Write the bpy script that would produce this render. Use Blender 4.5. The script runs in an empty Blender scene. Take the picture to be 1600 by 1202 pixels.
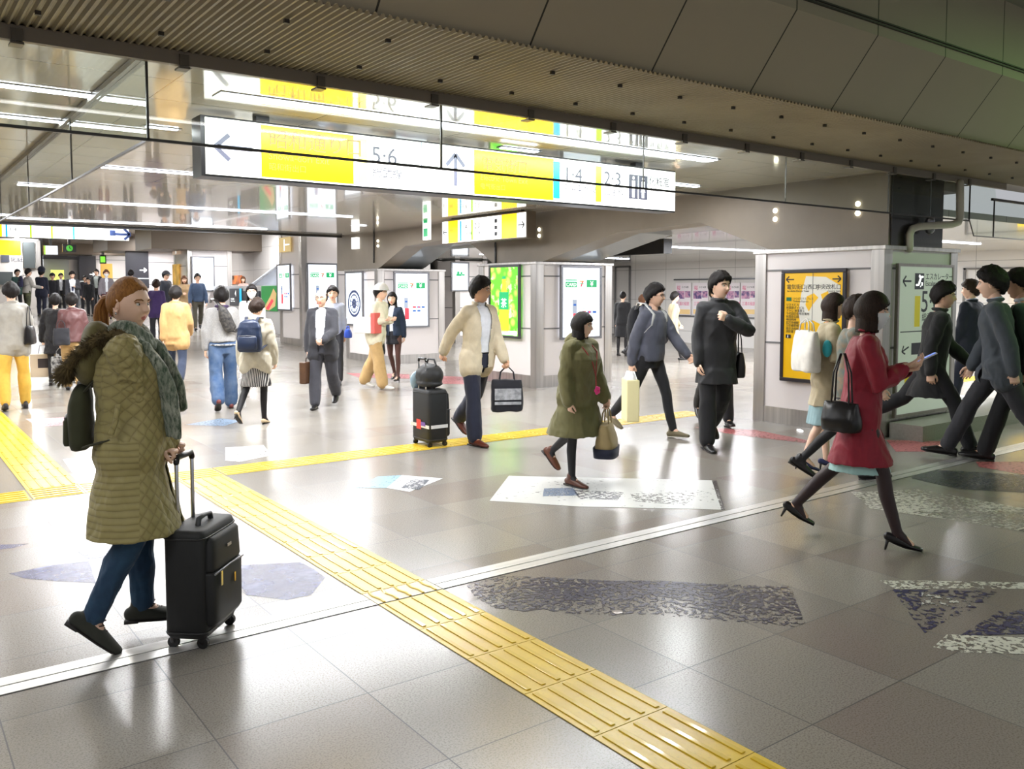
import bpy, bmesh, math, random
import numpy as np
from mathutils import Vector, Matrix, Euler
random.seed(7)
S = bpy.context.scene
COL = S.collection
R = math.radians
# ---------------------------------------------------------------- camera (world: X = far right, Y = far left, Z up)
F = 1348.; CX = 800.; H = 1.62
YAW = math.atan(1000/1350.); PIT = math.atan(.0615); CY = 455 + F*math.tan(PIT)
FW = np.array([math.sin(YAW)*math.cos(PIT), math.cos(YAW)*math.cos(PIT), -math.sin(PIT)])
RT = np.array([math.cos(YAW), -math.sin(YAW), 0.]); UP = np.cross(RT, FW)
C0 = np.array([0, 0, H])
cam = bpy.data.cameras.new('camera'); co = bpy.data.objects.new('camera', cam); COL.objects.link(co)
co.matrix_world = Matrix(((RT[0], UP[0], -FW[0], 0), (RT[1], UP[1], -FW[1], 0), (RT[2], UP[2], -FW[2], H), (0, 0, 0, 1)))
cam.sensor_width = 36; cam.lens = F/1600*36; cam.shift_y = -(601-CY)/1600; cam.clip_end = 200
S.camera = co
def ray(x, y): return FW + RT*(x-CX)/F - UP*(y-CY)/F
def atz(x, y, z=0.): d = ray(x, y); return C0 + d*((z-H)/d[2])
def atX(x, y, X): d = ray(x, y); return C0 + d*X/d[0]
def atY(x, y, Y): d = ray(x, y); return C0 + d*Y/d[1]
def floor_z(Y): return max(0., .045*(Y-17.))
def ground(x, y):                       # where a sight line meets the floor (flat, then a gentle ramp)
    z = 0.
    for k in range(60):
        p = atz(x, y, z); z = .5*z + .5*floor_z(min(p[1], 60))
    return p
def depth(p): return float((np.array(p)-C0) @ FW)
# ---------------------------------------------------------------- world and exposure
W = bpy.data.worlds.new('hall_air'); S.world = W; W.use_nodes = True
W.node_tree.nodes['Background'].inputs[0].default_value = (.93, .95, 1, 1)
W.node_tree.nodes['Background'].inputs[1].default_value = .40
S.view_settings.view_transform = 'Standard'; S.view_settings.look = 'None'
S.view_settings.exposure = 0.32; S.view_settings.gamma = 1.0
S.cycles.max_bounces = 7; S.cycles.diffuse_bounces = 3; S.cycles.glossy_bounces = 4
S.cycles.transmission_bounces = 6; S.cycles.transparent_max_bounces = 12
S.cycles.caustics_reflective = False; S.cycles.caustics_refractive = False
S.cycles.sample_clamp_indirect = 6; S.cycles.use_denoising = True
def lamp(name, loc, sx, sy, power, col=(1, 1, 1), rot=(0, 0, 0)):
    l = bpy.data.lights.new(name, 'AREA'); l.shape = 'RECTANGLE'; l.size = sx; l.size_y = sy; l.energy = power; l.color = col
    o = bpy.data.objects.new(name, l); COL.objects.link(o); o.location = loc; o.rotation_euler = rot
    return o
# ---------------------------------------------------------------- materials
MC = {}
def lin(c):
    return tuple(((v/255)/12.92 if v/255 <= .04045 else ((v/255+.055)/1.055)**2.4) for v in c)
class NT:
    def __init__(s, m): s.t = m.node_tree; s.n = s.t.nodes; s.l = s.t.links
    def new(s, t, **k):
        n = s.n.new(t)
        for a, b in k.items(): setattr(n, a, b)
        return n
    def set(s, sock, v):
        if hasattr(v, 'links'): s.l.new(v, sock)
        else: sock.default_value = v
    def math(s, op, a, b=0, c=0):
        n = s.new('ShaderNodeMath', operation=op)
        for i, v in enumerate((a, b, c)): s.set(n.inputs[i], v)
        return n.outputs[0]
    def mix(s, f, a, b):
        n = s.new('ShaderNodeMix', data_type='RGBA')
        s.set(n.inputs[0], f)
        s.set(n.inputs[6], (*a, 1) if isinstance(a, tuple) else a); s.set(n.inputs[7], (*b, 1) if isinstance(b, tuple) else b)
        return n.outputs[2]
    def noise(s, vec, scale, detail=3, rough=.5, stretch=None):
        if stretch:
            mp = s.new('ShaderNodeMapping'); s.l.new(vec, mp.inputs[0]); mp.inputs[3].default_value = stretch; vec = mp.outputs[0]
        n = s.new('ShaderNodeTexNoise'); s.l.new(vec, n.inputs['Vector']); n.inputs['Scale'].default_value = scale
        n.inputs['Detail'].default_value = detail; n.inputs['Roughness'].default_value = rough
        return n.outputs[0]
    def ramp(s, v, pts):
        n = s.new('ShaderNodeValToRGB'); s.l.new(v, n.inputs[0]); e = n.color_ramp.elements
        f = lambda c: (c, c, c, 1) if not isinstance(c, tuple) else (*c, 1)
        e[0].position = pts[0][0]; e[0].color = f(pts[0][1]); e[1].position = pts[-1][0]; e[1].color = f(pts[-1][1])
        for p, c in pts[1:-1]: k = e.new(p); k.color = f(c)
        return n.outputs[0]
def base(name):
    m = bpy.data.materials.new(name); m.use_nodes = True; nt = NT(m); b = nt.n['Principled BSDF']; return m, nt, b
def mat(name, c=(128, 128, 128), rough=.6, metal=0., emit=0., bump=None, var=None, coat=0., stretch=None, alpha=None, c2=None, sheen=0., spec=None):
    """plain procedural material; colours as sRGB bytes; var=(scale, amount) mottles towards c2"""
    if name in MC: return MC[name]
    m, nt, b = base(name); col = lin(c)
    tc = nt.new('ShaderNodeTexCoord').outputs['Object']
    if var:
        k = nt.noise(tc, var[0], 4, .6, stretch)
        k = nt.ramp(k, [(.35, 0.), (.65, 1.)])
        c_b = lin(c2) if c2 else tuple(max(0, v*(1-var[1])) for v in col)
        out = nt.mix(k, col, c_b); nt.l.new(out, b.inputs['Base Color'])
    else:
        b.inputs['Base Color'].default_value = (*col, 1); out = None
    b.inputs['Roughness'].default_value = rough; b.inputs['Metallic'].default_value = metal
    if coat: b.inputs['Coat Weight'].default_value = coat; b.inputs['Coat Roughness'].default_value = .05
    if sheen: b.inputs['Sheen Weight'].default_value = sheen
    if spec is not None: b.inputs['Specular IOR Level'].default_value = spec
    if emit:
        if out: nt.l.new(out, b.inputs['Emission Color'])
        else: b.inputs['Emission Color'].default_value = (*col, 1)
        b.inputs['Emission Strength'].default_value = emit
    if bump:
        bn = nt.new('ShaderNodeBump'); bn.inputs['Strength'].default_value = bump[1]; bn.inputs['Distance'].default_value = bump[2] if len(bump) > 2 else .01
        nt.l.new(nt.noise(tc, bump[0], 4, .6, stretch), bn.inputs['Height']); nt.l.new(bn.outputs[0], b.inputs['Normal'])
    if alpha is not None: b.inputs['Alpha'].default_value = alpha
    MC[name] = m
    return m
# ---------------------------------------------------------------- geometry
class G:
    """collects shapes and links them as ONE mesh object"""
    def __init__(s): s.v = []; s.f = []; s.m = []
    def add(s, vs, fs, mi=0, M=None):
        k = len(s.v)
        if M is not None: vs = [M @ Vector(v) for v in vs]
        s.v += [tuple(v) for v in vs]; s.f += [tuple(i+k for i in f) for f in fs]; s.m += [mi]*len(fs)
        return s
    def box(s, lo, hi, mi=0, M=None):
        (a, b, c), (d, e, f) = lo, hi
        return s.add([(a, b, c), (d, b, c), (d, e, c), (a, e, c), (a, b, f), (d, b, f), (d, e, f), (a, e, f)],
                     [(3, 2, 1, 0), (4, 5, 6, 7), (0, 1, 5, 4), (1, 2, 6, 5), (2, 3, 7, 6), (3, 0, 4, 7)], mi, M)
    def prism(s, poly, lo, hi, ax, mi=0, M=None):
        """polygon in the two axes other than ax, extruded along ax"""
        n = len(poly)
        def P(q, t):
            p = list(q); p.insert(ax, t); return tuple(p)
        vs = [P(q, lo) for q in poly] + [P(q, hi) for q in poly]
        fs = [tuple(range(n))[::-1], tuple(range(n, 2*n))] + [(i, (i+1) % n, n+(i+1) % n, n+i) for i in range(n)]
        return s.add(vs, fs, mi, M)
    def rings(s, rs, mi=0, M=None, caps=True, closed=True):
        n = len(rs[0]); vs = [p for r in rs for p in r]; fs = []
        for i in range(len(rs)-1):
            for j in range(n if closed else n-1): fs.append((i*n+j, i*n+(j+1) % n, (i+1)*n+(j+1) % n, (i+1)*n+j))
        if caps: fs += [tuple(range(n))[::-1], tuple(range((len(rs)-1)*n, len(rs)*n))]
        return s.add(vs, fs, mi, M)
    def ell(s, c, r, mi=0, M=None, n=14, rot=None):
        rs = []
        for i in range(1, n):
            t = -math.pi/2 + math.pi*i/n
            rs.append([Vector((r[0]*math.cos(t)*math.cos(a), r[1]*math.cos(t)*math.sin(a), r[2]*math.sin(t))) for a in [2*math.pi*k/(n+6) for k in range(n+6)]])
        if rot is not None: rs = [[rot @ p for p in q] for q in rs]
        c = Vector(c)
        return s.rings([[p+c for p in q] for q in rs], mi, M)
    def tube(s, pts, rad, mi=0, M=None, n=14, flat=1., ref=None, round_=True):
        """tube along pts; rad one per point (or (r1,r2)); round ends"""
        pts = [Vector(p) for p in pts]
        if not isinstance(rad, (list, tuple)): rad = [rad]*len(pts)
        rr = [(r if isinstance(r, (list, tuple)) else (r, r*flat)) for r in rad]
        if round_:
            d0 = (pts[0]-pts[1]).normalized(); d1 = (pts[-1]-pts[-2]).normalized(); a, b = rr[0], rr[-1]
            ma, mb = min(a), min(b)
            pre = [(pts[0]+d0*ma*math.sin(t), (a[0]*math.cos(t), a[1]*math.cos(t))) for t in (1.45, 1.1, .75, .4)]
            post = [(pts[-1]+d1*mb*math.sin(t), (b[0]*math.cos(t), b[1]*math.cos(t))) for t in (.4, .75, 1.1, 1.45)]
            allp = pre + list(zip(pts, rr)) + post
        else: allp = list(zip(pts, rr))
        rs = []; u = Vector(ref) if ref is not None else None
        for i, (p, r) in enumerate(allp):
            t = (allp[min(i+1, len(allp)-1)][0]-allp[max(i-1, 0)][0]).normalized()
            if u is None:
                u = Vector((1, 0, 0)) if abs(t.x) < .9 else Vector((0, 1, 0))
            uu = (u - t*u.dot(t))
            if uu.length < 1e-4: uu = Vector((0, 1, 0)) - t*t.y
            uu.normalize(); w = t.cross(uu)
            if ref is None: u = uu
            rs.append([p + uu*r[0]*math.cos(a) + w*r[1]*math.sin(a) for a in [2*math.pi*k/n for k in range(n)]])
        return s.rings(rs, mi, M)
    def loft(s, secs, mi=0, M=None, n=28, e=2.3):
        """stack of super-ellipses (z, cx, cy, rx, ry)"""
        rs = []
        for z, cx, cy, rx, ry in secs:
            q = []
            for k in range(n):
                a = 2*math.pi*k/n; c, d = math.cos(a), math.sin(a)
                q.append((cx+rx*math.copysign(abs(c)**(2/e), c), cy+ry*math.copysign(abs(d)**(2/e), d), z))
            rs.append(q)
        return s.rings(rs, mi, M)
    def mesh(s, name, mats=None, smooth=False):
        me = bpy.data.meshes.new(name); me.from_pydata(s.v, [], s.f); me.update()
        for m in (mats if isinstance(mats, (list, tuple)) else [mats]):
            if m: me.materials.append(m)
        if any(s.m): me.polygons.foreach_set('material_index', s.m)
        if smooth: me.polygons.foreach_set('use_smooth', [True]*len(me.polygons))
        return me
    def obj(s, name, mats, parent=None, smooth=False, bevel=0, **tg):
        o = bpy.data.objects.new(name, s.mesh(name, mats, smooth)); COL.objects.link(o)
        if parent: o.parent = parent
        if bevel:
            b = o.modifiers.new('bevel', 'BEVEL'); b.width = bevel; b.segments = 2; b.limit_method = 'ANGLE'
        tag(o, **tg)
        return o
def tag(o, label=None, cat=None, group=None, kind=None):
    if label: o['label'] = label
    if cat: o['category'] = cat
    if group: o['group'] = group
    if kind: o['kind'] = kind
    return o
def empty(name, loc, rz=0, label=None, cat=None, group=None):
    o = bpy.data.objects.new(name, None); COL.objects.link(o); o.location = loc; o.rotation_euler = (0, 0, rz); o.empty_display_size = .1
    return tag(o, label, cat, group)
def frame(o, u, n):
    """matrix with X=u, Z=n (outwards), Y=up, at o"""
    u = Vector(u); n = Vector(n); v = n.cross(u)
    return Matrix(((u.x, v.x, n.x, o[0]), (u.y, v.y, n.y, o[1]), (u.z, v.z, n.z, o[2]), (0, 0, 0, 1)))
def FX(x, y, z): return frame((x, y, z), (0, -1, 0), (-1, 0, 0))      # faces the camera's left (-X)
def FY(x, y, z): return frame((x, y, z), (1, 0, 0), (0, -1, 0))       # faces -Y
FONT = None
def text(body, M, x, y, size, m, parent=None, name='lettering', align='LEFT', sx=1., dz=.001, depth_=.0006, merge=None):
    cu = bpy.data.curves.new('t', 'FONT'); cu.body = body; cu.size = size; cu.align_x = align; cu.extrude = depth_; cu.resolution_u = 3
    o = bpy.data.objects.new('t', cu); COL.objects.link(o)
    bpy.context.view_layer.update()
    me = bpy.data.meshes.new_from_object(o.evaluated_get(bpy.context.evaluated_depsgraph_get()))
    bpy.data.objects.remove(o); bpy.data.curves.remove(cu)
    T = M @ Matrix.Translation((x, y, dz)) @ Matrix.Diagonal((sx, 1, 1, 1))
    me.transform(T); me.materials.clear(); me.materials.append(m); me.name = name
    if merge is not None:
        merge.add([tuple(v.co) for v in me.vertices], [tuple(p.vertices) for p in me.polygons], 0); return None
    o = bpy.data.objects.new(name, me); COL.objects.link(o)
    if parent: o.parent = parent; o.matrix_parent_inverse = parent.matrix_world.inverted() if parent.matrix_world != Matrix() else Matrix()
    return o
def arrow(g, M, x, y, s, deg, mi=0, dz=.001, w=.13):
    """line arrow of size s pointing deg (0 = right)"""
    A = M @ Matrix.Translation((x, y, dz)) @ Matrix.Rotation(R(deg), 4, 'Z'); w *= s
    g.box((-s*.5, -w/2, 0), (s*.44, w/2, .001), mi, A)
    for q in (1, -1):
        B = A @ Matrix.Translation((s*.5, 0, 0)) @ Matrix.Rotation(R(180-q*42), 4, 'Z'); g.box((0, -w/2, 0), (s*.5, w/2, .001), mi, B)
def rect(g, M, x0, y0, x1, y1, mi=0, dz=.001, t=.001): g.box((x0, y0, dz), (x1, y1, dz+t), mi, M)
# ================================================================ THE HALL
ZC = 2.92; ZH = 3.78; YG = 4.98; ZGB = 2.44; ZR = 2.86
def m_floor():
    m, nt, b = base('floor_tiles')
    geo = nt.new('ShaderNodeNewGeometry').outputs['Position']
    sp = nt.new('ShaderNodeSeparateXYZ'); nt.l.new(geo, sp.inputs[0]); T = .61
    tx = nt.math('DIVIDE', nt.math('SUBTRACT', sp.outputs[0], .94), T); ty = nt.math('DIVIDE', nt.math('SUBTRACT', sp.outputs[1], .02), T)
    ix = nt.math('FLOOR', tx); iy = nt.math('FLOOR', ty); fx = nt.math('SUBTRACT', tx, ix); fy = nt.math('SUBTRACT', ty, iy)
    def edge(f): return nt.math('MINIMUM', f, nt.math('SUBTRACT', 1., f))
    e = nt.math('MINIMUM', edge(fx), edge(fy)); line = nt.math('LESS_THAN', e, .0042)
    cb = nt.new('ShaderNodeCombineXYZ'); nt.l.new(ix, cb.inputs[0]); nt.l.new(iy, cb.inputs[1])
    wn = nt.new('ShaderNodeTexWhiteNoise', noise_dimensions='2D'); nt.l.new(cb.outputs[0], wn.inputs['Vector'])
    c = nt.mix(nt.ramp(wn.outputs['Value'], [(0., 0.), (.45, .35), (.75, .5), (1., 1.)]), lin((146, 141, 134)), lin((166, 161, 151)))
    pk = nt.ramp(wn.outputs['Value'], [(0., 0.), (.78, 0.), (.8, 1.), (.97, 1.), (.99, .3)])
    c = nt.mix(nt.math('MULTIPLY', pk, .5), c, lin((124, 110, 104)))
    spk = nt.ramp(nt.noise(geo, 130, 2, .8), [(.40, 1.), (.47, .25), (.56, 0.)])
    c = nt.mix(nt.math('MULTIPLY', spk, .55), c, lin((96, 86, 76)))
    spw = nt.ramp(nt.noise(geo, 95, 2, .7), [(.56, 0.), (.66, 1.)])
    
    dirt = nt.ramp(nt.noise(geo, .9, 4, .6), [(.35, 0.), (.7, 1.)])
    c = nt.mix(nt.math('MULTIPLY', dirt, .16), c, lin((150, 140, 124)))
    c = nt.mix(line, c, lin((70, 66, 62)))
    nt.l.new(c, b.inputs['Base Color'])
    r = nt.math('ADD', .18, nt.math('MULTIPLY', nt.noise(geo, 2.2, 4, .7), .07)); r = nt.math('ADD', r, nt.math('MULTIPLY', line, .3))
    nt.l.new(r, b.inputs['Roughness']); b.inputs['Specular IOR Level'].default_value = .55
    bn = nt.new('ShaderNodeBump'); bn.inputs['Strength'].default_value = .12; bn.inputs['Distance'].default_value = .002
    nt.l.new(nt.noise(geo, 160, 2, .6), bn.inputs['Height']); nt.l.new(bn.outputs[0], b.inputs['Normal'])
    return m
FLOOR = m_floor()
g = G(); xs = [-12, 60]; ys = [-6, 17, 62]
g.add([(-14, -8, 0), (40, -8, 0), (40, 17, 0), (-14, 17, 0)], [(0, 1, 2, 3)])
g.add([(-14, 17, 0), (40, 17, 0), (40, 62, floor_z(62)), (-14, 62, floor_z(62))], [(0, 1, 2, 3)])
g.obj('floor', FLOOR, kind='structure')
def panel_mat(name, c, rough, sx, sy, lw=.006, axes='XY', linec=(90, 88, 84), ox=0., oy=0., coat=0., spec=.5, metal=0., var=0.):
    m, nt, b = base(name)
    geo = nt.new('ShaderNodeNewGeometry').outputs['Position']; sp = nt.new('ShaderNodeSeparateXYZ'); nt.l.new(geo, sp.inputs[0])
    ln = None
    for a, s_, o in ((axes[0], sx, ox), (axes[1], sy, oy)):
        if not s_: continue
        t = nt.math('DIVIDE', nt.math('SUBTRACT', sp.outputs['XYZ'.index(a)], o), s_); f = nt.math('FRACT', t)
        e = nt.math('MULTIPLY', nt.math('MINIMUM', f, nt.math('SUBTRACT', 1., f)), s_)
        l_ = nt.math('LESS_THAN', e, lw); ln = l_ if ln is None else nt.math('MAXIMUM', ln, l_)
    cc = lin(c)
    if var: cc = nt.mix(nt.math('MULTIPLY', nt.noise(geo, 1.3, 4, .6), var), lin(c), lin(tuple(v*.8 for v in c)))
    nt.l.new(nt.mix(ln, cc, lin(linec)), b.inputs['Base Color'])
    b.inputs['Roughness'].default_value = rough; b.inputs['Specular IOR Level'].default_value = spec; b.inputs['Metallic'].default_value = metal
    if coat: b.inputs['Coat Weight'].default_value = coat; b.inputs['Coat Roughness'].default_value = .03
    return m
M_ceil = panel_mat('glossy_ceiling_panels', (226, 220, 210), .12, 1.2, .6, .004, 'XY', (120, 116, 110), ox=.35, oy=.2, coat=.6, spec=.8)
M_steel = mat('brushed_steel', (205, 200, 196), .3, .8, var=(3, .25), stretch=(6, 6, .15), bump=(60, .05, .002))
M_steel_d = mat('dark_brushed_steel', (160, 152, 146), .3, .75, var=(3, .2), stretch=(6, 6, .15))
M_wpan = mat('pale_pillar_panel', (236, 229, 227), .22, coat=.3)
M_seam = mat('panel_seam', (120, 118, 118), .5)
M_conc = mat('brown_beam_cladding', (140, 130, 117), .55, var=(2.2, .10), bump=(30, .05))
M_dark = mat('near_black_cladding', (44, 40, 37), .25)
M_blk = mat('black_frame', (26, 26, 28), .35)
M_grey = mat('grey_frame', (130, 130, 134), .3, .6)
# ceiling
g = G(); g.box((-14, YG+.02, ZC), (8.9, 18.8, ZC+.1))
g.obj('ceiling', M_ceil, kind='structure')
g = G(); g.box((-14, 18.8, ZC), (11.6, 19.0, ZH+.1)); g.obj('wall_ceiling_step', M_ceil, kind='structure')
g = G(); g.box((-14, 19.0, ZH), (11.6, 62, ZH+.1)); g.obj('ceiling_gates', M_ceil, kind='structure')
# ceiling strip of the far hall behind the arches
M_ceil2 = panel_mat('glossy_far_ceiling', (204, 206, 200), .10, 1.5, 1.5, .006, 'XY', (130, 128, 124), coat=.5, spec=.8)
g = G(); g.box((10.13, 5.3, 2.52), (20.2, 19.2, 2.6)); g.box((11.6, 19.2, 2.52), (20.2, 62, 2.6)); g.obj('ceiling_passage', M_ceil2, kind='structure')
# dark trims on ceiling along dir B
g = G(); g.box((-14, 18.7, ZC-.05), (8.9, 18.82, ZC)); g.obj('trim_1', M_dark, kind='structure')
# wall behind arches (posters)
M_wall = panel_mat('white_wall_panels', (226, 222, 219), .3, 1.35, .95, .007, 'YZ', (168, 164, 160), oy=.4)
g = G(); g.box((20, 3.0, 0), (20.2, 62, 2.6)); g.obj('wall_right', M_wall, kind='structure')
# wall of far left back
M_wallb = mat('grey_back_wall', (150, 148, 148), .4, var=(1, .1))
g = G(); g.box((-14, 56, 1.2), (20, 56.2, 4.0)); g.obj('wall_back', M_wallb, kind='structure')
g = G(); g.box((-14.2, -8, 0), (-14, 62, 4)); g.obj('wall_left', mat('pale_side_wall', (176, 174, 170), .6), kind='structure')
g = G(); g.box((11.4, 19.2, 0), (11.6, 56, ZH)); g.obj('wall_stairwell', panel_mat('stair_wall_panels', (218, 213, 208), .35, 1.5, .8, .008, 'YZ', (170, 166, 160)), kind='structure')
# ---- near beam: corrugated soffit, sloping fascia, upright fascia, near ceiling
M_corr = mat('corrugated_metal', (158, 147, 124), .5, .2, var=(1.2, .2))
X0, X1 = -2.5, 16.
g = G(); n = int((X1-X0)/.010); top = []; p = []
for i in range(n):
    x = X0+i*.010; z = 2.925 + (.017 if (i//2) % 2 else 0.); p.append((x, z))
rsA = [(x, 3.74, z) for x, z in p]; rsB = [(x, YG-.02, z) for x, z in p]
g.rings([rsA, rsB], caps=False, closed=False)
g.obj('ceiling_corrugated_soffit', M_corr, kind='structure')
M_fasc = panel_mat('taupe_fascia_panels', (172, 160, 139), .5, .93, 0, .006, 'XY', (46, 42, 36), ox=.12, var=.25)
g = G(); g.prism([(3.77, 2.94), (3.41, 3.40), (3.41, 3.48), (3.41, 4.02), (3.65, 4.02), (3.9, 3.0)], X0, X1, 0)
g.obj('wall_beam_fascia', M_fasc, kind='structure')
g = G(); g.box((X0, 3.395, 3.47), (X1, 3.415, 3.482)); g.box((X0, 3.395, 3.492), (X1, 3.415, 3.502)); g.obj('trim_2', mat('fascia_groove', (50, 46, 40), .5), kind='structure')
M_nc = mat('near_ceiling_paint', (150, 150, 140), .6)
g = G(); g.box((-14, -8, 4.0), (40, 3.5, 4.1)); g.obj('ceiling_near', M_nc, kind='structure')
g = G(); g.box((X0, 3.8, 3.0), (X1, YG+.3, 3.1)); g.obj('ceiling_beam_top', M_dark, kind='structure')
# screws on soffit
M_scr = mat('dark_screw', (50, 44, 38), .5)
for j, yy in enumerate((4.05, 4.62)):
    g = G()
    for i in range(26): x = X0 + .3 + i*.55 + j*.12; g.box((x-.013, yy-.009, 2.906), (x+.013, yy+.009, 2.925))
    g.obj('trim_%d' % (3+j), M_scr, kind='structure')
# ---- smoke barrier: rail + brackets + glass
def m_glass():
    m, nt, b = base('clear_glass')
    b.inputs['Base Color'].default_value = (.93, .97, .94, 1); b.inputs['Roughness'].default_value = .0
    out = nt.n['Material Output']; tr = nt.new('ShaderNodeBsdfTransparent'); tr.inputs[0].default_value = (.95, .98, .96, 1)
    gl = nt.new('ShaderNodeBsdfGlossy'); gl.inputs['Roughness'].default_value = .01; fr = nt.new('ShaderNodeFresnel'); fr.inputs[0].default_value = 1.5
    ms = nt.new('ShaderNodeMixShader'); gb = nt.new('ShaderNodeNewGeometry').outputs['Backfacing']; nt.l.new(nt.math('MULTIPLY', nt.math('MINIMUM', fr.outputs[0], .6), nt.math('SUBTRACT', 1., gb)), ms.inputs[0]); nt.l.new(tr.outputs[0], ms.inputs[1]); nt.l.new(gl.outputs[0], ms.inputs[2])
    nt.l.new(ms.outputs[0], out.inputs[0]); nt.n.remove(b); return m
GLASS = m_glass()
M_rail = mat('painted_rail', (134, 124, 112), .45)
sb = empty('smoke_barrier', (0, YG, 0), label='long clear glass smoke barrier hanging from a taupe rail beside the corrugated soffit', cat='glass barrier')
XA = 1.235
def ch(o, par): o.parent = par; o.matrix_parent_inverse = Matrix.Translation(-Vector(par.location)) if par.rotation_euler.z == 0 else (Matrix.Translation(par.location) @ Matrix.Rotation(par.rotation_euler.z, 4, 'Z')).inverted(); return o
SPLIT = {'yellow_panel', 'green_print', 'logo_print', 'label_print', 'map_block', 'photo_print'}
def part(g_, name, m, par, **k):
    if name in SPLIT and len(g_.f) > 6:                 # separate boxes become parts of their own
        for i in range(0, len(g_.f), 6):
            q = G()
            if len(g_.f) % 6 or len(g_.v) % 8: break
            j = i//6*8; q.add(g_.v[j:j+8], [tuple(x-j for x in f) for f in g_.f[i:i+6]]); o_ = ch(q.obj(name, m, **k), par)
        else: return o_
    return ch(g_.obj(name, m, **k), par)
g = G(); g.box((-2.5, YG-.045, 2.855), (11.15, YG-.005, 2.93)); g.box((-2.5, YG-.005, 2.89), (11.15, YG+.03, 2.93)); part(g, 'rail', M_rail, sb)
M_brk = mat('bracket_metal', (104, 98, 90), .4, .6)
for i in range(14):
    x = .62 + i*.80
    if x > 11: break
    g = G(); g.box((x-.025, YG-.058, 2.85), (x+.025, YG-.044, 2.91)); g.box((x-.03, YG-.058, 2.835), (x+.03, YG+.03, 2.846)); part(g, 'bracket', M_brk, sb)
edges = [-2.5, XA, 3.1, 5.0, 6.85, 8.6, 10.16]
for i in range(len(edges)-1):
    g = G(); g.box((edges[i]+.006, YG, ZGB), (edges[i+1]-.006, YG+.006, 2.9)); part(g, 'glass_pane', GLASS, sb)
g = G(); g.prism([(10.17, 2.9), (10.17, ZGB), (10.35, ZGB), (10.46, 2.27), (13.5, 2.27), (13.5, 2.72), (11.0, 2.72), (10.95, 2.9)], YG, YG+.006, 1); part(g, 'glass_pane', GLASS, sb)
M_edge = mat('dark_glass_edge', (52, 50, 44), .35)
g = G(); g.box((-2.5, YG-.004, ZGB-.008), (10.35, YG+.01, ZGB+.008)); part(g, 'edge_trim', M_edge, sb)
g = G(); g.tube([(10.35, YG, ZGB), (10.46, YG, 2.27), (13.5, YG, 2.27)], .007, n=6); g.box((10.9, YG-.01, 2.71), (13.5, YG+.02, 2.74)); part(g, 'edge_trim', M_edge, sb)
for x in edges[1:]:
    g = G(); w = .012 if x in (XA, 3.1) else .004; g.box((x-w/2, YG-.004, ZGB), (x+w/2, YG+.01, 2.88)); part(g, 'joint', M_edge, sb)
g = G(); g.box((10.34, YG-.004, ZGB), (10.35, YG+.01, 2.88)); g.box((10.95, YG-.004, 2.27), (10.96, YG+.01, 2.74)); part(g, 'joint', M_edge, sb)
# the branch running away from the corner
sb2 = empty('smoke_barrier', (XA, YG+.1, 0), label='green tinted glass smoke barrier running away under the ceiling from the corner joint', cat='glass barrier')
M_track = mat('ceiling_track', (150, 146, 140), .25, .8)
g = G(); g.box((XA-.03, YG+.03, 2.88), (XA+.03, 18.65, 2.915)); part(g, 'rail', M_track, sb2)
for i in range(6):
    y0 = YG+.02+i*2.2; g = G(); g.box((XA-.003, y0+.006, ZGB), (XA+.003, y0+2.19, 2.88)); part(g, 'glass_pane', GLASS, sb2)
    g = G(); g.box((XA-.006, y0+2.19, ZGB), (XA+.006, y0+2.2, 2.88)); part(g, 'joint', M_edge, sb2)
g = G(); g.box((XA-.008, YG+.02, ZGB-.008), (XA+.008, YG+13.2, ZGB+.006)); part(g, 'edge_trim', M_edge, sb2)
# ---- ceiling lights
M_tube = mat('lit_diffuser', (238, 242, 255), .4, emit=9.)
M_tube2 = mat('lit_diffuser_far', (235, 240, 255), .4, emit=6.)
M_fix = mat('fixture_body', (190, 192, 200), .3, .4)
def fixture(x0, x1, y, z, w=.09, label='', pw=None, m=None, ax='X', group=None, drop=.0, lampit=True):
    cx = (x0+x1)/2
    o = empty('ceiling_light', (cx, y, z) if ax == 'X' else (y, cx, z), label=label, cat='ceiling light', group=group)
    L = (x1-x0)/2
    def B(a, b): return (a, b) if ax == 'X' else ((-b[1], a[0], a[2]), (-a[1], b[0], b[2]))
    g = G(); g.box(*B((-L-.03, -w*.6, -.006), (L+.03, w*.6, 0))); a = g.obj('housing', M_fix, o)
    g = G(); g.box(*B((-L, -w/2, -.012), (L, w/2, -.005))); a = g.obj('diffuser', m or M_tube, o)
    if lampit:
        l = lamp('tube_glow', (0, 0, -.02), 2*L if ax == 'X' else w, w if ax == 'X' else 2*L, pw or 50, (.95, .97, 1)); l.parent = o
    return o
fixture(1.9, 6.76, 5.79, ZC, .15, 'nearest and brightest long ceiling light, above the big hanging direction sign', 90)
fixture(1.98, 6.76, 9.87, ZC, .10, 'long ceiling light just behind the big hanging sign, first of the far rows', 250)
fixture(1.96, 6.8, 13.9, ZC, .10, 'long ceiling light in the middle of the three rows seen below the big sign', 250)
fixture(1.96, 6.7, 17.7, ZC, .10, 'long ceiling light in the farthest row before the dark ceiling trim', 250)
fixture(-3.8, 1.3, 6.35, ZC, .09, 'thin glowing strip standing in for a glass reflection at the left edge, upper of the pair left of the glass corner', 45)  # reflection in the front glass, built as an added lit strip on the ceiling
fixture(-3.8, 1.27, 7.45, ZC, .07, 'thin glowing strip standing in for a glass reflection at the left edge, lower of the pair left of the glass corner', 35)  # second glass reflection, likewise added as a glowing strip with a lamp
fixture(-3.8, 1.0, 12, ZC, .08, 'ceiling light on the far left beyond the glass barrier', 170)
fixture(-3.8, 1.0, 17, ZC, .08, 'ceiling light on the far left behind another one', 170)
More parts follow.
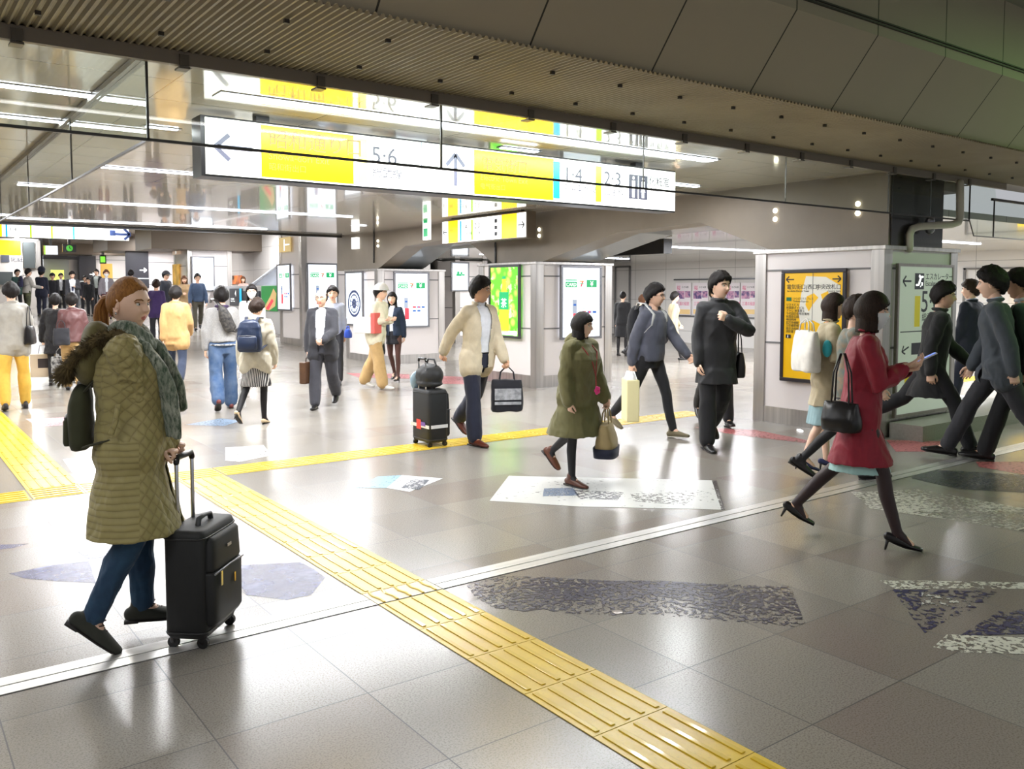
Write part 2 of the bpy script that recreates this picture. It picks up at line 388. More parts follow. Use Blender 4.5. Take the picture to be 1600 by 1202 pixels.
for k, (a, b) in enumerate([((230, 371), (268, 363)), ((222, 397), (270, 392)), ((347, 384), (418, 388)), ((352, 376), (378, 372)), ((395, 374), (432, 367)), ((240, 382), (262, 380)), ((130, 391), (170, 383))]):
    p, q = atz(*a, ZH-.04), atz(*b, ZH-.04); d = q-p; L = np.linalg.norm(d[:2]); L = min(L, 9); lo_ = lamp('tube_glow', (0, 0, -.04), L, .1, 160, (.96, .97, 1))
    o = empty('ceiling_light', ((p+q)/2), math.atan2(d[1], d[0]), 'ceiling light far back, %s' % ['left of the pillar with the glasses advert', 'lowest beside the pillar with the glasses advert', 'long one above the stairwell wall', 'short one nearest the glasses pillar top', 'leaning one beside the pillar with a yellow notice', 'short faint one left of the glasses pillar', 'above the dark arrow pillars at the left'][k], 'ceiling light')
    g = G(); g.box((-L/2, -.08, 0), (L/2, .08, .03)); g.obj('housing', M_fix, o)
    g = G(); g.box((-L/2+.03, -.06, -.02), (L/2-.03, .06, 0)); g.obj('diffuser', M_tube2, o); lo_.parent = o
fixture(24, 30, 4.8, ZH, .1, 'far ceiling light seen between pillars in the row toward the gates', 380, ax='Y')
fixture(36, 42, 4.8, ZH, .1, 'most distant ceiling light toward the ticket gates', 380, ax='Y')
for k, (x0, x1, y) in enumerate([(11.2, 16.5, 12.3), (12, 17, 8.0), (12, 17, 17.5), (13.5, 18.5, 4.6)]):
    fixture(x0, x1, y, 2.52, .1, 'ceiling light in the passage behind the arches, %s' % ['seen through the nearer arch', 'hidden partly behind the right pillar', 'beyond the middle pillar', 'at the right edge behind the glass notch'][k], 300)
p, q = atz(533, 354, ZC), atz(590, 350, ZC)
fixture(min(p[0], q[0]), max(p[0], q[0]), (p[1]+q[1])/2, ZC, .10, 'short ceiling light in front of the arched beam, left of the small hanging sign', 30)
p = atz(1068, 289, ZC); fixture(p[0]-.2, p[0]+.25, p[1], ZC, .08, 'short ceiling light right of the big sign end', 20)
p = atz(253, 199, ZC); fixture(p[0]-.12, p[0]+.12, p[1], ZC, .05, 'tiny glowing strip standing in for a glass reflection left of the big sign end', 8)  # small glint in the glass, added here as a lit fixture
p = atz(812, 233, ZC); fixture(p[0]-.2, p[0]+.2, p[1], ZC, .07, 'short ceiling light above the middle of the big sign', 12)
# near-hall lights behind and above the camera
M_tube3 = mat('lit_diffuser_near', (255, 250, 235), .4, emit=5.)
fixture(-6, -1, -1.5, 3.98, .2, 'ceiling light over the near hall at the left', 34, M_tube3)
fixture(1, 6, -2.5, 3.98, .2, 'ceiling light over the near hall in the middle', 36, M_tube3)
fixture(-5, 0, 2.2, 3.98, .2, 'ceiling light over the near hall beside the beam', 45, M_tube3)
M_green = mat('green_lamp', (150, 255, 130), .4, emit=5.)
o = fixture(8.5, 12, 1.6, 3.98, .3, 'greenish lamp over the near hall at the far right', 30, M_green); o.children[2].data.color = (.55, 1, .3)
# ---- pillars
def adframe(par, M, w, h, m_screen, fm=None, t=.05, d=.05, name='advert_screen'):
    g = G()
    for a, b in (((-w/2-t, -h/2-t, 0), (w/2+t, -h/2, d)), ((-w/2-t, h/2, 0), (w/2+t, h/2+t, d)), ((-w/2-t, -h/2, 0), (-w/2, h/2, d)), ((w/2, -h/2, 0), (w/2+t, h/2, d))): g.box(a, b, 0, M)
    f = part(g, 'frame', fm or M_grey, par, bevel=.006)
    g = G(); g.box((-w/2, -h/2, 0), (w/2, h/2, d*.6), 0, M); s_ = part(g, 'screen', m_screen, par)
    return M @ Matrix.Translation((0, 0, d*.6))
M_scr_w = mat('lit_white_screen', (236, 244, 255), .3, emit=1.15)
M_g = mat('print_green', (20, 160, 96), .4, emit=.7); M_r = mat('print_red', (222, 60, 74), .4, emit=.7); M_or = mat('print_orange', (240, 130, 50), .4, emit=.7)
M_b = mat('print_blue', (40, 92, 170), .4, emit=.7); M_k = mat('print_black', (44, 44, 48), .4, emit=.2); M_gy = mat('print_grey', (150, 160, 176), .4, emit=.7); M_w = mat('print_white', (248, 250, 250), .4, emit=1.1)
M_pk = mat('print_pink', (226, 110, 130), .4, emit=.7)
def atm_advert(par, M, w, h):
    """CARD <-> convenience store 7 <-> yen poster"""
    def sub(nm, m): g_ = G(); return g_
    g = G(); rect(g, M, -w*.42, h*.22, -w*.12, h*.30); rect(g, M, -w*.42, h*.315, -w*.12, h*.33); rect(g, M, w*.14, h*.22, w*.42, h*.33); part(g, 'green_print', M_g, par)
    ch(text('CARD', M, -w*.27, h*.235, h*.07, M_w, align='CENTER', dz=.003), par); ch(text('¥', M, w*.28, h*.235, h*.11, M_w, align='CENTER', dz=.003), par)
    g = G(); A = M @ Matrix.Translation((0, h*.275, .002))
    g.box((-w*.055, h*.022, 0), (w*.06, h*.04, .001), 0, A); part(g, 'seven_bar', M_or, par)
    g = G(); g.add([(w*.02, h*.04, 0), (w*.06, h*.04, 0), (w*.01, -h*.045, 0), (-w*.03, -h*.045, 0)], [(0, 1, 2, 3)], 0, A); part(g, 'seven_stem', M_r, par)
    g = G(); g.box((-w*.05, -h*.006, .001), (w*.06, h*.006, .0015), 0, A); arrow(g, M, -w*.085, h*.275, w*.03, 180, 0, .002); arrow(g, M, w*.1, h*.275, w*.03, 0, 0, .002); part(g, 'seven_band', M_g, par)
    g = G(); rect(g, M, -w*.24, -h*.16, -w*.12, h*.04); part(g, 'phone_print', M_gy, par)
    g = G(); rect(g, M, -w*.22, -h*.38, -w*.09, -h*.16); part(g, 'card_reader_print', M_r, par)
    g = G(); rect(g, M, -w*.21, -h*.05, -w*.14, -h*.02, dz=.003)
    for i, (x, y) in enumerate([(.17, -.16), (.31, -.16), (.03, -.23), (.17, -.23)]): rect(g, M, w*x, h*y, w*(x+.1), h*(y+.035))
    part(g, 'logo_print', M_b, par)
    g = G(); rect(g, M, w*.03, -h*.16, w*.13, -h*.125); rect(g, M, w*.20, -h*.16, w*.24, -h*.125, dz=.003); part(g, 'logo_print', M_r, par)
    ch(text('International\n7-ELEVEN', M, 0, h*.03, h*.048, M_pk, dz=.002, sx=.8), par)
    ch(text('VISA  Plus', M, w*.02, -h*.10, h*.035, M_b, dz=.002, sx=.8), par)
    ch(text('Seven Bank', M, -w*.42, h*.42, h*.022, M_gy, dz=.002), par)
def m_green_tea():
    m, nt, b = base('green_drink_poster'); tc = nt.new('ShaderNodeTexCoord').outputs['Object']
    v = nt.new('ShaderNodeTexVoronoi'); nt.l.new(tc, v.inputs['Vector']); v.inputs['Scale'].default_value = 6
    c = nt.mix(nt.ramp(v.outputs['Distance'], [(.1, 0.), (.5, 1.)]), lin((196, 244, 90)), lin((84, 200, 30)))
    w = nt.ramp(nt.noise(tc, 5, 3, .6), [(.55, 0.), (.62, 1.)]); c = nt.mix(nt.math('MULTIPLY', w, .6), c, lin((240, 255, 190)))
    nt.l.new(c, b.inputs['Base Color']); nt.l.new(c, b.inputs['Emission Color']); b.inputs['Emission Strength'].default_value = 1.2; return m
M_tea = m_green_tea()
def pillar(x0, y0, x1, y1, z0, z1, name, label, cap=True):
    """boxed pillar: stainless corners, pale panels, steel plinth"""
    o = empty(name, ((x0+x1)/2, (y0+y1)/2, z0), label=label, cat='pillar')
    g = G(); g.box((x0+.02, y0+.02, z0-.05), (x1-.02, y1-.02, z1-.03)); part(g, 'core', M_wpan, o)
    c = .16
    g = G()
    for (a, b) in ((x0, y0), (x1-c, y0), (x0, y1-c), (x1-c, y1-c)): g.box((a, b, z0-.05), (a+c, b+c, z1))
    part(g, 'corner_cladding', M_steel, o, bevel=.004)
    g = G()
    g.box((x0+.006, y0+.006, z0-.05), (x1-.006, y1-.006, z0+.2)); part(g, 'plinth', M_steel, o)
    g = G()
    for z in (z0+.98, z0+1.86):
        if z < z1: g.box((x0+.012, y0+.012, z), (x1-.012, y1-.012, z+.022))
    part(g, 'panel_joint', M_seam, o)
    if cap:
        g = G(); g.box((x0-.02, y0-.02, z1-.035), (x1+.02, y1+.02, z1+.01)); part(g, 'cap', M_steel, o, bevel=.004)
    return o
pR = pillar(8.85, 5.15, 10.45, 6.86, 0, 2.11, 'pillar', 'low boxed pillar at the right, with a yellow notice and a steel corner')
pM = pillar(8.85, 11.27, 10.56, 12.97, 0, 2.10, 'pillar', 'middle boxed pillar with a bright green drink advert on its left face')
pL = pillar(8.85, 16.85, 10.56, 18.45, 0, 2.10, 'pillar', 'boxed pillar left of the middle one, with a tyre advert and a white screen')
zf = floor_z(21)
p4 = pillar(8.85, 21.0, 10.4, 22.5, zf, ZH-.005, 'pillar', 'full height pillar with a small yellow notice near its top', cap=False)
p5 = pillar(8.85, 30.9, 10.4, 32.5, floor_z(31), ZH-.005, 'pillar', 'full height pillar with the eyeglasses advert', cap=False)
p6 = pillar(8.6, 36.6, 10.1, 38.6, floor_z(37), ZH-.005, 'pillar', 'far pillar with a tall dark panel and white arrow, right of two', cap=False)
p7 = pillar(8.3, 44, 9.9, 46, floor_z(44), ZH-.005, 'pillar', 'farthest pillar with a dark panel and white arrow, left of two', cap=False)
g = G(); g.box((8.95, 13.6, 0), (10.2, 13.61, .01))
p8 = pillar(13.2, 20.5, 14.3, 21.6, floor_z(20.5), 2.5, 'pillar', 'grey pillar behind the arch carrying a small lit screen with a green mark', cap=False)
def placeX(px0, px1, py0, py1, X):   # a rectangle on a face X = const from its corners
    a, b = atX(px0, (py0+py1)/2, X), atX(px1, (py0+py1)/2, X); t, u = atX((px0+px1)/2, py0, X), atX((px0+px1)/2, py1, X)
    return (X, (a[1]+b[1])/2, (t[2]+u[2])/2), abs(a[1]-b[1]), abs(t[2]-u[2])
def placeY(px0, px1, py0, py1, Y):
    a, b = atY(px0, (py0+py1)/2, Y), atY(px1, (py0+py1)/2, Y); t, u = atY((px0+px1)/2, py0, Y), atY((px0+px1)/2, py1, Y)
    return ((a[0]+b[0])/2, Y, (t[2]+u[2])/2), abs(a[0]-b[0]), abs(t[2]-u[2])
def screen(label, kind, px, F_, X, m=None, fm=None, t=.045):
    c, w, h = (placeX if F_ is FX else placeY)(*px, X)
    o = empty('advert_display', c, label=label, cat='advertising screen')
    M = adframe(o, F_(*c), w, h, m or M_scr_w, fm, t)
    if kind: kind(o, M, w, h)
    return o
screen('white card and yen advert screen on the right face of the middle pillar', atm_advert, (877, 935, 419, 526), FY, 11.25)
screen('white card and yen advert screen on the left pillar of the two low ones', atm_advert, (617, 667, 428, 509), FY, 16.83)
screen('white card and yen advert on the front of the pillar with the yellow notice', atm_advert, (481, 525, 414, 484), FY, 20.97)
screen('narrow white card and yen advert on the left face of the yellow-notice pillar', atm_advert, (436, 455, 415, 483), FX, 8.83)
def tea(o, M, w, h):
    g = G(); A = M @ Matrix.Translation((0, 0, .004))
    prof = [(-.45, .11), (-.42, .13), (0, .13), (.08, .12), (.16, .07), (.24, .05), (.33, .05)]
    q = [(r*w*1.3, z*h) for z, r in prof]; poly = q + [(-a, b) for a, b in q[::-1]]
    g.prism(poly, 0, .002, 2, 0, A); part(g, 'bottle_print', mat('bottle_print', (214, 196, 40), .4, emit=1.), o)
    g = G(); g.box((-.17*w, -.12*h, .003), (.17*w, .14*h, .004), 0, A); g.box((-.06*w, .33*h, .003), (.06*w, .37*h, .004), 0, A); part(g, 'label_print', M_g, o)
    ch(text('茶', A, 0, -.08*h, h*.15, M_w, align='CENTER', dz=.006), o)
    g = G(); rect(g, A, -w*.45, -h*.49, w*.45, -h*.43); part(g, 'caption_band', M_w, o)
screen('bright green bottled drink advert screen on the middle pillar left face', tea, (769, 812, 418, 524), FX, 8.83, M_tea, mat('dark_screen_frame', (84, 84, 88), .3, .5))
def tyre(o, M, w, h):
    g = G()
    def ring(a, b, w0, mi=0):
        n = 28; vs = []; fs = []
        for k in range(n):
            t = 2*math.pi*k/n
            for r in (1, w0): vs.append((a*r*math.cos(t), -.1*h+b*r*math.sin(t), .003))
        for k in range(n): fs.append((2*k, (2*k+2) % (2*n), (2*k+3) % (2*n), 2*k+1))
        g.add(vs, fs, mi, M)
    ring(w*.4, h*.27, .8); ring(w*.27, h*.19, .85); ring(w*.14, h*.1, .5)
    for k in range(5):
        A = M @ Matrix.Translation((0, -.1*h, .003)) @ Matrix.Rotation(k*math.pi/5, 4, 'Z'); g.box((-.012, -h*.17, 0), (.012, h*.17, .001), 0, A)
    part(g, 'tyre_print', mat('print_navy', (60, 70, 104), .4, emit=.3), o); ch(text('STUDLESS', M, -w*.4, h*.38, h*.03, M_gy, dz=.002), o)
screen('white advert screen with a dark tyre wheel on the low pillar left face', tyre, (543, 568, 427, 506), FX, 8.83)
def specs(o, M, w, h):
    g = G()
    for q in (-1, 1):
        pts = [(q*w*.2+w*.15*math.cos(t)*(1.0), -.02*h+h*.07*math.sin(t)*(1 if math.sin(t) < 0 else .8), .004) for t in np.linspace(0, 2*math.pi, 20)]
        g.tube(pts, .008, 0, M, n=5); g.tube([(q*w*.34, .03*h, .004), (q*w*.43, .045*h, .004)], .01, 0, M, n=5)
    g.tube([(-w*.06, 0, .004), (0, .015*h, .004), (w*.06, 0, .004)], .008, 0, M, n=5)
    part(g, 'glasses_print', mat('print_slate', (54, 74, 84), .4, emit=.1), o); ch(text('JINS', M, -w*.42, h*.34, h*.11, M_gy, dz=.002), o)
    ch(text('Airframe', M, -w*.2, -h*.28, h*.04, M_gy, dz=.002), o)
screen('white advert screen with black framed eyeglasses', specs, (301, 333, 403, 453), FY, 30.87)
def gm(o, M, w, h):
    g = G(); rect(g, M, -w*.25, h*.02, w*.1, h*.1); rect(g, M, -w*.2, h*.1, -w*.05, h*.2); rect(g, M, w*.02, h*.1, w*.15, h*.18); rect(g, M, w*.12, h*.04, w*.3, h*.1); part(g, 'green_print', M_g, o)
    ch(text('Smile', M, -w*.2, -h*.2, h*.06, M_gy, dz=.002), o)
screen('small pale lit screen with a green mark on the grey pillar behind the arch', gm, (706, 730, 412, 453), FY, 20.48)
# black door-frame panel behind arch
# ---- arched beam above the low pillars
def arch_poly():
    pts = []
    s = 9.0/9.2
    def q(Y, z): return (Y*s, 1.62+(z-1.62)*s)
    low = [(5.2, 2.10), (6.66, 2.10), q(8.06, 2.56), q(9.7, 2.52), q(11.6, 2.11), (12.0, 2.10), q(13.0, 2.12), q(13.49, 2.40), q(14.04, 2.66), q(16.26, 2.58), q(17.35, 2.17), (17.2, 2.10), (19.2, 2.10)]
    return low + [(19.2, ZC+.02), (5.2, ZC+.02)]
g = G(); ap = arch_poly(); g.prism(ap, 9.0, 9.45, 0); g.obj('wall_arched_beam', M_conc, kind='structure')
low = [(12.97-5.9, 0)]
g = G(); g.prism([(y, z) for y, z in ap], 9.45, 10.13, 0, 0)
g.obj('wall_beam_underside', mat('blue_grey_soffit', (112, 118, 122), .3, var=(1.5, .15), coat=.4), kind='structure')
g = G(); g.box((9.03, 5.18, 2.1), (10.13, 6.6, ZC)); pcol = g.obj('wall_dark_column', M_dark, kind='structure')
g = G(); g.box((10.3, 3.8, 2.93), (16, YG+.3, 3.0)); g.box((8.9, YG+.02, 2.92), (10.13, 6, 2.99)); g.box((10.13, 5.2, 2.8), (10.62, 19.2, 2.95)); g.obj('ceiling_right_link', M_conc, kind='structure')
# seam strips and lamps on the beam
for k, (x, y0, y1) in enumerate([(584, 360, 410), (774, 380, 412)]):
    p = atX(x, y0, 8.98); p2 = atX(x, y1, 8.98); g = G(); g.tube([(8.98, p[1], p[2]), (8.98, p2[1], p2[2])], .018, n=8); g.obj('conduit', M_dark, label='thin dark conduit running down the arched beam, %s' % ['left one near the tyre advert pillar', 'right one left of the green drink advert'][k], cat='pipe')
M_spot = mat('lit_spot', (255, 250, 225), .4, emit=6.)
for k, (x, y) in enumerate([(1212, 335), (1341, 325), (843, 363), (591, 380)]):
    p = atX(x, y, 9.0); o = empty('wall_spotlight', (8.99, p[1], p[2]), label='small round lamp pair on the arched beam, %s' % ['over the right arch end', 'nearest the dark column', 'right of the small hanging sign', 'far left above the tyre advert'][k], cat='wall lamp')
    for dz in (.045, -.06):
        g = G(); g.ell((0, 0, dz), (.02, .03, .03), n=10); g.obj('bulb', M_spot, o, smooth=True)
# white pipe
g = G(); Yp = 5.09
pp = [atY(x, y, Y_) for x, y, Y_ in [(1500, 286, 4.925), (1500, 320, 4.925), (1500, 340, 4.925), (1497, 348, 4.93), (1488, 351, 4.95), (1436, 354, 5.12), (1425, 358, 5.135), (1421, 367, 5.135), (1421, 389, 5.135)]]
g.tube([tuple(p) for p in pp], .042, n=16); o = g.obj('drain_pipe', mat('cream_pipe', (206, 200, 184), .35), smooth=True, label='cream painted drain pipe bending in front of the dark column', cat='pipe')
g = G(); p = atY(1453, 352, Yp); g.tube([(p[0], Yp, p[2]-.05), (p[0], Yp, p[2]+.05)], .05, n=12); g.tube([(p[0], Yp, p[2]+.05), (p[0], Yp, 2.9)], .006, n=6); part(g, 'hanger', M_blk, o) if False else g.obj('hanger', M_grey, o)
# ---- yellow notice on the right pillar
c, w, h = placeX(1222, 1322, 421, 599, 8.83)
o = empty('notice_board', c, label='tall yellow direction notice with a white map area on the right pillar', cat='sign')
M_yel = mat('notice_yellow', (238, 186, 16), .35, emit=.12)
M = adframe(o, FX(*c), w-.08, h-.08, M_yel, mat('notice_frame', (50, 46, 52), .3), .045, .03)
M_ik = mat('sign_ink', (40, 38, 40), .4)
g = G(); ww, hh = w-.08, h-.08
poly = [(-.12, .47), (.22, .46), (.46, .38), (.45, .22), (.30, .20), (.28, .08), (.16, .02), (.0, .06), (-.2, .02), (-.24, .12), (-.2, .3)]
g.prism([(a*ww, b*hh) for a, b in poly], .001, .003, 2, 0, M); part(g, 'map_area', mat('map_white', (238, 236, 224), .4), o)
g = G(); g.prism([(a*ww, b*hh) for a, b in [(-.1, .28), (.02, .31), (.1, .27), (.0, .2), (-.06, .14), (-.12, .2)]], .003, .004, 2, 0, M); g.prism([(a*ww, b*hh) for a, b in [(.14, .3), (.26, .33), (.3, .25), (.2, .2)]], .003, .004, 2, 0, M); part(g, 'map_block', M_yel, o)
g = G(); arrow(g, M, -ww*.4, hh*.44, ww*.14, 180, 0, .004); part(g, 'arrow', M_ik, o); g = G(); arrow(g, M, ww*.4, hh*.44, ww*.14, 0, 0, .004); part(g, 'arrow', M_ik, o)
g = G(); rect(g, M, -.003, -hh*.5, .003, hh*.5, dz=.004); part(g, 'fold_line', M_seam, o)
ch(text('電気街口(西口)', M, -ww*.46, hh*.35, ww*.085, M_ik, dz=.005), o); ch(text('中央改札口', M, ww*.48, hh*.35, ww*.085, M_ik, align='RIGHT', dz=.005), o)
ch(text('for Akiba Electric Town', M, -ww*.45, hh*.322, ww*.04, M_ik, dz=.005), o); ch(text('Central Gate', M, ww*.47, hh*.322, ww*.04, M_ik, align='RIGHT', dz=.005), o)
g = G(); rect(g, M, -ww*.46, hh*.235, -ww*.37, hh*.27, dz=.004); part(g, 'green_mark', mat('mark_green', (40, 120, 80), .4), o)
ch(text('つくばエクスプレス\nTsukuba Express', M, -ww*.34, hh*.25, ww*.04, M_ik, dz=.005), o)
lines = ['ＵＤＸビル', '秋葉原ダイビル', 'アトレ 秋葉原１', '千代田区役所出張所', '秋葉原公園', '神田明神', '旧万世橋駅', '万世橋警察署', '東京法務局', '消防署 交番']
ch(text('\n'.join(lines), M, -ww*.46, hh*.19, ww*.046, M_ik, dz=.005), o)
g = G(); rect(g, M, -ww*.46, -hh*.12, -ww*.37, -hh*.085, dz=.004); rect(g, M, ww*.38, hh*.24, ww*.47, hh*.27, dz=.004); part(g, 'pictogram', M_ik, o); ch(text('i', M, -ww*.43, -hh*.115, ww*.07, M_w, dz=.006), o)
# ---- escalator board on the right pillar's front face
c, w, h = placeY(1402, 1484, 417, 642, 5.12); 
o = empty('direction_board', c, label='white escalator direction board on the front of the right pillar, behind the man in black', cat='sign')
M = FY(c[0], 5.145, c[2]); g = G(); g.box((-w/2, -h/2, 0), (w/2, h/2, .03), 0, M); part(g, 'panel', mat('board_white', (214, 220, 212), .3, emit=.18), o, bevel=.003)
g = G()
for a, b in (((-w/2-.03, -h/2-.03, 0), (w/2+.03, -h/2, .04)), ((-w/2-.03, h/2, 0), (w/2+.03, h/2+.03, .04)), ((-w/2-.03, -h/2, 0), (-w/2, h/2, .04)), ((w/2, -h/2, 0), (w/2+.03, h/2, .04))): g.box(a, b, 0, M)
part(g, 'frame', M_steel_d, o)
M = M @ Matrix.Translation((0, 0, .03)); M_nv = mat('sign_navy', (32, 38, 54), .4)
g = G(); arrow(g, M, -w*.36, h*.40, w*.15, 180, 0, .001, .12); arrow(g, M, -w*.36, -h*.06, w*.13, 200, 0, .001, .12); rect(g, M, -w*.22, h*.345, -w*.05, h*.455); rect(g, M, -w*.25, -h*.10, -w*.08, -h*.02); rect(g, M, -w*.46, h*.055, w*.46, h*.062); part(g, 'pictogram', M_nv, o)
g = G(); g.tube([(-w*.19, h*.375, .003), (-w*.155, h*.375, .003), (-w*.115, h*.43, .003), (-w*.08, h*.43, .003)], .012, 0, M, n=6); g.ell((-w*.135, h*.435, .003), (.018, .018, .002), 0, M, n=8); arrow(g, M, -w*.1, h*.375, w*.06, 45, 0, .003); part(g, 'pictogram_lines', M_w, o)
g = G(); rect(g, M, -w*.21, h*.09, -w*.11, h*.30); part(g, 'line_colour', mat('line_yellow', (228, 204, 20), .4, emit=.15), o)
g = G(); rect(g, M, -w*.36, -h*.32, -w*.28, -h*.20); part(g, 'line_colour', MC['line_yellow'], o)
ch(text('エスカレーター', M, -w*.02, h*.415, w*.075, M_nv, dz=.001), o); ch(text('Escalator', M, -w*.02, h*.37, w*.07, M_nv, dz=.001), o)
ch(text('5·6', M, -w*.1, h*.19, w*.3, M_nv, dz=.001), o); ch(text('総武線', M, -w*.07, h*.13, w*.09, M_nv, dz=.001), o); ch(text('5·6', M, -w*.24, -h*.27, w*.16, M_nv, dz=.001), o)
ch(text('総武線 各駅停車', M, -w*.24, -h*.32, w*.06, M_nv, dz=.001), o)
# stepped plinth beside it
g = G(); g.box((9.0, 4.75, 0), (12.2, 5.13, .17)); g.box((10.47, 5.13, 0), (12.2, 6.9, .17)); g.obj('trim_8', mat('plinth_stone', (150, 148, 138), .4, var=(40, .15)), kind='structure')
# ---- the big hanging sign
YS = 6.3
c, w, h = placeY(323, 1053, 225, 300, YS)
zt = 1.62+.196*YS; zb = 1.62+.1325*YS; xl, xr = atY(320, 220, YS)[0], atY(1053, 300, YS)[0]
o = empty('hanging_sign', ((xl+xr)/2, YS, zb), label='very long lit white and yellow direction sign hanging under the ceiling', cat='sign')
g = G(); g.box((xl-.03, YS-.005, zb-.015), (xr+.01, YS+.2, zt+.015)); part(g, 'housing', M_blk, o)
g = G(); g.box((xl+.4, YS+.06, zt+.01), (xl+.5, YS+.14, ZC)); g.box((xr-.5, YS+.06, zt+.01), (xr-.4, YS+.14, ZC)); part(g, 'hanger', M_grey, o)
M_sw = mat('sign_lit_white', (250, 251, 246), .3, emit=1.25); M_sy = mat('sign_lit_yellow', (255, 208, 0), .3, emit=1.1); M_sg = mat('sign_lit_grey_ink', (96, 100, 118), .4, emit=.1)
M_sb = mat('sign_lit_blue', (20, 160, 205), .3, emit=.9); M_sgr = mat('sign_lit_green', (150, 220, 30), .3, emit=.95); M_syt = mat('sign_ink_on_yellow', (150, 128, 60), .4, emit=.15); M_ib = mat('sign_ink_dark', (70, 72, 84), .4)
W_, H_ = xr-xl, zt-zb; M = FY(xl, YS-.005, zb)
g = G(); g.box((0, 0, 0), (W_, H_, .012), 0, M); part(g, 'lit_face', M_sw, o); M = M @ Matrix.Translation((0, 0, .012))
def px2u(x): return atY(x, 0, YS)[0]*1.0 - xl
def ux(x, yref=260): return atY(x, yref, YS)[0]-xl
g = G()
for a, b in ((407, 551), (739, 863)): rect(g, M, ux(a), .01, ux(b), H_-.01)
part(g, 'yellow_panel', M_sy, o)
g = G(); rect(g, M, ux(862), .03, ux(873), H_-.03); part(g, 'line_colour', M_sb, o)
g = G(); rect(g, M, ux(929), .03, ux(938), H_-.03); part(g, 'line_colour', M_sgr, o)
g = G(); rect(g, M, ux(558), .03, ux(572), H_-.03); part(g, 'line_colour', mat('sign_lit_pale_yellow', (255, 238, 120), .3, emit=1.1), o)
g = G(); rect(g, M, ux(656), 0, ux(658), H_); part(g, 'face_joint', M_gy, o)
g = G(); arrow(g, M, ux(365), H_*.5, .27, 180, 0, .001, .12); part(g, 'arrow', M_sg, o)
g = G(); arrow(g, M, ux(710), H_*.5, .27, 90, 0, .001, .12); part(g, 'arrow', M_sg, o)
for (s_, x, y, sz, m_) in [('昭和通り口', 418, .60, .155, M_syt), ('Showa-dori Exit', 418, .36, .075, M_syt), ('昭和街出口', 418, .17, .06, M_syt), ('5·6', 578, .48, .19, M_ib), ('総武線', 580, .22, .09, M_ib), ('Sobu Line', 580, .1, .045, M_ib),
                           ('電気街口', 750, .58, .13, M_syt), ('Electric Town Exit', 748, .34, .07, M_syt), ('电气街出口', 748, .16, .055, M_syt), ('1·4', 878, .5, .19, M_ib), ('京浜東北線', 877, .26, .085, M_ib), ('Keihin-Tohoku', 878, .12, .045, M_ib),
                           ('2·3', 941, .5, .19, M_ib), ('山手線', 942, .26, .09, M_ib), ('Yamanote', 942, .12, .045, M_ib), ('化粧室', 1012, .62, .1, M_ib), ('Toilets', 1014, .45, .055, M_ib)]:
    ch(text(s_, M, ux(x), H_*y, sz, m_, dz=.004), o)
g = G(); rect(g, M, ux(981), H_*.22, ux(1010), H_*.82); part(g, 'toilet_pictogram', M_ib, o)
g = G()
for k, q in enumerate((988, 1003)):
    xx = ux(q); A = M @ Matrix.Translation((xx, 0, .002)); g.ell((0, H_*.74, 0), (.016, .016, .001), 0, A, n=8); g.box((-.02, H_*.46, 0), (.02, H_*.67, .001), 0, A); g.box((-.016, H_*.26, 0), (-.003, H_*.46, .001), 0, A); g.box((.003, H_*.26, 0), (.016, H_*.46, .001), 0, A)
    if k: g.add([(-.035, H_*.4, 0), (.035, H_*.4, 0), (0, H_*.62, 0)], [(0, 1, 2)], 0, A)
g.box((ux(995), H_*.24, .002), (ux(996), H_*.8, .003), 0, M); part(g, 'pictogram_figures', M_w, o)
# ---- small hanging sign before the arch (faces X)
XS = 8.4
pa, pb = atX(692, 363, XS), atX(822, 350, XS); zt = (atX(692, 347, XS)[2]+atX(820, 332, XS)[2])/2; zb = (atX(692, 380, XS)[2]+atX(820, 371, XS)[2])/2
Lw = abs(pa[1]-pb[1]); Hh = zt-zb
o = empty('hanging_sign', (XS, (pa[1]+pb[1])/2, zb), label='smaller lit white and yellow sign hanging before the arched beam', cat='sign')
g = G(); g.box((XS, pb[1]-.02, zb-.02), (XS+.18, pa[1]+.02, zt+.02)); g.box((XS+.05, pb[1]+.2, zt), (XS+.12, pa[1]-.2, ZC)); part(g, 'housing', mat('sign_housing', (96, 86, 74), .4), o)
M = FX(XS, pa[1], zb); g = G(); g.box((0, 0, 0), (Lw, Hh, .012), 0, M); part(g, 'lit_face', M_sw, o); M = M @ Matrix.Translation((0, 0, .012))
g = G(); rect(g, M, Lw*.08, 0, Lw*.21, Hh); rect(g, M, Lw*.74, 0, Lw*.91, Hh); part(g, 'yellow_panel', M_sy, o)
g = G(); rect(g, M, Lw*.235, .02, Lw*.255, Hh-.02); part(g, 'line_colour', M_sb, o); g = G(); rect(g, M, Lw*.38, .02, Lw*.40, Hh-.02); part(g, 'line_colour', M_sgr, o)
g = G(); arrow(g, M, Lw*.04, Hh*.5, Hh*.35, 180); part(g, 'arrow', M_ib, o); g = G(); arrow(g, M, Lw*.955, Hh*.5, Hh*.42, 0); part(g, 'arrow', M_ib, o)
for s_, x, y, sz in (('1·4', .265, .55, .15), ('京浜東北線', .262, .3, .05), ('2·3', .42, .55, .15), ('山手線', .42, .3, .06), ('改札', .1, .5, .09)): ch(text(s_, M, Lw*x, Hh*y, Hh*sz*2.2 if y > .5 else Hh*.16, M_ib if x != .1 else M_syt, dz=.004), o)
g = G()
for y in (.15, .42, .7): rect(g, M, Lw*.66, Hh*y, Lw*.69, Hh*(y+.16))
part(g, 'pictogram', M_ib, o)
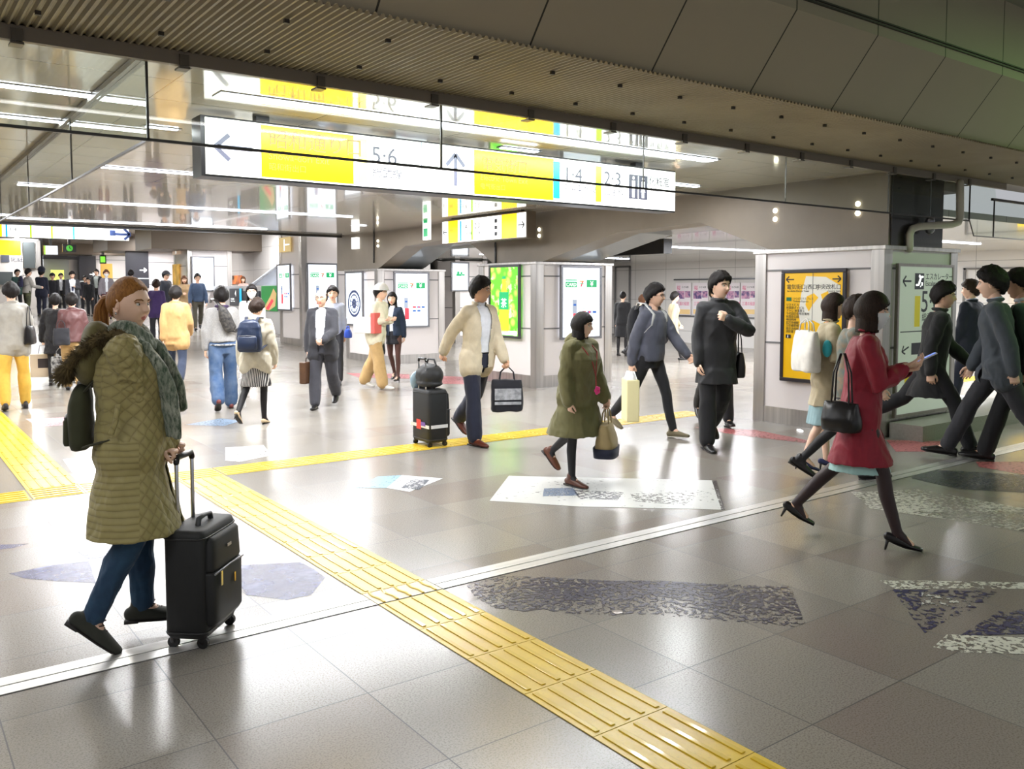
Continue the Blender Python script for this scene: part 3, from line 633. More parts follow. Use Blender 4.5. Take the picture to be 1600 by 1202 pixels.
# tiny green exit sign
p = atX(667, 353, 8.3); o = empty('exit_sign', tuple(p), label='tiny lit green and white exit sign left of the small hanging sign', cat='sign')
g = G(); g.box((-.03, -.10, -.26), (.03, .10, .26)); g.obj('housing', M_sw, o); g = G(); g.box((-.035, -.07, -.20), (-.03, .07, -.05)); g.obj('green_print', M_g, o); g = G(); g.box((-.035, -.07, .05), (-.03, .07, .20)); g.obj('green_print', M_g, o)
g = G(); g.box((-.01, -.01, .28), (.01, .01, ZC-p[2])); g.obj('hanger', M_grey, o)
# small lit box near left end of beam
p = atX(552, 380, 8.9); g = G(); g.box((-.05, -.12, -.13), (.05, .12, .13)); o = g.obj('light_box', M_sw, label='small square lit box beside the left end of the arched beam', cat='light box'); o.location = (8.96, p[1], p[2])
# black box panel in the arch
p = atX(985, 385, 11.0); g = G(); g.box((10.7, p[1]-1.1, 2.25), (10.9, p[1]+.8, 2.5)); g.obj('hanging_sign', M_dark, label='dark back of a sign hanging in the passage behind the nearer arch', cat='sign')
# ---- far-left hanging sign
YF = 26.; xl, xr = atY(-60, 362, YF)[0], atY(201, 364, YF)[0]; zt, zb = atY(100, 353, YF)[2], atY(100, 373, YF)[2]
o = empty('hanging_sign', ((xl+xr)/2, YF, zb), label='long white lit sign with colour bars above the ticket gates at the left', cat='sign')
g = G(); g.box((xl, YF, zb), (xr, YF+.25, zt)); g.box((xl+1, YF+.1, zt), (xl+1.1, YF+.15, ZH)); g.box((xr-.6, YF+.1, zt), (xr-.5, YF+.15, ZH)); part(g, 'housing', mat('sign_housing', (96, 86, 74)), o)
M = FY(xl, YF, zb); W_, H_ = xr-xl, zt-zb; g = G(); g.box((0, 0, 0), (W_, H_, .02), 0, M); part(g, 'lit_face', M_sw, o); M = M @ Matrix.Translation((0, 0, .02))
def u2(x): return atY(x, 362, YF)[0]-xl
g = G(); rect(g, M, u2(-30), 0, u2(3), H_); part(g, 'yellow_panel', M_sy, o)
for x, m_ in ((10, M_sb), (48, M_sgr), (81, M_sgr), (115, M_sb)): g = G(); rect(g, M, u2(x-1.5), 0, u2(x+1.5), H_); part(g, 'line_colour', m_, o)
for x, s_ in ((14, '1·4'), (52, '2'), (85, '3'), (119, '5·6')): ch(text(s_, M, u2(x), H_*.45, H_*.4, M_sg), o)
g = G(); arrow(g, M, u2(190), H_*.5, H_*1.3, 0, 0, .001, .16); rect(g, M, u2(171), H_*.35, u2(180), H_*.8); part(g, 'arrow', mat('sign_blue_ink', (50, 70, 120)), o)
# ---- pillars' dark arrow boards
def darkboard(px, Y, lab, num):
    c, w, h = placeY(*px, Y); o = empty('wayfinding_board', c, label=lab, cat='sign'); M = FY(*c)
    g = G(); g.box((-w/2, -h/2, 0), (w/2, h/2, .04), 0, M); part(g, 'panel', mat('charcoal_board', (62, 62, 68), .3), o)
    g = G(); arrow(g, M, w*.25, -h*.05, w*.3, 0, 0, .042, .16); rect(g, M, -w/2, -h*.27, w/2, -h*.255, dz=.042); part(g, 'arrow', M_w, o)
    ch(text(num, M, w*.05, -h*.47, h*.2, M_w, dz=.042), o)
darkboard((196, 232, 388, 450), 36.55, 'dark board with a white arrow on the far pillar, larger of two', '3')
darkboard((124, 150, 400, 452), 43.95, 'dark board with a white arrow on the farthest pillar, smaller of two', '4')
M_lint = mat('brown_lintel', (96, 84, 70), .5)
g = G(); g.box((7.6, 30.6, 3.05), (11.4, 32.8, ZH)); g.box((7.4, 36.3, 3.2), (11.4, 39, ZH)); g.box((6.6, 43.7, 3.3), (11.4, 46.3, ZH)); g.obj('wall_far_lintels', M_lint, kind='structure')
fixture(20.5, 29.5, 10.3, ZH, .1, 'ceiling light over the stairwell behind the advert pillars', 420, ax='Y')
# yellow notices high on pillars
for k, (px, X) in enumerate([((437, 455, 371, 394), 8.83), ((270, 282, 380, 398), 8.83)]):
    c, w, h = placeX(*px, X); o = empty('notice_board', c, label=['small yellow notice near the top of the pillar with card adverts', 'small pale notice near the top of the glasses advert pillar'][k], cat='sign')
    M = FX(*c); g = G(); g.box((-w/2, -h/2, 0), (w/2, h/2, .02), 0, M); part(g, 'panel', mat('notice_cream%d' % k, ((236, 206, 130), (226, 200, 176))[k], .4, emit=.2), o)
    g = G(); rect(g, M, -w*.08, -h*.4, 0, h*.35, dz=.021); rect(g, M, 0, -h*.05, w*.4, h*.03, dz=.021); part(g, 'map_print', M_w, o)
c, w, h = placeX(271, 281, 413, 448, 8.83); g = G(); g.box((-w/2, -h/2, 0), (w/2, h/2, .03), 0, FX(*c)); g.obj('advert_display', mat('amber_screen', (206, 160, 70), .3, emit=.5, var=(3, .6)), label='narrow amber advert on the side of the glasses advert pillar', cat='advertising screen')
# ---- posters on the wall behind the right arch
def m_poster():
    m, nt, b = base('blossom_photo'); tc = nt.new('ShaderNodeTexCoord').outputs['Object']
    c = nt.mix(nt.ramp(nt.noise(tc, 9, 4, .7), [(.42, 0.), (.58, 1.)]), lin((88, 78, 130)), lin((214, 160, 190))); nt.l.new(c, b.inputs['Base Color']); return m
M_post = mat('poster_paper', (240, 232, 236), .4); M_blos = m_poster(); M_mag = mat('poster_magenta', (222, 60, 130), .4); M_py = mat('poster_yellow_band', (244, 210, 150), .4)
for k, (x0, x1) in enumerate([(1056, 1080), (1083, 1107), (1110, 1134), (1135, 1156), (1158, 1182), (1184, 1204)]):
    c, w, h = placeX(x0, x1, 442, 492, 19.98)
    o = empty('poster', c, label='pink blossom travel poster on the white wall, %s' % ['first from the left', 'second from the left', 'third, half behind the man in black', 'fourth, right behind the man in black', 'fifth, left of the pillar edge', 'sixth, cut by the right pillar'][k], cat='poster', group=None)
    M = FX(*c); g = G(); g.box((-w/2, -h/2, 0), (w/2, h/2, .015), 0, M); part(g, 'paper', M_post, o)
    g = G(); rect(g, M, -w*.46, h*.0, w*.08, h*.24, dz=.016); rect(g, M, w*.12, h*.04, w*.46, h*.24, dz=.016); part(g, 'photo_print', M_blos, o)
    g = G(); rect(g, M, -w*.46, -h*.48, w*.46, -h*.33, dz=.016); part(g, 'caption_band', M_py, o)
    ch(text('桜', M, -w*.42, h*.28, h*.16, M_mag, dz=.016), o); ch(text('小さな旅', M, -w*.1, h*.34, h*.07, M_ik, dz=.016), o); ch(text('三浦の桜旅', M, -w*.42, -h*.2, h*.13, M_mag, dz=.016, sx=.8), o)
g = G(); c, w, h = placeX(1054, 1206, 437, 440, 19.99)
for zz in (1.97, .86): g.box((19.95, c[1]-w/2, zz-.02), (20, c[1]+w/2, zz+.02))
g.obj('poster_rail', M_grey, label='thin metal rail framing the row of blossom posters', cat='rail')
# door outline on the wall, right of pillar
c, w, h = placeX(1504, 1600, 418, 560, 19.97); g = G(); M = FX(*c)
for a, b in (((-w/2, h/2-.04, 0), (w/2, h/2, .03)), ((-w/2, -h/2, 0), (-w/2+.05, h/2, .03))): g.box(a, b, 0, M)
g.obj('trim_9', M_seam, kind='structure')
c, w, h = placeX(1588, 1612, 425, 480, 19.9); g = G(); g.box((-w/2, -h/2, 0), (w/2, h/2, .05), 0, FX(*c)); g.obj('notice_board', M_sy, label='bright yellow notice at the right edge of the picture', cat='sign')
# door-like white panel and dark screen left of the arch posters
c, w, h = placeX(961, 985, 416, 545, 19.95); g = G(); M = FX(*c)
for a, b in (((-w/2, h/2-.05, 0), (w/2, h/2, .04)), ((-w/2, -h/2, 0), (-w/2+.05, h/2, .04)), ((w/2-.05, -h/2, 0), (w/2, h/2, .04))): g.box(a, b, 0, M)
g.obj('door_1', M_seam, kind='structure')
# ---- counter parapet with boards, stairwell, escalator
a, b = atX(336, 450, 9.7), atX(436, 450, 9.7)
g = G(); g.box((9.7, 22.55, floor_z(22)), (9.85, 30.8, 1.74)); g.box((9.69, 22.55, 1.74), (9.9, 30.8, 1.79)); g.obj('parapet', mat('parapet_grey', (206, 204, 204), .3), label='pale parapet of the stairwell between the advert pillars', cat='wall')
def board(px, m_, lab, X=9.68, em=None):
    c, w, h = placeX(*px, X); o = empty('wayfinding_board', c, label=lab, cat='sign'); M = FX(*c); g = G(); g.box((-w/2, -h/2, 0), (w/2, h/2, .03), 0, M); part(g, 'panel', m_, o); return o, M @ Matrix.Translation((0, 0, .03)), w, h
o, M, w, h = board((360, 379, 451, 478), mat('board_slate', (56, 60, 70), .3), 'dark board with a white number four on the parapet')
ch(text('4', M, -w*.05, h*.05, h*.5, M_w), o); ch(text('京浜東北線\nKeihin-Tohoku', M, -w*.4, -h*.15, h*.12, M_w), o); g = G(); rect(g, M, w*.33, -h*.5, w*.5, h*.5); part(g, 'line_colour', M_sb, o)
o, M, w, h = board((381, 407, 455, 485), MC['board_slate'], 'dark blank board on the parapet behind the masked woman')
o, M, w, h = board((410, 434, 447, 486), mat('map_green', (52, 150, 76), .3, emit=.2), 'green illustrated map poster beside the card advert pillar')
g = G(); g.prism([(w*x, h*y) for x, y in [(-.4, -.45), (.1, .1), (.3, .4), (.48, .2), (.4, -.3), (.0, -.48)]], 0, .003, 2, 0, M); part(g, 'map_print', mat('map_tan', (224, 190, 130), .4, emit=.2), o)
g = G(); g.prism([(w*x, h*y) for x, y in [(-.2, -.4), (.2, .0), (.3, -.1), (-.05, -.48)]], .003, .005, 2, 0, M); part(g, 'map_route', M_r, o)
c, w, h = placeX(346, 378, 431, 444, 11.38); g = G(); g.box((-w/2, -h/2, 0), (w/2, h/2, .04), 0, FX(*c)); g.obj('advert_display', mat('fiery_screen', (230, 120, 50), .3, emit=.6, var=(2.5, .9), c2=(40, 24, 20)), label='dark orange wide screen on the stairwell wall', cat='advertising screen')
es = empty('escalator', (10.4, 25, 1.0), label='escalator side with a white balustrade rising beside the card advert pillar', cat='escalator')
a, b = atX(392, 448, 10.6), atX(440, 412, 10.6)
g = G(); g.prism([(a[1], a[2]), (b[1], b[2]), (b[1]-1, b[2]+.2), (b[1]-1, .3), (a[1], .3)], 10.6, 10.7, 0); part(g, 'balustrade', mat('balustrade_grey', (150, 156, 168), .25), es)
g = G(); g.tube([(10.6, a[1]+.4, a[2]), (10.6, a[1], a[2]+.03), (10.6, b[1], b[2]+.03)], .05, n=8); part(g, 'handrail', mat('handrail_white', (232, 236, 244), .3), es)
# ---- far left furniture: ticket office, monitors, clock
YB = 34.
def bk(px, m_, name, lab, cat_, Y=YB, d=.3, z1=None):
    c, w, h = placeY(*px, Y); g = G(); g.box((c[0]-w/2, Y, c[2]-h/2), (c[0]+w/2, Y+d, min(c[2]+h/2, ZH-.02))); return g.obj(name, m_, label=lab, cat=cat_), c, w, h
o, c, w, h = bk((-60, 62, 372, 500), mat('office_wall', (196, 190, 184), .4), 'ticket_office', 'pale ticket office block at the left edge behind the crowd', 'building part', 38, 2)
to, tc_, tw, th = o, c, w, h
M = FY(atY(-40, 398, 37.98)[0], 37.98, atY(0, 398, 37.98)[2])
g = G(); rect(g, M, 0, 0, atY(33, 398, 37.98)[0]-atY(-40, 398, 37.98)[0], .55); g.obj('yellow_panel', M_sy, to)
for k, (x0, x1, y0, y1, mm) in enumerate([(36, 54, 378, 419, 'w'), (56, 63, 376, 420, 'p'), (-10, 20, 425, 445, 'w')]):
    c, w, h = placeY(x0, x1, y0, y1, 37.97); g = G(); g.box((c[0]-w/2, 37.9, c[2]-h/2), (c[0]+w/2, 37.99, c[2]+h/2)); g.obj('window' if mm == 'w' else 'post', mat('dim_window', (70, 74, 74), .15) if mm == 'w' else M_steel, to)
c, w, h = placeY(2, 30, 399, 410, 37.97); M = FY(c[0], 37.97, c[2]); g = G(); rect(g, M, -w*.5, -h/2, -w*.05, h/2); g.obj('pictogram', M_ib, to)
ch(text('化粧室', M, 0, -h*.35, h*.8, M_ib), to)
c, w, h = placeY(68, 91, 383, 399, 33); o = empty('information_monitor', c, label='white lit monitor hanging between the left sign and the green clock', cat='monitor'); M = FY(*c)
g = G(); g.box((-w/2, -h/2, -.1), (w/2, h/2, 0), 0, M); g.box((-.04, h/2, -.08), (.04, ZH-c[2], -.02), 0, M); part(g, 'housing', M_blk, o)
g = G(); rect(g, M, -w*.46, -h*.42, w*.46, h*.42); part(g, 'screen', M_scr_w, o); g = G(); rect(g, M, -w*.46, -h*.42, -w*.36, h*.42, dz=.004); part(g, 'green_band', M_sgr, o)
c, w, h = placeY(98, 119, 382, 394, 33); o = empty('wall_clock', c, label='green lit clock in a dark square box under the ceiling at the left', cat='clock'); M = FY(*c)
g = G(); g.box((-w/2, -h/2, -.1), (w/2, h/2, 0), 0, M); g.box((-.04, h/2, -.08), (.04, ZH-c[2], -.02), 0, M); part(g, 'housing', M_blk, o)
g = G(); g.ell((0, 0, .005), (h*.4, h*.4, .01), 0, M, n=12); part(g, 'dial', mat('clock_green', (80, 190, 60), .4, emit=.4), o)
g = G(); A = M @ Matrix.Translation((0, 0, .018)); g.box((-.01, 0, 0), (.01, h*.25, .004), 0, A); g.tube([(0, 0, 0), (h*.18, -h*.1, 0)], .01, 0, A, n=5); part(g, 'hands', M_blk, o)
bk((68, 124, 400, 405), mat('lintel_charcoal', (60, 60, 66), .4), 'lintel', 'dark lintel over the grey opening behind the policeman', 'building part', 40)
bk((68, 108, 405, 440), mat('shutter_grey', (176, 178, 184), .35), 'roller_shutter', 'grey shutter panel behind the policeman', 'shutter', 40.3, .1)
bk((108, 122, 400, 480), M_steel, 'steel_post', 'steel post left of the dark arrow board', 'post', 44.5)
bk((80, 100, 422, 440), mat('lit_yellow_green', (232, 240, 120), .4, emit=.8), 'lit_panel', 'yellow green lit panel behind the peaked-cap crowd', 'lit panel', 39.8, .1)
bk((235, 271, 403, 414), MC['lintel_charcoal'], 'lintel', 'dark lintel between the arrow pillar and the glasses pillar', 'building part', 37)
bk((236, 250, 415, 440), MC['lit_yellow_green'], 'lit_panel', 'yellow lit panel under the dark lintel left of the glasses pillar', 'lit panel', 40, .1)
bk((251, 270, 414, 470), mat('pale_kiosk', (222, 216, 220), .4), 'kiosk', 'pale kiosk wall left of the glasses advert pillar', 'kiosk', 40, .5)
o, c, w, h = bk((157, 166, 399, 412), M_blk, 'exit_sign', 'small lit green exit sign between the two arrow pillars', 'sign', 38, .2)
g = G(); g.box((c[0]-.04, 38.05, c[2]+h/2), (c[0]+.04, 38.12, ZH)); g.obj('hanger', M_grey, o)
c, w, h = placeY(157, 164, 401, 410, 37.98); g = G(); g.box((c[0]-w/2, 37.95, c[2]-h/2), (c[0]+w/2, 37.99, c[2]+h/2)); g.obj('lit_face', mat('exit_green', (120, 230, 60), .4, emit=1.), o)
bk((158, 176, 412, 450), mat('ochre_poster', (226, 180, 90), .4, emit=.2), 'poster', 'ochre poster between the two arrow pillars', 'poster', 42, .1)
for k, (a, b) in enumerate([((-10, 13, 436, 480)), ((13, 24, 425, 480))] if False else []): pass
# ticket gates below the crowd line
M_gate = mat('ticket_gate_grey', (150, 154, 160), .3, .3)
for k in range(5):
    Yk = 33+k*.0; xk = 5.0+k*.9; g = G(); g.box((xk, 40.2, floor_z(40.2)), (xk+.3, 41.8, floor_z(40.2)+1.0)); g.obj('ticket_gate', M_gate, label='grey ticket gate behind the distant crowd at the left', cat='ticket gate', group='ticket gates behind the crowd')
# ================================================================ FLOOR FITTINGS
M_tact = None
def m_tact():
    m, nt, b = base('tactile_yellow'); geo = nt.new('ShaderNodeNewGeometry').outputs['Position']
    c = nt.mix(nt.ramp(nt.noise(geo, 3, 4, .6), [(.35, 0.), (.7, 1.)]), lin((240, 206, 66)), lin((226, 190, 78)))
    c = nt.mix(nt.math('MULTIPLY', nt.ramp(nt.noise(geo, 60, 3, .7), [(.55, 0.), (.7, 1.)]), .25), c, lin((190, 156, 60)))
    nt.l.new(c, b.inputs['Base Color']); b.inputs['Roughness'].default_value = .3; return m
M_tact = m_tact(); M_tact2 = mat('tactile_bar_yellow', (226, 190, 30), .3, coat=.3); M_grout = mat('dark_grout', (96, 84, 50), .7)
def strip(x0, y0, x1, y1, ax, label, tl=.395, nb=5, dots=False):
    """tactile paving from tiles with raised bars along ax; rises with the ramp"""
    o = empty('tactile_strip', ((x0+x1)/2, (y0+y1)/2, floor_z(min(y0, y1))), label=label, cat='tactile paving')
    a0, a1 = (x0, x1) if ax == 'X' else (y0, y1); b0, b1 = (y0, y1) if ax == 'X' else (x0, x1)
    gt = G(); gb = G(); gg = G(); n = max(1, round((a1-a0)/tl)); L = (a1-a0)/n
    def B(g_, p0, p1, q0, q1, h0, h1):
        zz = [floor_z(q0 if ax == 'X' else p0), floor_z(q0 if ax == 'X' else p1)]
        if ax == 'X': g_.box((p0, q0, h0), (p1, q1, h1))
        else:
            z0, z1 = zz; g_.add([(q0, p0, z0+h0), (q1, p0, z0+h0), (q1, p1, z1+h0), (q0, p1, z1+h0), (q0, p0, z0+h1), (q1, p0, z0+h1), (q1, p1, z1+h1), (q0, p1, z1+h1)],
                        [(3, 2, 1, 0), (4, 5, 6, 7), (0, 1, 5, 4), (1, 2, 6, 5), (2, 3, 7, 6), (3, 0, 4, 7)])
    for i in range(n):
        p = a0+i*L
        B(gt, p+.002, p+L-.002, b0+.002, b1-.002, .0005, .003)
        w = (b1-b0)/nb
        for k in range(nb):
            q = b0+w*(k+.5)
            if dots:
                for j in range(nb): gb.ell(((p+L*(j+.5)/nb), q, .003) if ax == 'X' else (q, p+L*(j+.5)/nb, .003+floor_z(p)), (.013, .013, .005), n=5)
            else: B(gb, p+.018, p+L-.018, q-.011, q+.011, .003, .0075)
    [B(gg, u_, v_, b0-.003, b1+.003, .0002, .0006) for u_, v_ in (((a0, 17), (17, a1)) if a0 < 17 < a1 and ax == 'Y' else ((a0, a1),))]
    part(gg, 'grout', M_grout, o); part(gt, 'tiles', M_tact, o); part(gb, 'raised_bars', M_tact2, o, bevel=.002)
    return o
strip(2.045, .2, 2.435, 3.92, 'Y', 'near stretch of yellow tactile paving running to the bottom edge of the picture')
strip(2.045, 4.11, 2.435, 7.53, 'Y', 'yellow tactile paving between the floor rail and the crossing strip')
strip(.95, 7.93, 1.345, 30, 'Y', 'yellow tactile paving going away at the left beside the man in yellow trousers')
strip(2.45, 7.53, 8.8, 7.92, 'X', 'yellow tactile paving crossing to the right past the black suitcase')
strip(10.3, 7.53, 18, 7.92, 'X', 'yellow tactile paving behind the right pillar')
strip(.95, 7.53, 2.44, 7.925, 'X', 'yellow tactile paving corner patch behind the woman in the olive coat')
strip(-4, 7.53, .94, 7.925, 'X', 'yellow tactile paving coming in from the left edge')
# floor rail for the shutter, metal, in two long lengths; the tactile strip passes between them over a cover plate
M_alu = mat('floor_rail_metal', (232, 230, 226), .34, .7, var=(6, .2), stretch=(.3, 8, 1))
for x0, x1, lab in ((-4, 2.04, 'shiny metal floor rail at the left, under the black suitcase'), (2.44, 10.3, 'shiny metal floor rail running right toward the boxed pillar')):
    o = empty('floor_rail', ((x0+x1)/2, 4.01, 0), label=lab, cat='floor rail')
    g = G(); g.box((x0, 3.925, .0), (x1, 4.005, .004)); g.box((x0, 4.014, 0), (x1, 4.10, .004)); part(g, 'rail_plate', M_alu, o, bevel=.001)
    g = G(); g.box((x0, 3.92, 0), (x1, 4.105, .0012)); part(g, 'groove', M_blk, o)
g = G(); o = empty('cover_plate', (2.24, 4.01, 0), label='tactile cover plate bridging the metal floor rail', cat='cover plate')
g.box((2.045, 3.925, 0), (2.435, 4.105, .004)); part(g, 'plate', mat('cover_beige', (216, 196, 140), .3), o, bevel=.001)
g = G()
for k in range(5):
    q = 2.045+.078*(k+.5); g.tube([(q, 3.93, .006), (q+.004, 3.98, .006), (q-.01, 4.04, .006), (q, 4.10, .006)], .009, n=6, flat=.5)
part(g, 'raised_bars', M_tact2, o); g = G(); g.box((2.045, 3.919, 0), (2.435, 3.925, .005)); part(g, 'plate_edge', M_blk, o)
# worn floor prints
def m_worn(name, c, thr, c2=None, scale=38, rough=.3, soft=.03, amt=1.):
    m, nt, b = base(name); geo = nt.new('ShaderNodeNewGeometry').outputs['Position']
    n1 = nt.noise(geo, scale, 3, .6); n2 = nt.noise(geo, 1.6, 2, .5)
    v = nt.math('ADD', nt.math('MULTIPLY', n1, .7), nt.math('MULTIPLY', n2, .3))
    a = nt.math('MULTIPLY', nt.ramp(v, [(thr-soft, 0.), (thr+soft, 1.)]), amt)
    if c2: nt.l.new(nt.mix(nt.ramp(nt.noise(geo, 3, 3), [(.4, 0.), (.6, 1.)]), lin(c), lin(c2)), b.inputs['Base Color'])
    else: b.inputs['Base Color'].default_value = (*lin(c), 1)
    b.inputs['Roughness'].default_value = rough; nt.l.new(a, b.inputs['Alpha']); return m
def decal(pix, m, label, z=.0012, name='floor_sticker', extra=None):
    pts = [ground(x, y) for x, y in pix]; c = sum(pts)/len(pts)
    g = G(); g.prism([(p[0]-c[0], p[1]-c[1]) for p in pts], 0, .0008, 2)
    o = g.obj(name, m, label=label, cat='floor marking'); o.location = (c[0], c[1], c[2]+z); return o
M_wh = m_worn('worn_white_print', (226, 226, 222), .36, scale=22, soft=.05, amt=.92)
decal([(795, 744), (1118, 751), (1131, 797), (905, 792), (765, 783)], M_wh, 'large worn white floor sticker under the woman in the green coat')
o = decal([(1112, 751), (1119, 751), (1133, 797), (1127, 797)], m_worn('worn_dark_edge', (80, 72, 70), .46, scale=40), 'dark dirty edge on the right of the large white floor sticker', .0022)
decal([(850, 764), (895, 763), (905, 775), (848, 776)], m_worn('worn_bluegrey', (120, 136, 160), .42), 'faded blue grey picture on the large white floor sticker', .0022)
decal([(895, 766), (975, 770), (965, 782), (905, 780)], m_worn('worn_grey_text', (110, 108, 112), .52, scale=30), 'faded grey lettering on the large white floor sticker', .0022)
decal([(985, 772), (1095, 770), (1070, 790), (990, 784)], m_worn('worn_grey_text2', (130, 126, 124), .54, scale=26), 'scuffed grey area at the right of the large white floor sticker', .0022)
decal([(590, 745), (628, 743), (604, 763), (556, 763)], m_worn('worn_teal', (140, 178, 196), .40), 'faded blue floor print left of the stickers in the middle')
decal([(628, 743), (692, 748), (640, 769), (604, 763)], m_worn('worn_pale', (218, 218, 220), .40), 'pale floor print beside the faded blue one')
decal([(645, 750), (672, 750), (655, 766), (625, 763)], m_worn('worn_slate', (84, 90, 100), .50, scale=30), 'grey lettering on the pale floor print in the middle', .0022)
decal([(352, 700), (412, 696), (424, 712), (375, 722), (352, 720)], m_worn('worn_pale2', (222, 222, 224), .42), 'pale worn floor print behind the suitcase handle')
decal([(98, 718), (118, 716), (128, 746), (112, 738)], M_wh, 'white floor print left of the olive coat')
decal([(290, 664), (345, 654), (376, 658), (350, 666)], m_worn('worn_blue3', (140, 160, 184), .45), 'faded blue floor print under the couple walking away')
decal([(40, 655), (108, 652), (110, 664), (60, 668)], m_worn('worn_rose', (210, 172, 176), .45), 'faded rose floor print beside the man in yellow trousers')
M_pv = m_worn('worn_violet', (116, 118, 160), .42, c2=(132, 132, 166), scale=6, soft=.25, amt=.62)
decal([(372, 884), (470, 879), (490, 890), (508, 903), (486, 930), (448, 938), (385, 930), (375, 915)], M_pv, 'violet worn floor patch right of the black suitcase')
decal([(14, 897), (80, 884), (140, 877), (150, 912), (95, 909), (40, 905)], M_pv, 'violet worn floor patch at the left edge')
decal([(118, 860), (190, 856), (180, 870), (135, 874)], m_worn('worn_violet_pale', (160, 162, 190), .46, soft=.1, amt=.6), 'pale violet floor patch left of the jeans')
decal([(0, 852), (45, 850), (20, 857), (0, 859)], M_pv, 'small violet mark at the far left edge')
M_sp = m_worn('speckled_violet', (62, 58, 78), .525, c2=(80, 76, 88), scale=34, soft=.02)
decal([(722, 906), (790, 900), (868, 903), (955, 908), (1030, 908), (1130, 914), (1236, 916), (1244, 940), (1258, 974), (1240, 980), (1182, 974), (1100, 968), (1010, 960), (960, 962), (870, 958), (850, 952), (820, 956), (770, 950), (742, 932)], M_sp, 'long dark speckled floor patch right of the tactile strip')
decal([(1375, 908), (1440, 908), (1600, 911), (1640, 912), (1640, 921), (1500, 920), (1400, 921)], m_worn('speckled_white', (222, 220, 206), .50, scale=30, soft=.02), 'speckled white floor band at the right edge')
decal([(1395, 922), (1560, 924), (1525, 950), (1470, 975), (1445, 990), (1425, 965)], m_worn('speckled_indigo', (60, 56, 92), .505, scale=26, soft=.02), 'speckled indigo triangle on the floor at the right')
decal([(1440, 925), (1500, 938), (1530, 944), (1505, 950), (1440, 946)], m_worn('speckled_white2', (206, 204, 196), .52, scale=26, soft=.02), 'speckled white strokes inside the indigo triangle', .0022)
decal([(1560, 956), (1640, 948), (1640, 990), (1500, 994)], MC.get('x') or bpy.data.materials['speckled_indigo'], 'speckled indigo floor band cut by the right edge')
decal([(1480, 992), (1600, 997), (1640, 1000), (1640, 1024), (1500, 1020), (1458, 1012)], bpy.data.materials['speckled_white'], 'lower speckled white floor band at the right edge')
M_rd = m_worn('worn_red', (206, 120, 122), .44, scale=30, soft=.05, amt=.8)
decal([(1085, 668), (1180, 672), (1270, 690), (1262, 693), (1150, 680)], M_rd, 'thin worn red line before the right pillar')
decal([(690, 588), (756, 590), (756, 601), (690, 600)], M_rd, 'worn red floor patch behind the beige jacket man')
decal([(1385, 688), (1480, 690), (1455, 706), (1400, 706)], M_rd, 'worn red floor patch at the right by the striding man')
decal([(1525, 722), (1600, 722), (1640, 735), (1600, 742), (1530, 730)], M_rd, 'worn red floor patch by the shoes at the right edge')
decal([(540, 583), (640, 585), (640, 592), (560, 590)], M_rd, 'worn red line before the left low pillar')
decal([(1420, 733), (1530, 738), (1640, 745), (1640, 772), (1500, 765), (1425, 748)], m_worn('worn_slate_floor', (84, 86, 92), .44, scale=30, soft=.08, amt=.7), 'dark slate floor patch right of the red coat woman')
decal([(1330, 770), (1440, 765), (1600, 795), (1640, 812), (1640, 838), (1480, 812), (1360, 795)], m_worn('scuffed_pale', (196, 192, 180), .5, scale=30, soft=.02), 'scuffed pale floor band around the right heels')
decal([(1430, 800), (1600, 832), (1640, 850), (1640, 800)], m_worn('scuffed_pale2', (206, 202, 190), .54, scale=36, soft=.02), 'scuffed pale floor patch at the right')
g = G(); g.ell((0, 0, 0), (.028, .028, .002), n=8); o = g.obj('floor_stud', M_steel_d, smooth=True, label='small round floor stud in the speckled patch', cat='floor stud'); o.location = tuple(ground(965, 957)); o.location.z = .002
p = ground(1250, 674); g = G(); g.box((-.06, -.02, 0), (.06, .02, .018)); o = g.obj('litter', M_w, label='small white scrap on the floor at the foot of the right pillar', cat='litter'); o.location = tuple(p); o.rotation_euler.z = .9
# ================================================================ PEOPLE
def _tmp_eval(G_, mods):
    me = G_.mesh('tmp'); o = bpy.data.objects.new('tmp', me); COL.objects.link(o)
    for t, kw in mods:
        m = o.modifiers.new('m', t)
        for k, v in kw.items(): setattr(m, k, v)
    bpy.context.view_layer.update()
    ev = o.evaluated_get(bpy.context.evaluated_depsgraph_get()); m2 = ev.to_mesh()
    n = len(m2.vertices); co_ = np.empty(n*3, 'f'); m2.vertices.foreach_get('co', co_); co_ = co_.reshape(-1, 3)
    no = np.empty(n*3, 'f'); m2.vertices.foreach_get('normal', no); no = no.reshape(-1, 3)
    fs = [tuple(p.vertices) for p in m2.polygons]
    ev.to_mesh_clear(); bpy.data.objects.remove(o); bpy.data.meshes.remove(me)
    return co_.astype(float), no.astype(float), fs
def wob(p, seed=0., f=9.):
    """smooth pseudo noise in -1..1 for points p"""
    r = np.random.RandomState(int(seed*10) % 9999+1); a = np.zeros(len(p)); q = p.copy()
    q = q + .05*np.sin(q[:, [1, 2, 0]]*f*.9+seed)
    for k in range(7):
        d = r.normal(size=3); d /= np.linalg.norm(d); a += np.sin(q @ d*f*(1+.35*k)+r.rand()*6.28)/(1+.3*k)
    return a/3.
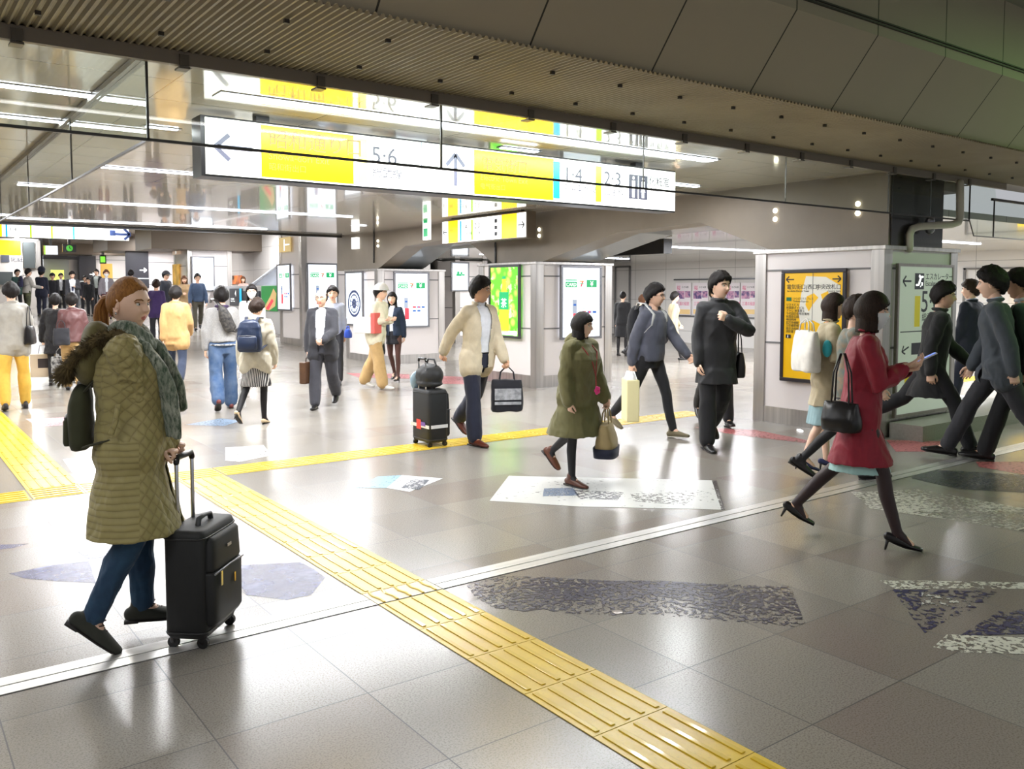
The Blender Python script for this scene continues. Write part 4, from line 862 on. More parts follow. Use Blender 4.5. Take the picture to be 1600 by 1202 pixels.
def remesh(G_, vox, sm=4, wr=0., wf=14., seed=1., cut=None, zs=1.):
    """voxel union of the collected shapes, smoothed, with cloth folds; returns a G with one continuous surface"""
    v, n, f = _tmp_eval(G_, [('REMESH', dict(mode='VOXEL', voxel_size=vox, use_smooth_shade=True)), ('SMOOTH', dict(factor=.5, iterations=sm))])
    if wr and len(v):
        q = v.copy(); q[:, 2] *= zs
        w = wob(q, seed, wf); w2 = wob(q+3.1, seed+3, wf*2.3)
        v = v + n*((-np.abs(w)*1.3+.35+.4*w2)*wr)[:, None]
    if cut is not None and len(v):
        keep = ~cut(v); idx = np.cumsum(keep)-1; f = [tuple(int(idx[i]) for i in p) for p in f if all(keep[i] for i in p)]; v = v[keep]
    g = G(); g.v = [tuple(x) for x in v]; g.f = f; g.m = [0]*len(f); return g
HR = (.075, .095, .118)
def head_pts(n1, n2, feat=1., fem=0., grow=None):
    """sphere-like grid of a head about its centre; x right, y forward, z up"""
    th = np.linspace(-math.pi/2, math.pi/2, n2+1)[1:-1]; ph = np.linspace(0, 2*math.pi, n1, endpoint=False)
    ph = ph - .28*np.sin(ph-math.pi/2)*0
    T, P = np.meshgrid(th, ph, indexing='ij'); a = np.cos(T)*np.cos(P); b = np.cos(T)*np.sin(P); c = np.sin(T)
    x = HR[0]*a; y = HR[1]*b; z = HR[2]*c
    t = np.clip(-c, 0, 1); fr = np.clip(b, 0, 1)
    x = x*(1-(.30+.06*fem)*t**1.4); y = np.where(b < 0, y*(1-.42*t**1.2), y*(1-.10*t**2))
    x = x*(1+.05*np.exp(-((c-.25)/.35)**2)); y = np.where(b < 0, y*(1+.06*np.exp(-((c-.2)/.5)**2)), y)
    u = a/np.maximum(np.cos(T), .2)*np.cos(T)/1.; w = c; face = np.clip((b-.1)/.4, 0, 1)
    def gs(v, m, s): return np.exp(-((v-m)/s)**2)
    y = y - .010*face*gs(u, 0, .75)*gs(w, -.05, .7)                                   # flatter face
    nose = np.where(w > -.24, np.clip((.16-w)/.40, 0, 1)**1.1, np.clip((w+.36)/.12, 0, 1))
    y = y + feat*face*.024*nose*gs(u, 0, .11+.06*np.clip((.1-w)*1.6, 0, 1))
    y = y + feat*face*.006*gs(np.abs(u), .14, .07)*gs(w, -.22, .07)                    # nostrils
    y = y - feat*face*.0105*gs(np.abs(u), .40, .20)*gs(w, .03, .13)                    # eye sockets
    y = y + feat*face*.0055*gs(np.abs(u), .38, .30)*gs(w, .20, .08)                    # brow
    y = y + feat*face*.007*gs(np.abs(u), .48, .22)*gs(w, -.25, .2)                     # cheeks
    y = y + feat*face*.0075*gs(u, 0, .30)*(gs(w, -.455, .045)+.9*gs(w, -.56, .05))      # lips
    y = y - feat*face*.005*gs(u, 0, .26)*gs(w, -.507, .018)
    y = y - feat*face*.004*gs(u, 0, .3)*gs(w, -.67, .07)
    y = y + feat*face*(.010-.002*fem)*gs(u, 0, .35)*gs(w, -.84, .14)                    # chin
    if grow is not None:
        d = np.stack([x, y, z], -1); L = np.linalg.norm(d, axis=-1, keepdims=True); d = d*(1+grow(a, b, c)[..., None]/L); x, y, z = d[..., 0], d[..., 1], d[..., 2]
    return x, y, z, a, b, c, u, w
def head(g, M, n=56, fem=0., s=1., male_stubble=False):
    """adds a face with eyes, brows, lips and ears; material slots 0 skin 1 lips 2 white 3 iris 4 brow"""
    n1, n2 = n, int(n*.8); x, y, z, a, b, c, u, w = head_pts(n1, n2, 1., fem)
    rs = [[Vector((x[i, j], y[i, j], z[i, j])) for j in range(n1)] for i in range(n2-1)]; k0 = len(g.m)
    g.rings(rs, 0, M)
    for i in range(n2-2):
        for j in range(n1):
            uu, ww, bb = u[i, j], (w[i, j]+w[i+1, j])/2, b[i, j]
            if bb > .3 and abs(uu) < .27*(1-((ww+.505)/.11)**2)+.0 and abs(ww+.505) < .10: g.m[k0+i*n1+j] = 1
    def sf(uu, ww):
        ii = int(np.argmin(np.abs(w[:, 0]-ww))); jj = int(np.argmin(np.abs(u[ii]-uu)+(b[ii] < 0)*9)); return Vector((x[ii, jj], y[ii, jj], z[ii, jj]))
    for q in (-1, 1):
        bp = [sf(q*t, wz)+Vector((0, .0012, 0)) for t, wz in ((.20, .15), (.32, .19), (.45, .21), (.58, .19), (.68, .14))]; g.tube(bp, [.003, .0036, .0036, .003, .0015], 4, M, n=6)
        ii = int(np.argmin(np.abs(w[:, 0]-.03))); jj = int(np.argmin(np.abs(u[ii]-q*.40)+(b[ii] < 0)*9))
        e = Vector((x[ii, jj], y[ii, jj]-.0055, z[ii, jj])); g.ell(e, (.0125, .0115, .0095), 2, M, n=12)
        g.ell(e+Vector((0, .0078, 0)), (.0056, .0045, .0056), 3, M, n=8)
        pts = [e+Vector((q*t*.018, .0085-abs(t)*.006, .0075+.0015*(1-t*t))) for t in (-1, -.5, 0, .5, 1)]; g.tube(pts, .0022, 4 if n > 70 else 4, M, n=6)   # upper lid line
        E = Matrix.Translation((q*.073, -.008, -.004)) @ Matrix.Rotation(q*R(-22), 4, 'Z') @ Matrix.Rotation(R(-8), 4, 'X')
        A = M @ E; g.ell((0, 0, 0), (.007, .019, .031), 0, A, n=10)
        if n > 70:
            rim = [(q*.006, -.017*math.cos(t)*1.0, .029*math.sin(t)+.002) for t in np.linspace(-1.9, 2.3, 14)]; g.tube(rim, .0042, 0, A, n=8); g.ell((q*.004, .002, -.026), (.006, .009, .010), 0, A, n=8)
            g.ell((q*.006, .012, -.004), (.005, .005, .008), 0, A, n=8)
def hairmat(name, c, c2): return mat(name, c, .5, var=(26, .5), c2=c2, stretch=(5, 5, .6), bump=(55, .7, .006), spec=.22)
HAIR = {'black': hairmat('hair_black', (20, 17, 17), (32, 27, 26)), 'dark': hairmat('hair_dark_brown', (36, 25, 20), (54, 38, 28)), 'brown': hairmat('hair_brown', (84, 54, 38), (110, 74, 50)),
        'ginger': hairmat('hair_ginger_brown', (128, 82, 40), (172, 118, 60)), 'grey': hairmat('hair_greying', (70, 64, 62), (40, 36, 36))}
def hair(par, M, style, col, seed=1., n=44, vox=.008):
    m = HAIR[col]; T = {'short': .026, 'spiky': .034, 'bald': .008, 'tied': .009, 'bob': .019, 'long': .018}.get(style, .02)
    off = {'bald': .28, 'bob': -.10, 'long': -.06, 'tied': -.02}.get(style, 0.)
    def mg(a, b, c):
        if style == 'bald': return np.minimum(np.minimum(.50-c, c+.38), .30-b)
        base_ = c-np.where(b > 0, .50 if style != 'tied' else .62, .72)*b-off+(.04 if style != 'tied' else -.05)+(.035 if style == 'tied' else .075)*np.sin(13*a+seed)*np.sin(17*b+2*seed)
        if style in ('short', 'spiky'): base_ = np.maximum(base_, .12-np.abs(b+.16)*1.6-np.abs(c+.02)*.7)
        if style in ('bob', 'long'): base_ = np.maximum(base_, np.minimum(-b+.38, c+1.))
        return base_
    def grow(a, b, c):
        k = np.clip(mg(a, b, c)/.16, 0, 1); k = np.sqrt(k)*.6+.4*k*k*(3-2*k)
        return k*T*(1+.25*np.clip(c, 0, 1))-.004*(1-np.clip(k*4, 0, 1))
    n1, n2 = n, int(n*.8); x, y, z, a, b, c, u, w = head_pts(n1, n2, 0., 0., grow)
    pts = np.stack([x, y, z], -1); amp = {'spiky': .011, 'short': .008, 'bald': .001}.get(style, .002)
    fl = pts.reshape(-1, 3); dd = fl/np.linalg.norm(fl, axis=1)[:, None]; kk = np.clip(mg(a, b, c)/.2, 0, 1).reshape(-1)
    fl = fl+dd*(wob(fl*np.array([1, 1, .4]), seed, 70 if style == 'spiky' else 55)*amp*kk)[:, None]; P = fl.reshape(pts.shape)
    g = G(); g.rings([[Vector(P[i, j]) for j in range(n1)] for i in range(n2-1)], 0, M)
    mk = mg(a, b, c); nf = []
    for f_ in g.f:
        if len(f_) > 4:
            if f_[0] > 4: nf.append(f_)
            continue
        i, j = divmod(f_[0], n1)
        if mk[min(i, n2-2), j] > -.02: nf.append(f_)
    g.f = nf; g.m = [0]*len(nf)
    def curtain(z0, z1, r0, r1, arc, cy=-.012, seg=22, th=.016, wav=.004):
        n_ = 9; rs = []
        for i in range(n_+1):
            t = i/n_; zz = z0+(z1-z0)*t; r = r0+(r1-r0)*t; ring = []
            for sgn, rr in ((1, r), (-1, r-th)):
                for k in range(seg+1):
                    q = k/seg if sgn == 1 else 1-k/seg; an = -math.pi/2+(q-.5)*2*R(arc)
                    w_ = 1+wav*20*math.sin(9*an+seed)*t*.3
                    ring.append((rr*1.0*w_*math.cos(an)*.92, cy+rr*w_*math.sin(an)*1.0, zz+.006*math.sin(13*an+seed)*t))
            rs.append(ring)
        return rs
    if style == 'bob': g.rings(curtain(.02, -.125, .090, .090, 122), 0, M)
    if style == 'long': g.rings(curtain(.02, -.30, .092, .105, 122), 0, M)
    if style in ('short', 'spiky'): pass
    o = g.obj('hair', m, par, smooth=True)
    return o
def hand(g, w, d, nrm, q, curl=.5, sc=1., spread=.1):
    """palm, four jointed fingers and a thumb; d = along the hand, nrm = palm normal, q = +1 right, -1 left"""
    d = Vector(d).normalized(); nrm = Vector(nrm); nrm = (nrm-d*nrm.dot(d)).normalized(); s_ = d.cross(nrm)*q    # s_ points to the thumb side
    w = Vector(w); k = sc
    g.tube([w-d*.012*k, w+d*.03*k, w+d*.085*k], [(.024*k, .017*k), (.034*k, .016*k), (.038*k, .013*k)], ref=s_, n=12)
    for i, (o_, L, r) in enumerate(((.030, .072, .0088), (.010, .080, .009), (-.010, .075, .0086), (-.029, .060, .0076))):
        p = w+d*(.078-.004*abs(i-1.2))*k+s_*o_*k; a = 0; pts = [p-d*.02*k, p]; fan = (1.5-i)*spread*.5
        for j, fr in enumerate((.42, .32, .26)):
            a += curl*(.9, 1.25, .8)[j]*(1+.08*i); dd = (d*math.cos(a)+nrm*math.sin(a)+s_*fan*math.cos(a)).normalized(); p = p+dd*L*fr*k; pts.append(p)
        g.tube(pts, [r*k*1.05, r*k, r*k*.95, r*k*.9, r*k*.75], n=9)
    t0 = w+d*.018*k+s_*.022*k; t1 = t0+(d*.7+s_*.65+nrm*.25).normalized()*.042*k; t2 = t1+(d*.85+s_*(.25-.3*curl)+nrm*(.2+.6*curl)).normalized()*.034*k; t3 = t2+(d*.9+s_*(.0-.5*curl)+nrm*(.2+.7*curl)).normalized()*.024*k
    g.tube([t0, t1, t2, t3], [.015*k, .0115*k, .0098*k, .0078*k], n=9)
def ik(a, b, l1, l2, pole):
    d = b-a; L = min(d.length, (l1+l2)*.995); dn = d.normalized(); x = (l1*l1-l2*l2+L*L)/(2*L); h = math.sqrt(max(0, l1*l1-x*x))
    pl = Vector(pole); pl = (pl-dn*pl.dot(dn)).normalized()
    return a+dn*x+pl*h, a+dn*L
def skeleton(P):
    J = {}; hip = Vector((0, 0, .93)); ln = P.get('lean', 4); u = Vector((0, math.sin(R(ln)), math.cos(R(ln))))
    for q, s in ((-1, 'L'), (1, 'R')):
        sw, kn, fp = P.get('leg'+s, (0, 3, 0))[:3]; ab = P.get('stance', 3)
        h = hip+Vector((q*.088, 0, -.03)); a = R(sw); x = q*math.sin(R(ab))
        k = h+Vector((x*.9, math.sin(a), -math.cos(a)))*.42; a2 = R(sw-kn); an = k+Vector((x*.2, math.sin(a2), -math.cos(a2)))*.40
        J['hip'+s], J['knee'+s], J['ank'+s], J['fp'+s] = h, k, an, fp
    rz = P.get('heel', 0.)
    def low(s):
        f = R(J['fp'+s]); A = J['ank'+s]; heel = A+Vector((0, -.06*math.cos(f)-.0*0, -.085-rz+(-.06*-math.sin(f)))); 
        M = footM(J, s); return min((M @ Vector((0, y, -.085-(rz if y < 0 else 0)))).z for y in (-.065, .0, .12, .185))
    def footM(J, s): return Matrix.Translation(J['ank'+s]) @ Matrix.Rotation(-R(J['fp'+s]), 4, 'X')
    dz = -min(low('L'), low('R'))
    for k in list(J):
        if not k.startswith('fp'): J[k] = J[k]+Vector((0, 0, dz))
    hip = hip+Vector((0, 0, dz)); J['hip'] = hip; J['u'] = u; J['dz'] = dz
    J['MfL'], J['MfR'] = footM(J, 'L'), footM(J, 'R')
    J['chest'] = hip+u*.36; J['sh'] = hip+u*.485; J['neck'] = hip+u*.50+Vector((0, -.005, 0)); tw = R(P.get('twist', 0))
    J['head'] = hip+u*.62+Vector((0, .018+P.get('hfwd', 0.), .035))
    shw = P.get('shw', .150)
    for q, s in ((-1, 'L'), (1, 'R')):
        sh = J['sh']+Vector((q*shw*math.cos(tw), q*shw*math.sin(tw), -.045)); A = P.get('arm'+s, (0, 5, 12, 0)); A = (0, 5, 12, 0) if A[0] == 'ikw' else A; J['sho'+s] = sh; pn = Vector((-q, .2, 0))
        if A[0] == 'ik':
            t = J['hip']+Vector(A[1]); pole = A[2] if len(A) > 2 else (q*.6, -.6, -.7); el, wr = ik(sh, t, .275, .25, pole); d = (wr-el).normalized()
            hd = Vector(A[3]).normalized() if len(A) > 3 and A[3] else d; pn = Vector(A[4]) if len(A) > 4 else Vector((-q*.8, .0, -.5)); cu = A[5] if len(A) > 5 else .7
        else:
            sw, ab, eb, inn = A[:4]; a = R(sw); el = sh+Vector((q*math.sin(R(ab)), math.sin(a), -math.cos(a)))*.275; a2 = R(sw+eb); d = Vector((0, math.sin(a2), -math.cos(a2))); d = Vector((-q*math.sin(R(inn))*abs(d.y)+q*.04, d.y*math.cos(R(inn)), d.z)).normalized()
            wr = el+d*.25; hd = d; cu = A[4] if len(A) > 4 else .45
        J['elb'+s], J['wri'+s], J['hd'+s], J['pn'+s], J['cu'+s] = el, wr, hd, pn, cu
    return J
def torso(g, J, k=1., off=0., belly=0., lo=.78, flare=0., fem=0., top=1.455, zmin=None):
    hz = .93; secs = [(.80, .145+.01*fem, .105, 0), (.87, .152+.014*fem, .114, -.008), (.95, .148+.008*fem, .110, 0), (1.06, .136-.012*fem, .102, 0), (1.16, .143-.010*fem, .106, .004), (1.27, .150-.006*fem, .113+.012*fem, .008*fem), (1.34, .138, .100, 0), (1.385, .104, .080, -.005), (1.42, .072, .062, -.005), (1.475, .053, .054, 0)]
    out = []
    low = J['hip'].z-.93
    if lo < .80:
        n = 5
        for i in range(n):
            t = i/n; z = lo+(.80-lo)*t; f = (1-t)*(.80-lo)/.30; ky = (J['kneeL'].y+J['kneeR'].y)/2; kd = abs(J['kneeL'].y-J['kneeR'].y)/2; out.append((z, .148+.01*fem+flare*f*.10, .110+flare*f*.09+kd*.45*min(f, 1), ky*.5*min(f, 1)))
    for z, rx, ry, cy in secs:
        if z > top: break
        if z < lo-.001: continue
        b = belly*math.exp(-((z-1.03)/.12)**2)*.07
        out.append((z, rx, ry+b*.6, cy+b*.8))
    rs = []; lean = math.atan2(J['u'].y, J['u'].z); n = 30
    for z, rx, ry, cy in out:
        wgt = min(max((z-.85)/.2, 0), 1)
        M = Matrix.Translation(J['hip']) @ Matrix.Rotation(-lean*wgt, 4, 'X') @ Matrix.Translation((0, 0, z-hz)); kk = k if z < 1.36 else 1+(k-1)*.5
        rs.append([M @ Vector(((rx*kk+off)*math.copysign(abs(math.cos(t))**.87, math.cos(t)), cy+(ry*kk+off)*math.copysign(abs(math.sin(t))**.87, math.sin(t)), 0)) for t in [2*math.pi*i/n for i in range(n)]])
    g.rings(rs)
    for s in 'LR':
        g.tube([J['sh']+Vector((0, 0, -.045)), J['sho'+s]], [.058*k+off*.8, .050*k+off*.85], n=14)
def arm(g, J, s, r0=.050, r1=.034, off=0., end=1., k=1., cuff=0.):
    a, b, c = J['sho'+s], J['elb'+s], J['wri'+s]; c = b+(c-b)*end
    g.tube([a, a.lerp(b, .5), b, b.lerp(c, .45), c], [r0*k+off*.8, r0*.92*k+off, .041*k+off, .038*k+off+cuff*.3, r1*.8*k+off*.8+cuff], n=14)
def leg(g, J, s, k=1., off=0., hem=.0, end=1.):
    h, kn, a = J['hip'+s], J['knee'+s], J['ank'+s]; a = kn+(a-kn)*end
    fwd = Vector((0, 1, 0))
    g.tube([h, h.lerp(kn, .5), kn, kn.lerp(a, .35)-fwd*.012*(1-min(hem*20, 1)), a], [.086*k+off, .074*k+off, .053*k+off+hem*.3, .052*k+off+hem*.6, .035+off+hem], n=16)
def shoe(par, M, kind, m, sole=None):
    g = G(); sl = mat('shoe_sole_dark', (34, 30, 28), .5) if sole is None else sole
    if kind in ('heel', 'pump'):
        g.tube([(0, -.055, -.035), (0, .0, -.045), (0, .09, -.068), (0, .16, -.075)], [(.026, .030), (.030, .030), (.038, .016), (.028, .011)], ref=(1, 0, 0), n=14)
        o = G(); o.tube([(0, -.05, -.05), (0, -.055, -.085-.045)], [.014, .006], n=8, round_=False); o.tube([(0, -.05, -.06), (0, .0, -.075), (0, .06, -.084), (0, .165, -.086)], [(.024, .006), (.024, .005), (.036, .004), (.028, .004)], ref=(1, 0, 0), n=12)
    else:
        hgt = .0 if kind != 'boot' else .08
        g.tube([(0, -.058, -.045), (0, .0, -.040), (0, .08, -.052), (0, .15, -.062), (0, .19, -.066)], [(.032, .036), (.036, .044), (.044, .034), (.042, .024), (.03, .018)], ref=(1, 0, 0), n=16)
        g.tube([(0, -.015, -.04), (0, -.012, .015+hgt)], [(.033, .046), (.038, .045)], ref=(1, 0, 0), n=14)
        if kind == 'sneaker': g.tube([(0, .03, -.02), (0, .09, -.035)], [(.02, .02), (.022, .012)], ref=(1, 0, 0), n=10)
        o = G(); o.tube([(0, -.062, -.078), (0, .0, -.078), (0, .09, -.078), (0, .165, -.078), (0, .195, -.074)], [(.034, .008), (.036, .008), (.046, .008), (.042, .008), (.026, .007)], ref=(1, 0, 0), n=14)
        if kind in ('dress', 'loafer'): o.box((-.032, -.085, -.086), (.032, -.02, -.07))
    g2 = remesh(g, .006, 3); g2.v = [tuple(M @ Vector(v)) for v in g2.v]
    s = g2.obj('shoe', m, par, smooth=True); o.v = [tuple(M @ Vector(v)) for v in o.v]; so = o.obj('sole', sl, s, smooth=True)
    if kind == 'sneaker' or kind == 'dress':
        g = G()
        for i in range(4):
            y = .045+i*.018; z = -.008-i*.007; g.tube([(-.02, y, z-.008), (0, y+.004, z+.004), (.02, y, z-.008)], .0028, 0, M, n=5)
        g.obj('laces', mat('laces_dark', (40, 36, 34), .8) if kind == 'dress' or sole is None else mat('laces_pale', (220, 216, 208), .8), s)
    return s
SKINS = {'light': (246, 204, 178), 'mid': (236, 192, 164), 'tan': (222, 174, 142)}
IRIS = mat('iris_dark', (34, 24, 20), .15); EYEW = mat('eye_white', (226, 222, 218), .2); IRISB = mat('iris_hazel', (74, 70, 50), .15)
def skinmat(k): return mat('skin_'+k, SKINS[k], .48, var=(14, .06), bump=(180, .08, .002))
def lipmat(k): return mat('lips_'+k, tuple(int(v*f) for v, f in zip(SKINS[k], (.88, .62, .64))), .35)
def cloth(name, c, rough=.85, c2=None, vs=14, bump=(120, .25, .003), sheen=.15, stretch=None): return mat(name, c, rough, var=(vs, .12) if c2 is None else (vs, 1), c2=c2, bump=bump, sheen=sheen, stretch=stretch)
class Person:
    def __init__(s, label, px, heady, heading, P, skin='mid', hr=('short', 'black'), fem=0., k=1., belly=0., hyaw=0, hpitch=0, vox=None, size=None, rootpos=None, hn=None, eye=None):
        pos = np.array(ground(*px)) if rootpos is None else np.array(rootpos); d = depth(pos); s.d = d; P = dict(P); P.setdefault('stance', 2.5)
        s.J = J = skeleton(P); top = J['head'].z+HR[2]+.022
        if size is None:
            hz = (C0+ray(px[0], heady)*d)[2]-pos[2]; size = hz/top
        if any(isinstance(P.get('arm'+q), tuple) and P['arm'+q][0] == 'ikw' for q in 'LR'):
            v = np.array(pos[:2]); v = v/np.linalg.norm(v); a = R(heading); dr = (v[0]*math.cos(a)+v[1]*math.sin(a), -v[0]*math.sin(a)+v[1]*math.cos(a))
            M0 = Matrix.Translation(Vector(pos)) @ Matrix.Rotation(math.atan2(dr[1], dr[0])-math.pi/2, 4, 'Z') @ Matrix.Diagonal((size, size, size, 1))
            for q in 'LR':
                A = P.get('arm'+q)
                if A and A[0] == 'ikw': P['arm'+q] = ('ik', tuple(M0.inverted() @ Vector(A[1])-J['hip']))+A[2:]
            s.J = J = skeleton(P)
        s.sc = size; s.fem, s.k, s.belly = fem, k, belly
        v = np.array(pos[:2])-0; v = v/np.linalg.norm(v); a = R(heading); dr = (v[0]*math.cos(a)+v[1]*math.sin(a), -v[0]*math.sin(a)+v[1]*math.cos(a))
        s.rz = math.atan2(dr[1], dr[0])-math.pi/2; s.vox = vox or min(max(.0011*d, .007), .016)
        s.M = Matrix.Translation(Vector(pos)) @ Matrix.Rotation(s.rz, 4, 'Z') @ Matrix.Diagonal((size, size, size, 1))
        # body: one continuous surface from neck to feet, hands and head grown into it
        g = G(); torso(g, J, k*.93, -.012, belly, .80, 0, fem)
        for q in 'LR': arm(g, J, q, .042, .032, k=.95, end=.9); leg(g, J, q, .93, -.004, end=1.02); g.tube([J['ank'+q], J['Mf'+q] @ Vector((0, .10, -.055))], [(.03, .034), (.03, .016)], ref=(1, 0, 0), n=10)
        nk = J['neck']; g.tube([nk-J['u']*.04, nk+J['u']*.05, J['head']+Vector((0, -.018, -.035))], [.060 if not fem else .052, .052 if not fem else .045, .052 if not fem else .045], n=16)
        b = remesh(g, s.vox, 3)
        hg = G()
        for q, sg in (('L', -1), ('R', 1)):
            hg.tube([J['elb'+q].lerp(J['wri'+q], .45), J['wri'+q]], [.036, .0235], n=12); hand(hg, J['wri'+q], J['hd'+q], J['pn'+q], sg, J['cu'+q])
        hg = remesh(hg, .0042 if d < 10 else .006, 2); b.add(hg.v, hg.f, 0)
        s.HM = Matrix.Translation(J['head']) @ Matrix.Rotation(R(-hyaw), 4, 'Z') @ Matrix.Rotation(R(-P.get('lean', 4)*.3+hpitch), 4, 'X') @ Matrix.Scale(1.05, 4)
        head(b, s.HM, hn or (64 if d < 10 else 44), fem)
        s.o = b.obj('person', [skinmat(skin), lipmat(skin), EYEW, eye or IRIS, HAIR[hr[1]]], smooth=True, label=label, cat='person'); s.o.matrix_world = s.M
        s.hair = hair(s.o, s.HM, hr[0], hr[1], seed=pos[0]*3, n=52 if d < 10 else 40) if hr[0] != 'none' else None
        s.seed = float(pos[0]*7+pos[1])
    def w(s, p): return s.M @ Vector(p)
    def top(s, m, name='jacket', hem=.80, flare=.0, off=.016, opn=0., wr=.006, wf=16, sleeve=1., cuff=.008, collar=.0, hood=False, end=1.0, inner=None, k=1.0, sep=False):
        g = G(); J = s.J; torso(g, J, s.k*k, off, s.belly, hem, flare, s.fem, top=1.44)
        for q in 'LR':
            if .70 < hem < .84: h_, k_ = J['hip'+q], J['knee'+q]; t_ = min(1, max(.05, (.93-.03-hem)/.42)); g.tube([h_, h_.lerp(k_, t_*.5), h_.lerp(k_, t_)-Vector((0, 0, 0))], [(.098*s.k+off*1.0)]*3, n=16)
        if sep:
            for q in 'LR':
                g3 = G(); arm(g3, J, q, .052, .040, off, sleeve*.97, s.k, cuff); sh_ = J['sho'+q]; g3.ell(sh_+Vector((0, 0, -.005)), (.078, .082, .075))
                remesh(g3, s.vox*.8, 3, wr*1.1, wf*1.5, s.seed+9, None, 1.).obj('sleeve', m, s.o, smooth=True)
        else:
            for q in 'LR': arm(g, J, q, .050, .036, off, sleeve*.97, s.k, cuff)
        nk = J['neck']+J['u']*.015
        if collar:
            t = [nk+Vector((.062*math.cos(a), .058*math.sin(a)+.0, collar*.5*(.9-.35*math.sin(a)))) for a in np.linspace(0, 2*math.pi, 17)]
            g.tube(t, [(.014, .012+collar*.35)]*17, n=8, ref=(0, 0, 1), round_=False)
        if hood:
            g.ell(J['neck']+Vector((0, -.085, .0)), (.115, .06, .085)); g.tube([nk+Vector((.085*math.cos(a), .07*math.sin(a), .01)) for a in np.linspace(-3.3, .2, 12)], .026, n=10)
        cut = None
        if opn:
            hip = J['hip']; u = J['u']; ztop = nk.z-.02
            def cut(v):
                zz = np.clip((v[:, 2]-(hip.z-.12))/.5, 0, 1); sp = (v[:, 1]-hip.y)-(v[:, 2]-hip.z)*u.y/u.z*np.clip((v[:, 2]-hip.z)*5, 0, 1)
                return (np.abs(v[:, 0]) < opn*(.45+.55*zz)) & (sp > .045*s.k) & (v[:, 2] < ztop+.2)
        r_ = remesh(g, s.vox, 4 if s.d > 6 else 5, wr, wf, s.seed, cut, .6)
        o = r_.obj(name, m, s.o, smooth=True)
        sd = o.modifiers.new('thickness', 'SOLIDIFY'); sd.thickness = .006; sd.offset = -1
        return o
    def shirt(s, m, name='shirt', off=.004, collar=True, hem=.93):
        g = G(); torso(g, s.J, s.k, off, s.belly, hem, 0, s.fem, top=1.44); nk = s.J['neck']+s.J['u']*.02
        if collar: g.tube([nk+Vector((.056*math.cos(a), .054*math.sin(a)+.004, .012*(1-math.sin(a)))) for a in np.linspace(0, 2*math.pi, 17)], [(.018, .009)]*17, n=8, ref=(0, 0, 1), round_=False)
        return remesh(g, s.vox, 3, .003, 16, s.seed+1).obj(name, m, s.o, smooth=True)
    def trousers(s, m, k=1., off=.012, hem=.016, wr=.007, end=.97, name='trousers', wf=15):
        g = G(); torso(g, s.J, s.k*.97, .0, s.belly*.6, .79, 0, s.fem, top=1.03)
        for q in 'LR': leg(g, s.J, q, k*(.5+.5*s.k), off, hem, end)
        return remesh(g, s.vox, 4, wr, wf, s.seed+2, None, .45).obj(name, m, s.o, smooth=True)
    def tights(s, m, name='tights'):
        g = G(); torso(g, s.J, s.k*.95, 0, 0, .80, 0, s.fem, top=1.0)
        for q in 'LR': leg(g, s.J, q, .95, -.001, 0, 1.0); g.tube([s.J['ank'+q], s.J['Mf'+q] @ Vector((0, .09, -.055))], [(.033, .037), (.034, .019)], ref=(1, 0, 0), n=10)
        return remesh(g, s.vox, 4).obj(name, m, s.o, smooth=True)
    def skirt(s, m, hem=.52, flare=.5, off=.016, top=1.08, name='skirt', wr=.006, wf=20):
        J = s.J; g = G(); n = 30; rs = []
        hx = [J['kneeL'], J['kneeR']]; cy = (hx[0].y+hx[1].y)/2; dy = abs(hx[0].y-hx[1].y)/2; H0 = J['hip'].z
        for i in range(9):
            t = i/8; z = hem+(.80-hem)*t; f = 1-t; rs.append([(math.cos(a)*(.15*s.k+off+flare*.13*f), cy*f*.5+math.sin(a)*(.112*s.k+off+flare*.12*f+dy*.42*f), z+J['dz']) for a in [2*math.pi*j/n for j in range(n)]])
        for z, rx, ry in ((.87, .168, .118), (.95, .160, .115), (1.05, .135, .102)):
            if z < top: rs.append([(math.cos(a)*(rx*s.k+off*.8), math.sin(a)*(ry*s.k+off*.8), z+J['dz']) for a in [2*math.pi*j/n for j in range(n)]])
        g.rings(rs)
        return remesh(g, s.vox, 3, wr, wf, s.seed+5, None, .15).obj(name, m, s.o, smooth=True)
    def shoes(s, kind, m, sole=None):
        for q in 'LR': shoe(s.o, s.J['Mf'+q], kind, m, sole)
    def tie(s, m):
        g = G(); u = s.J['u']; a = s.J['neck']+Vector((0, .062, -.02)); b = s.J['hip']+u*.12+Vector((0, .132*s.k+.02, 0)); g.tube([a, a.lerp(b, .1), a.lerp(b, .5)+Vector((0, .02, 0)), b, b-Vector((0, 0, .03))], [(.016, .01), (.012, .006), (.022, .005), (.032, .005), (.01, .004)], ref=(1, 0, 0), n=8)
        return g.obj('tie', m, s.o, smooth=True)
    def glasses(s, m):
        g = G()
        for q in (-1, 1):
            c = Vector((q*.032, .092, .002)); pts = [c+Vector((.024*math.cos(a), -.006*abs(math.cos(a)), .016*math.sin(a))) for a in np.linspace(0, 2*math.pi, 15)]; g.tube(pts, .002, 0, s.HM, n=5)
            g.tube([(q*.056, .088, .004), (q*.078, .05, .006), (q*.084, -.01, .002)], .002, 0, s.HM, n=5)
        g.tube([(-.009, .094, .004), (.009, .094, .004)], .002, 0, s.HM, n=5); return g.obj('glasses', m, s.o)
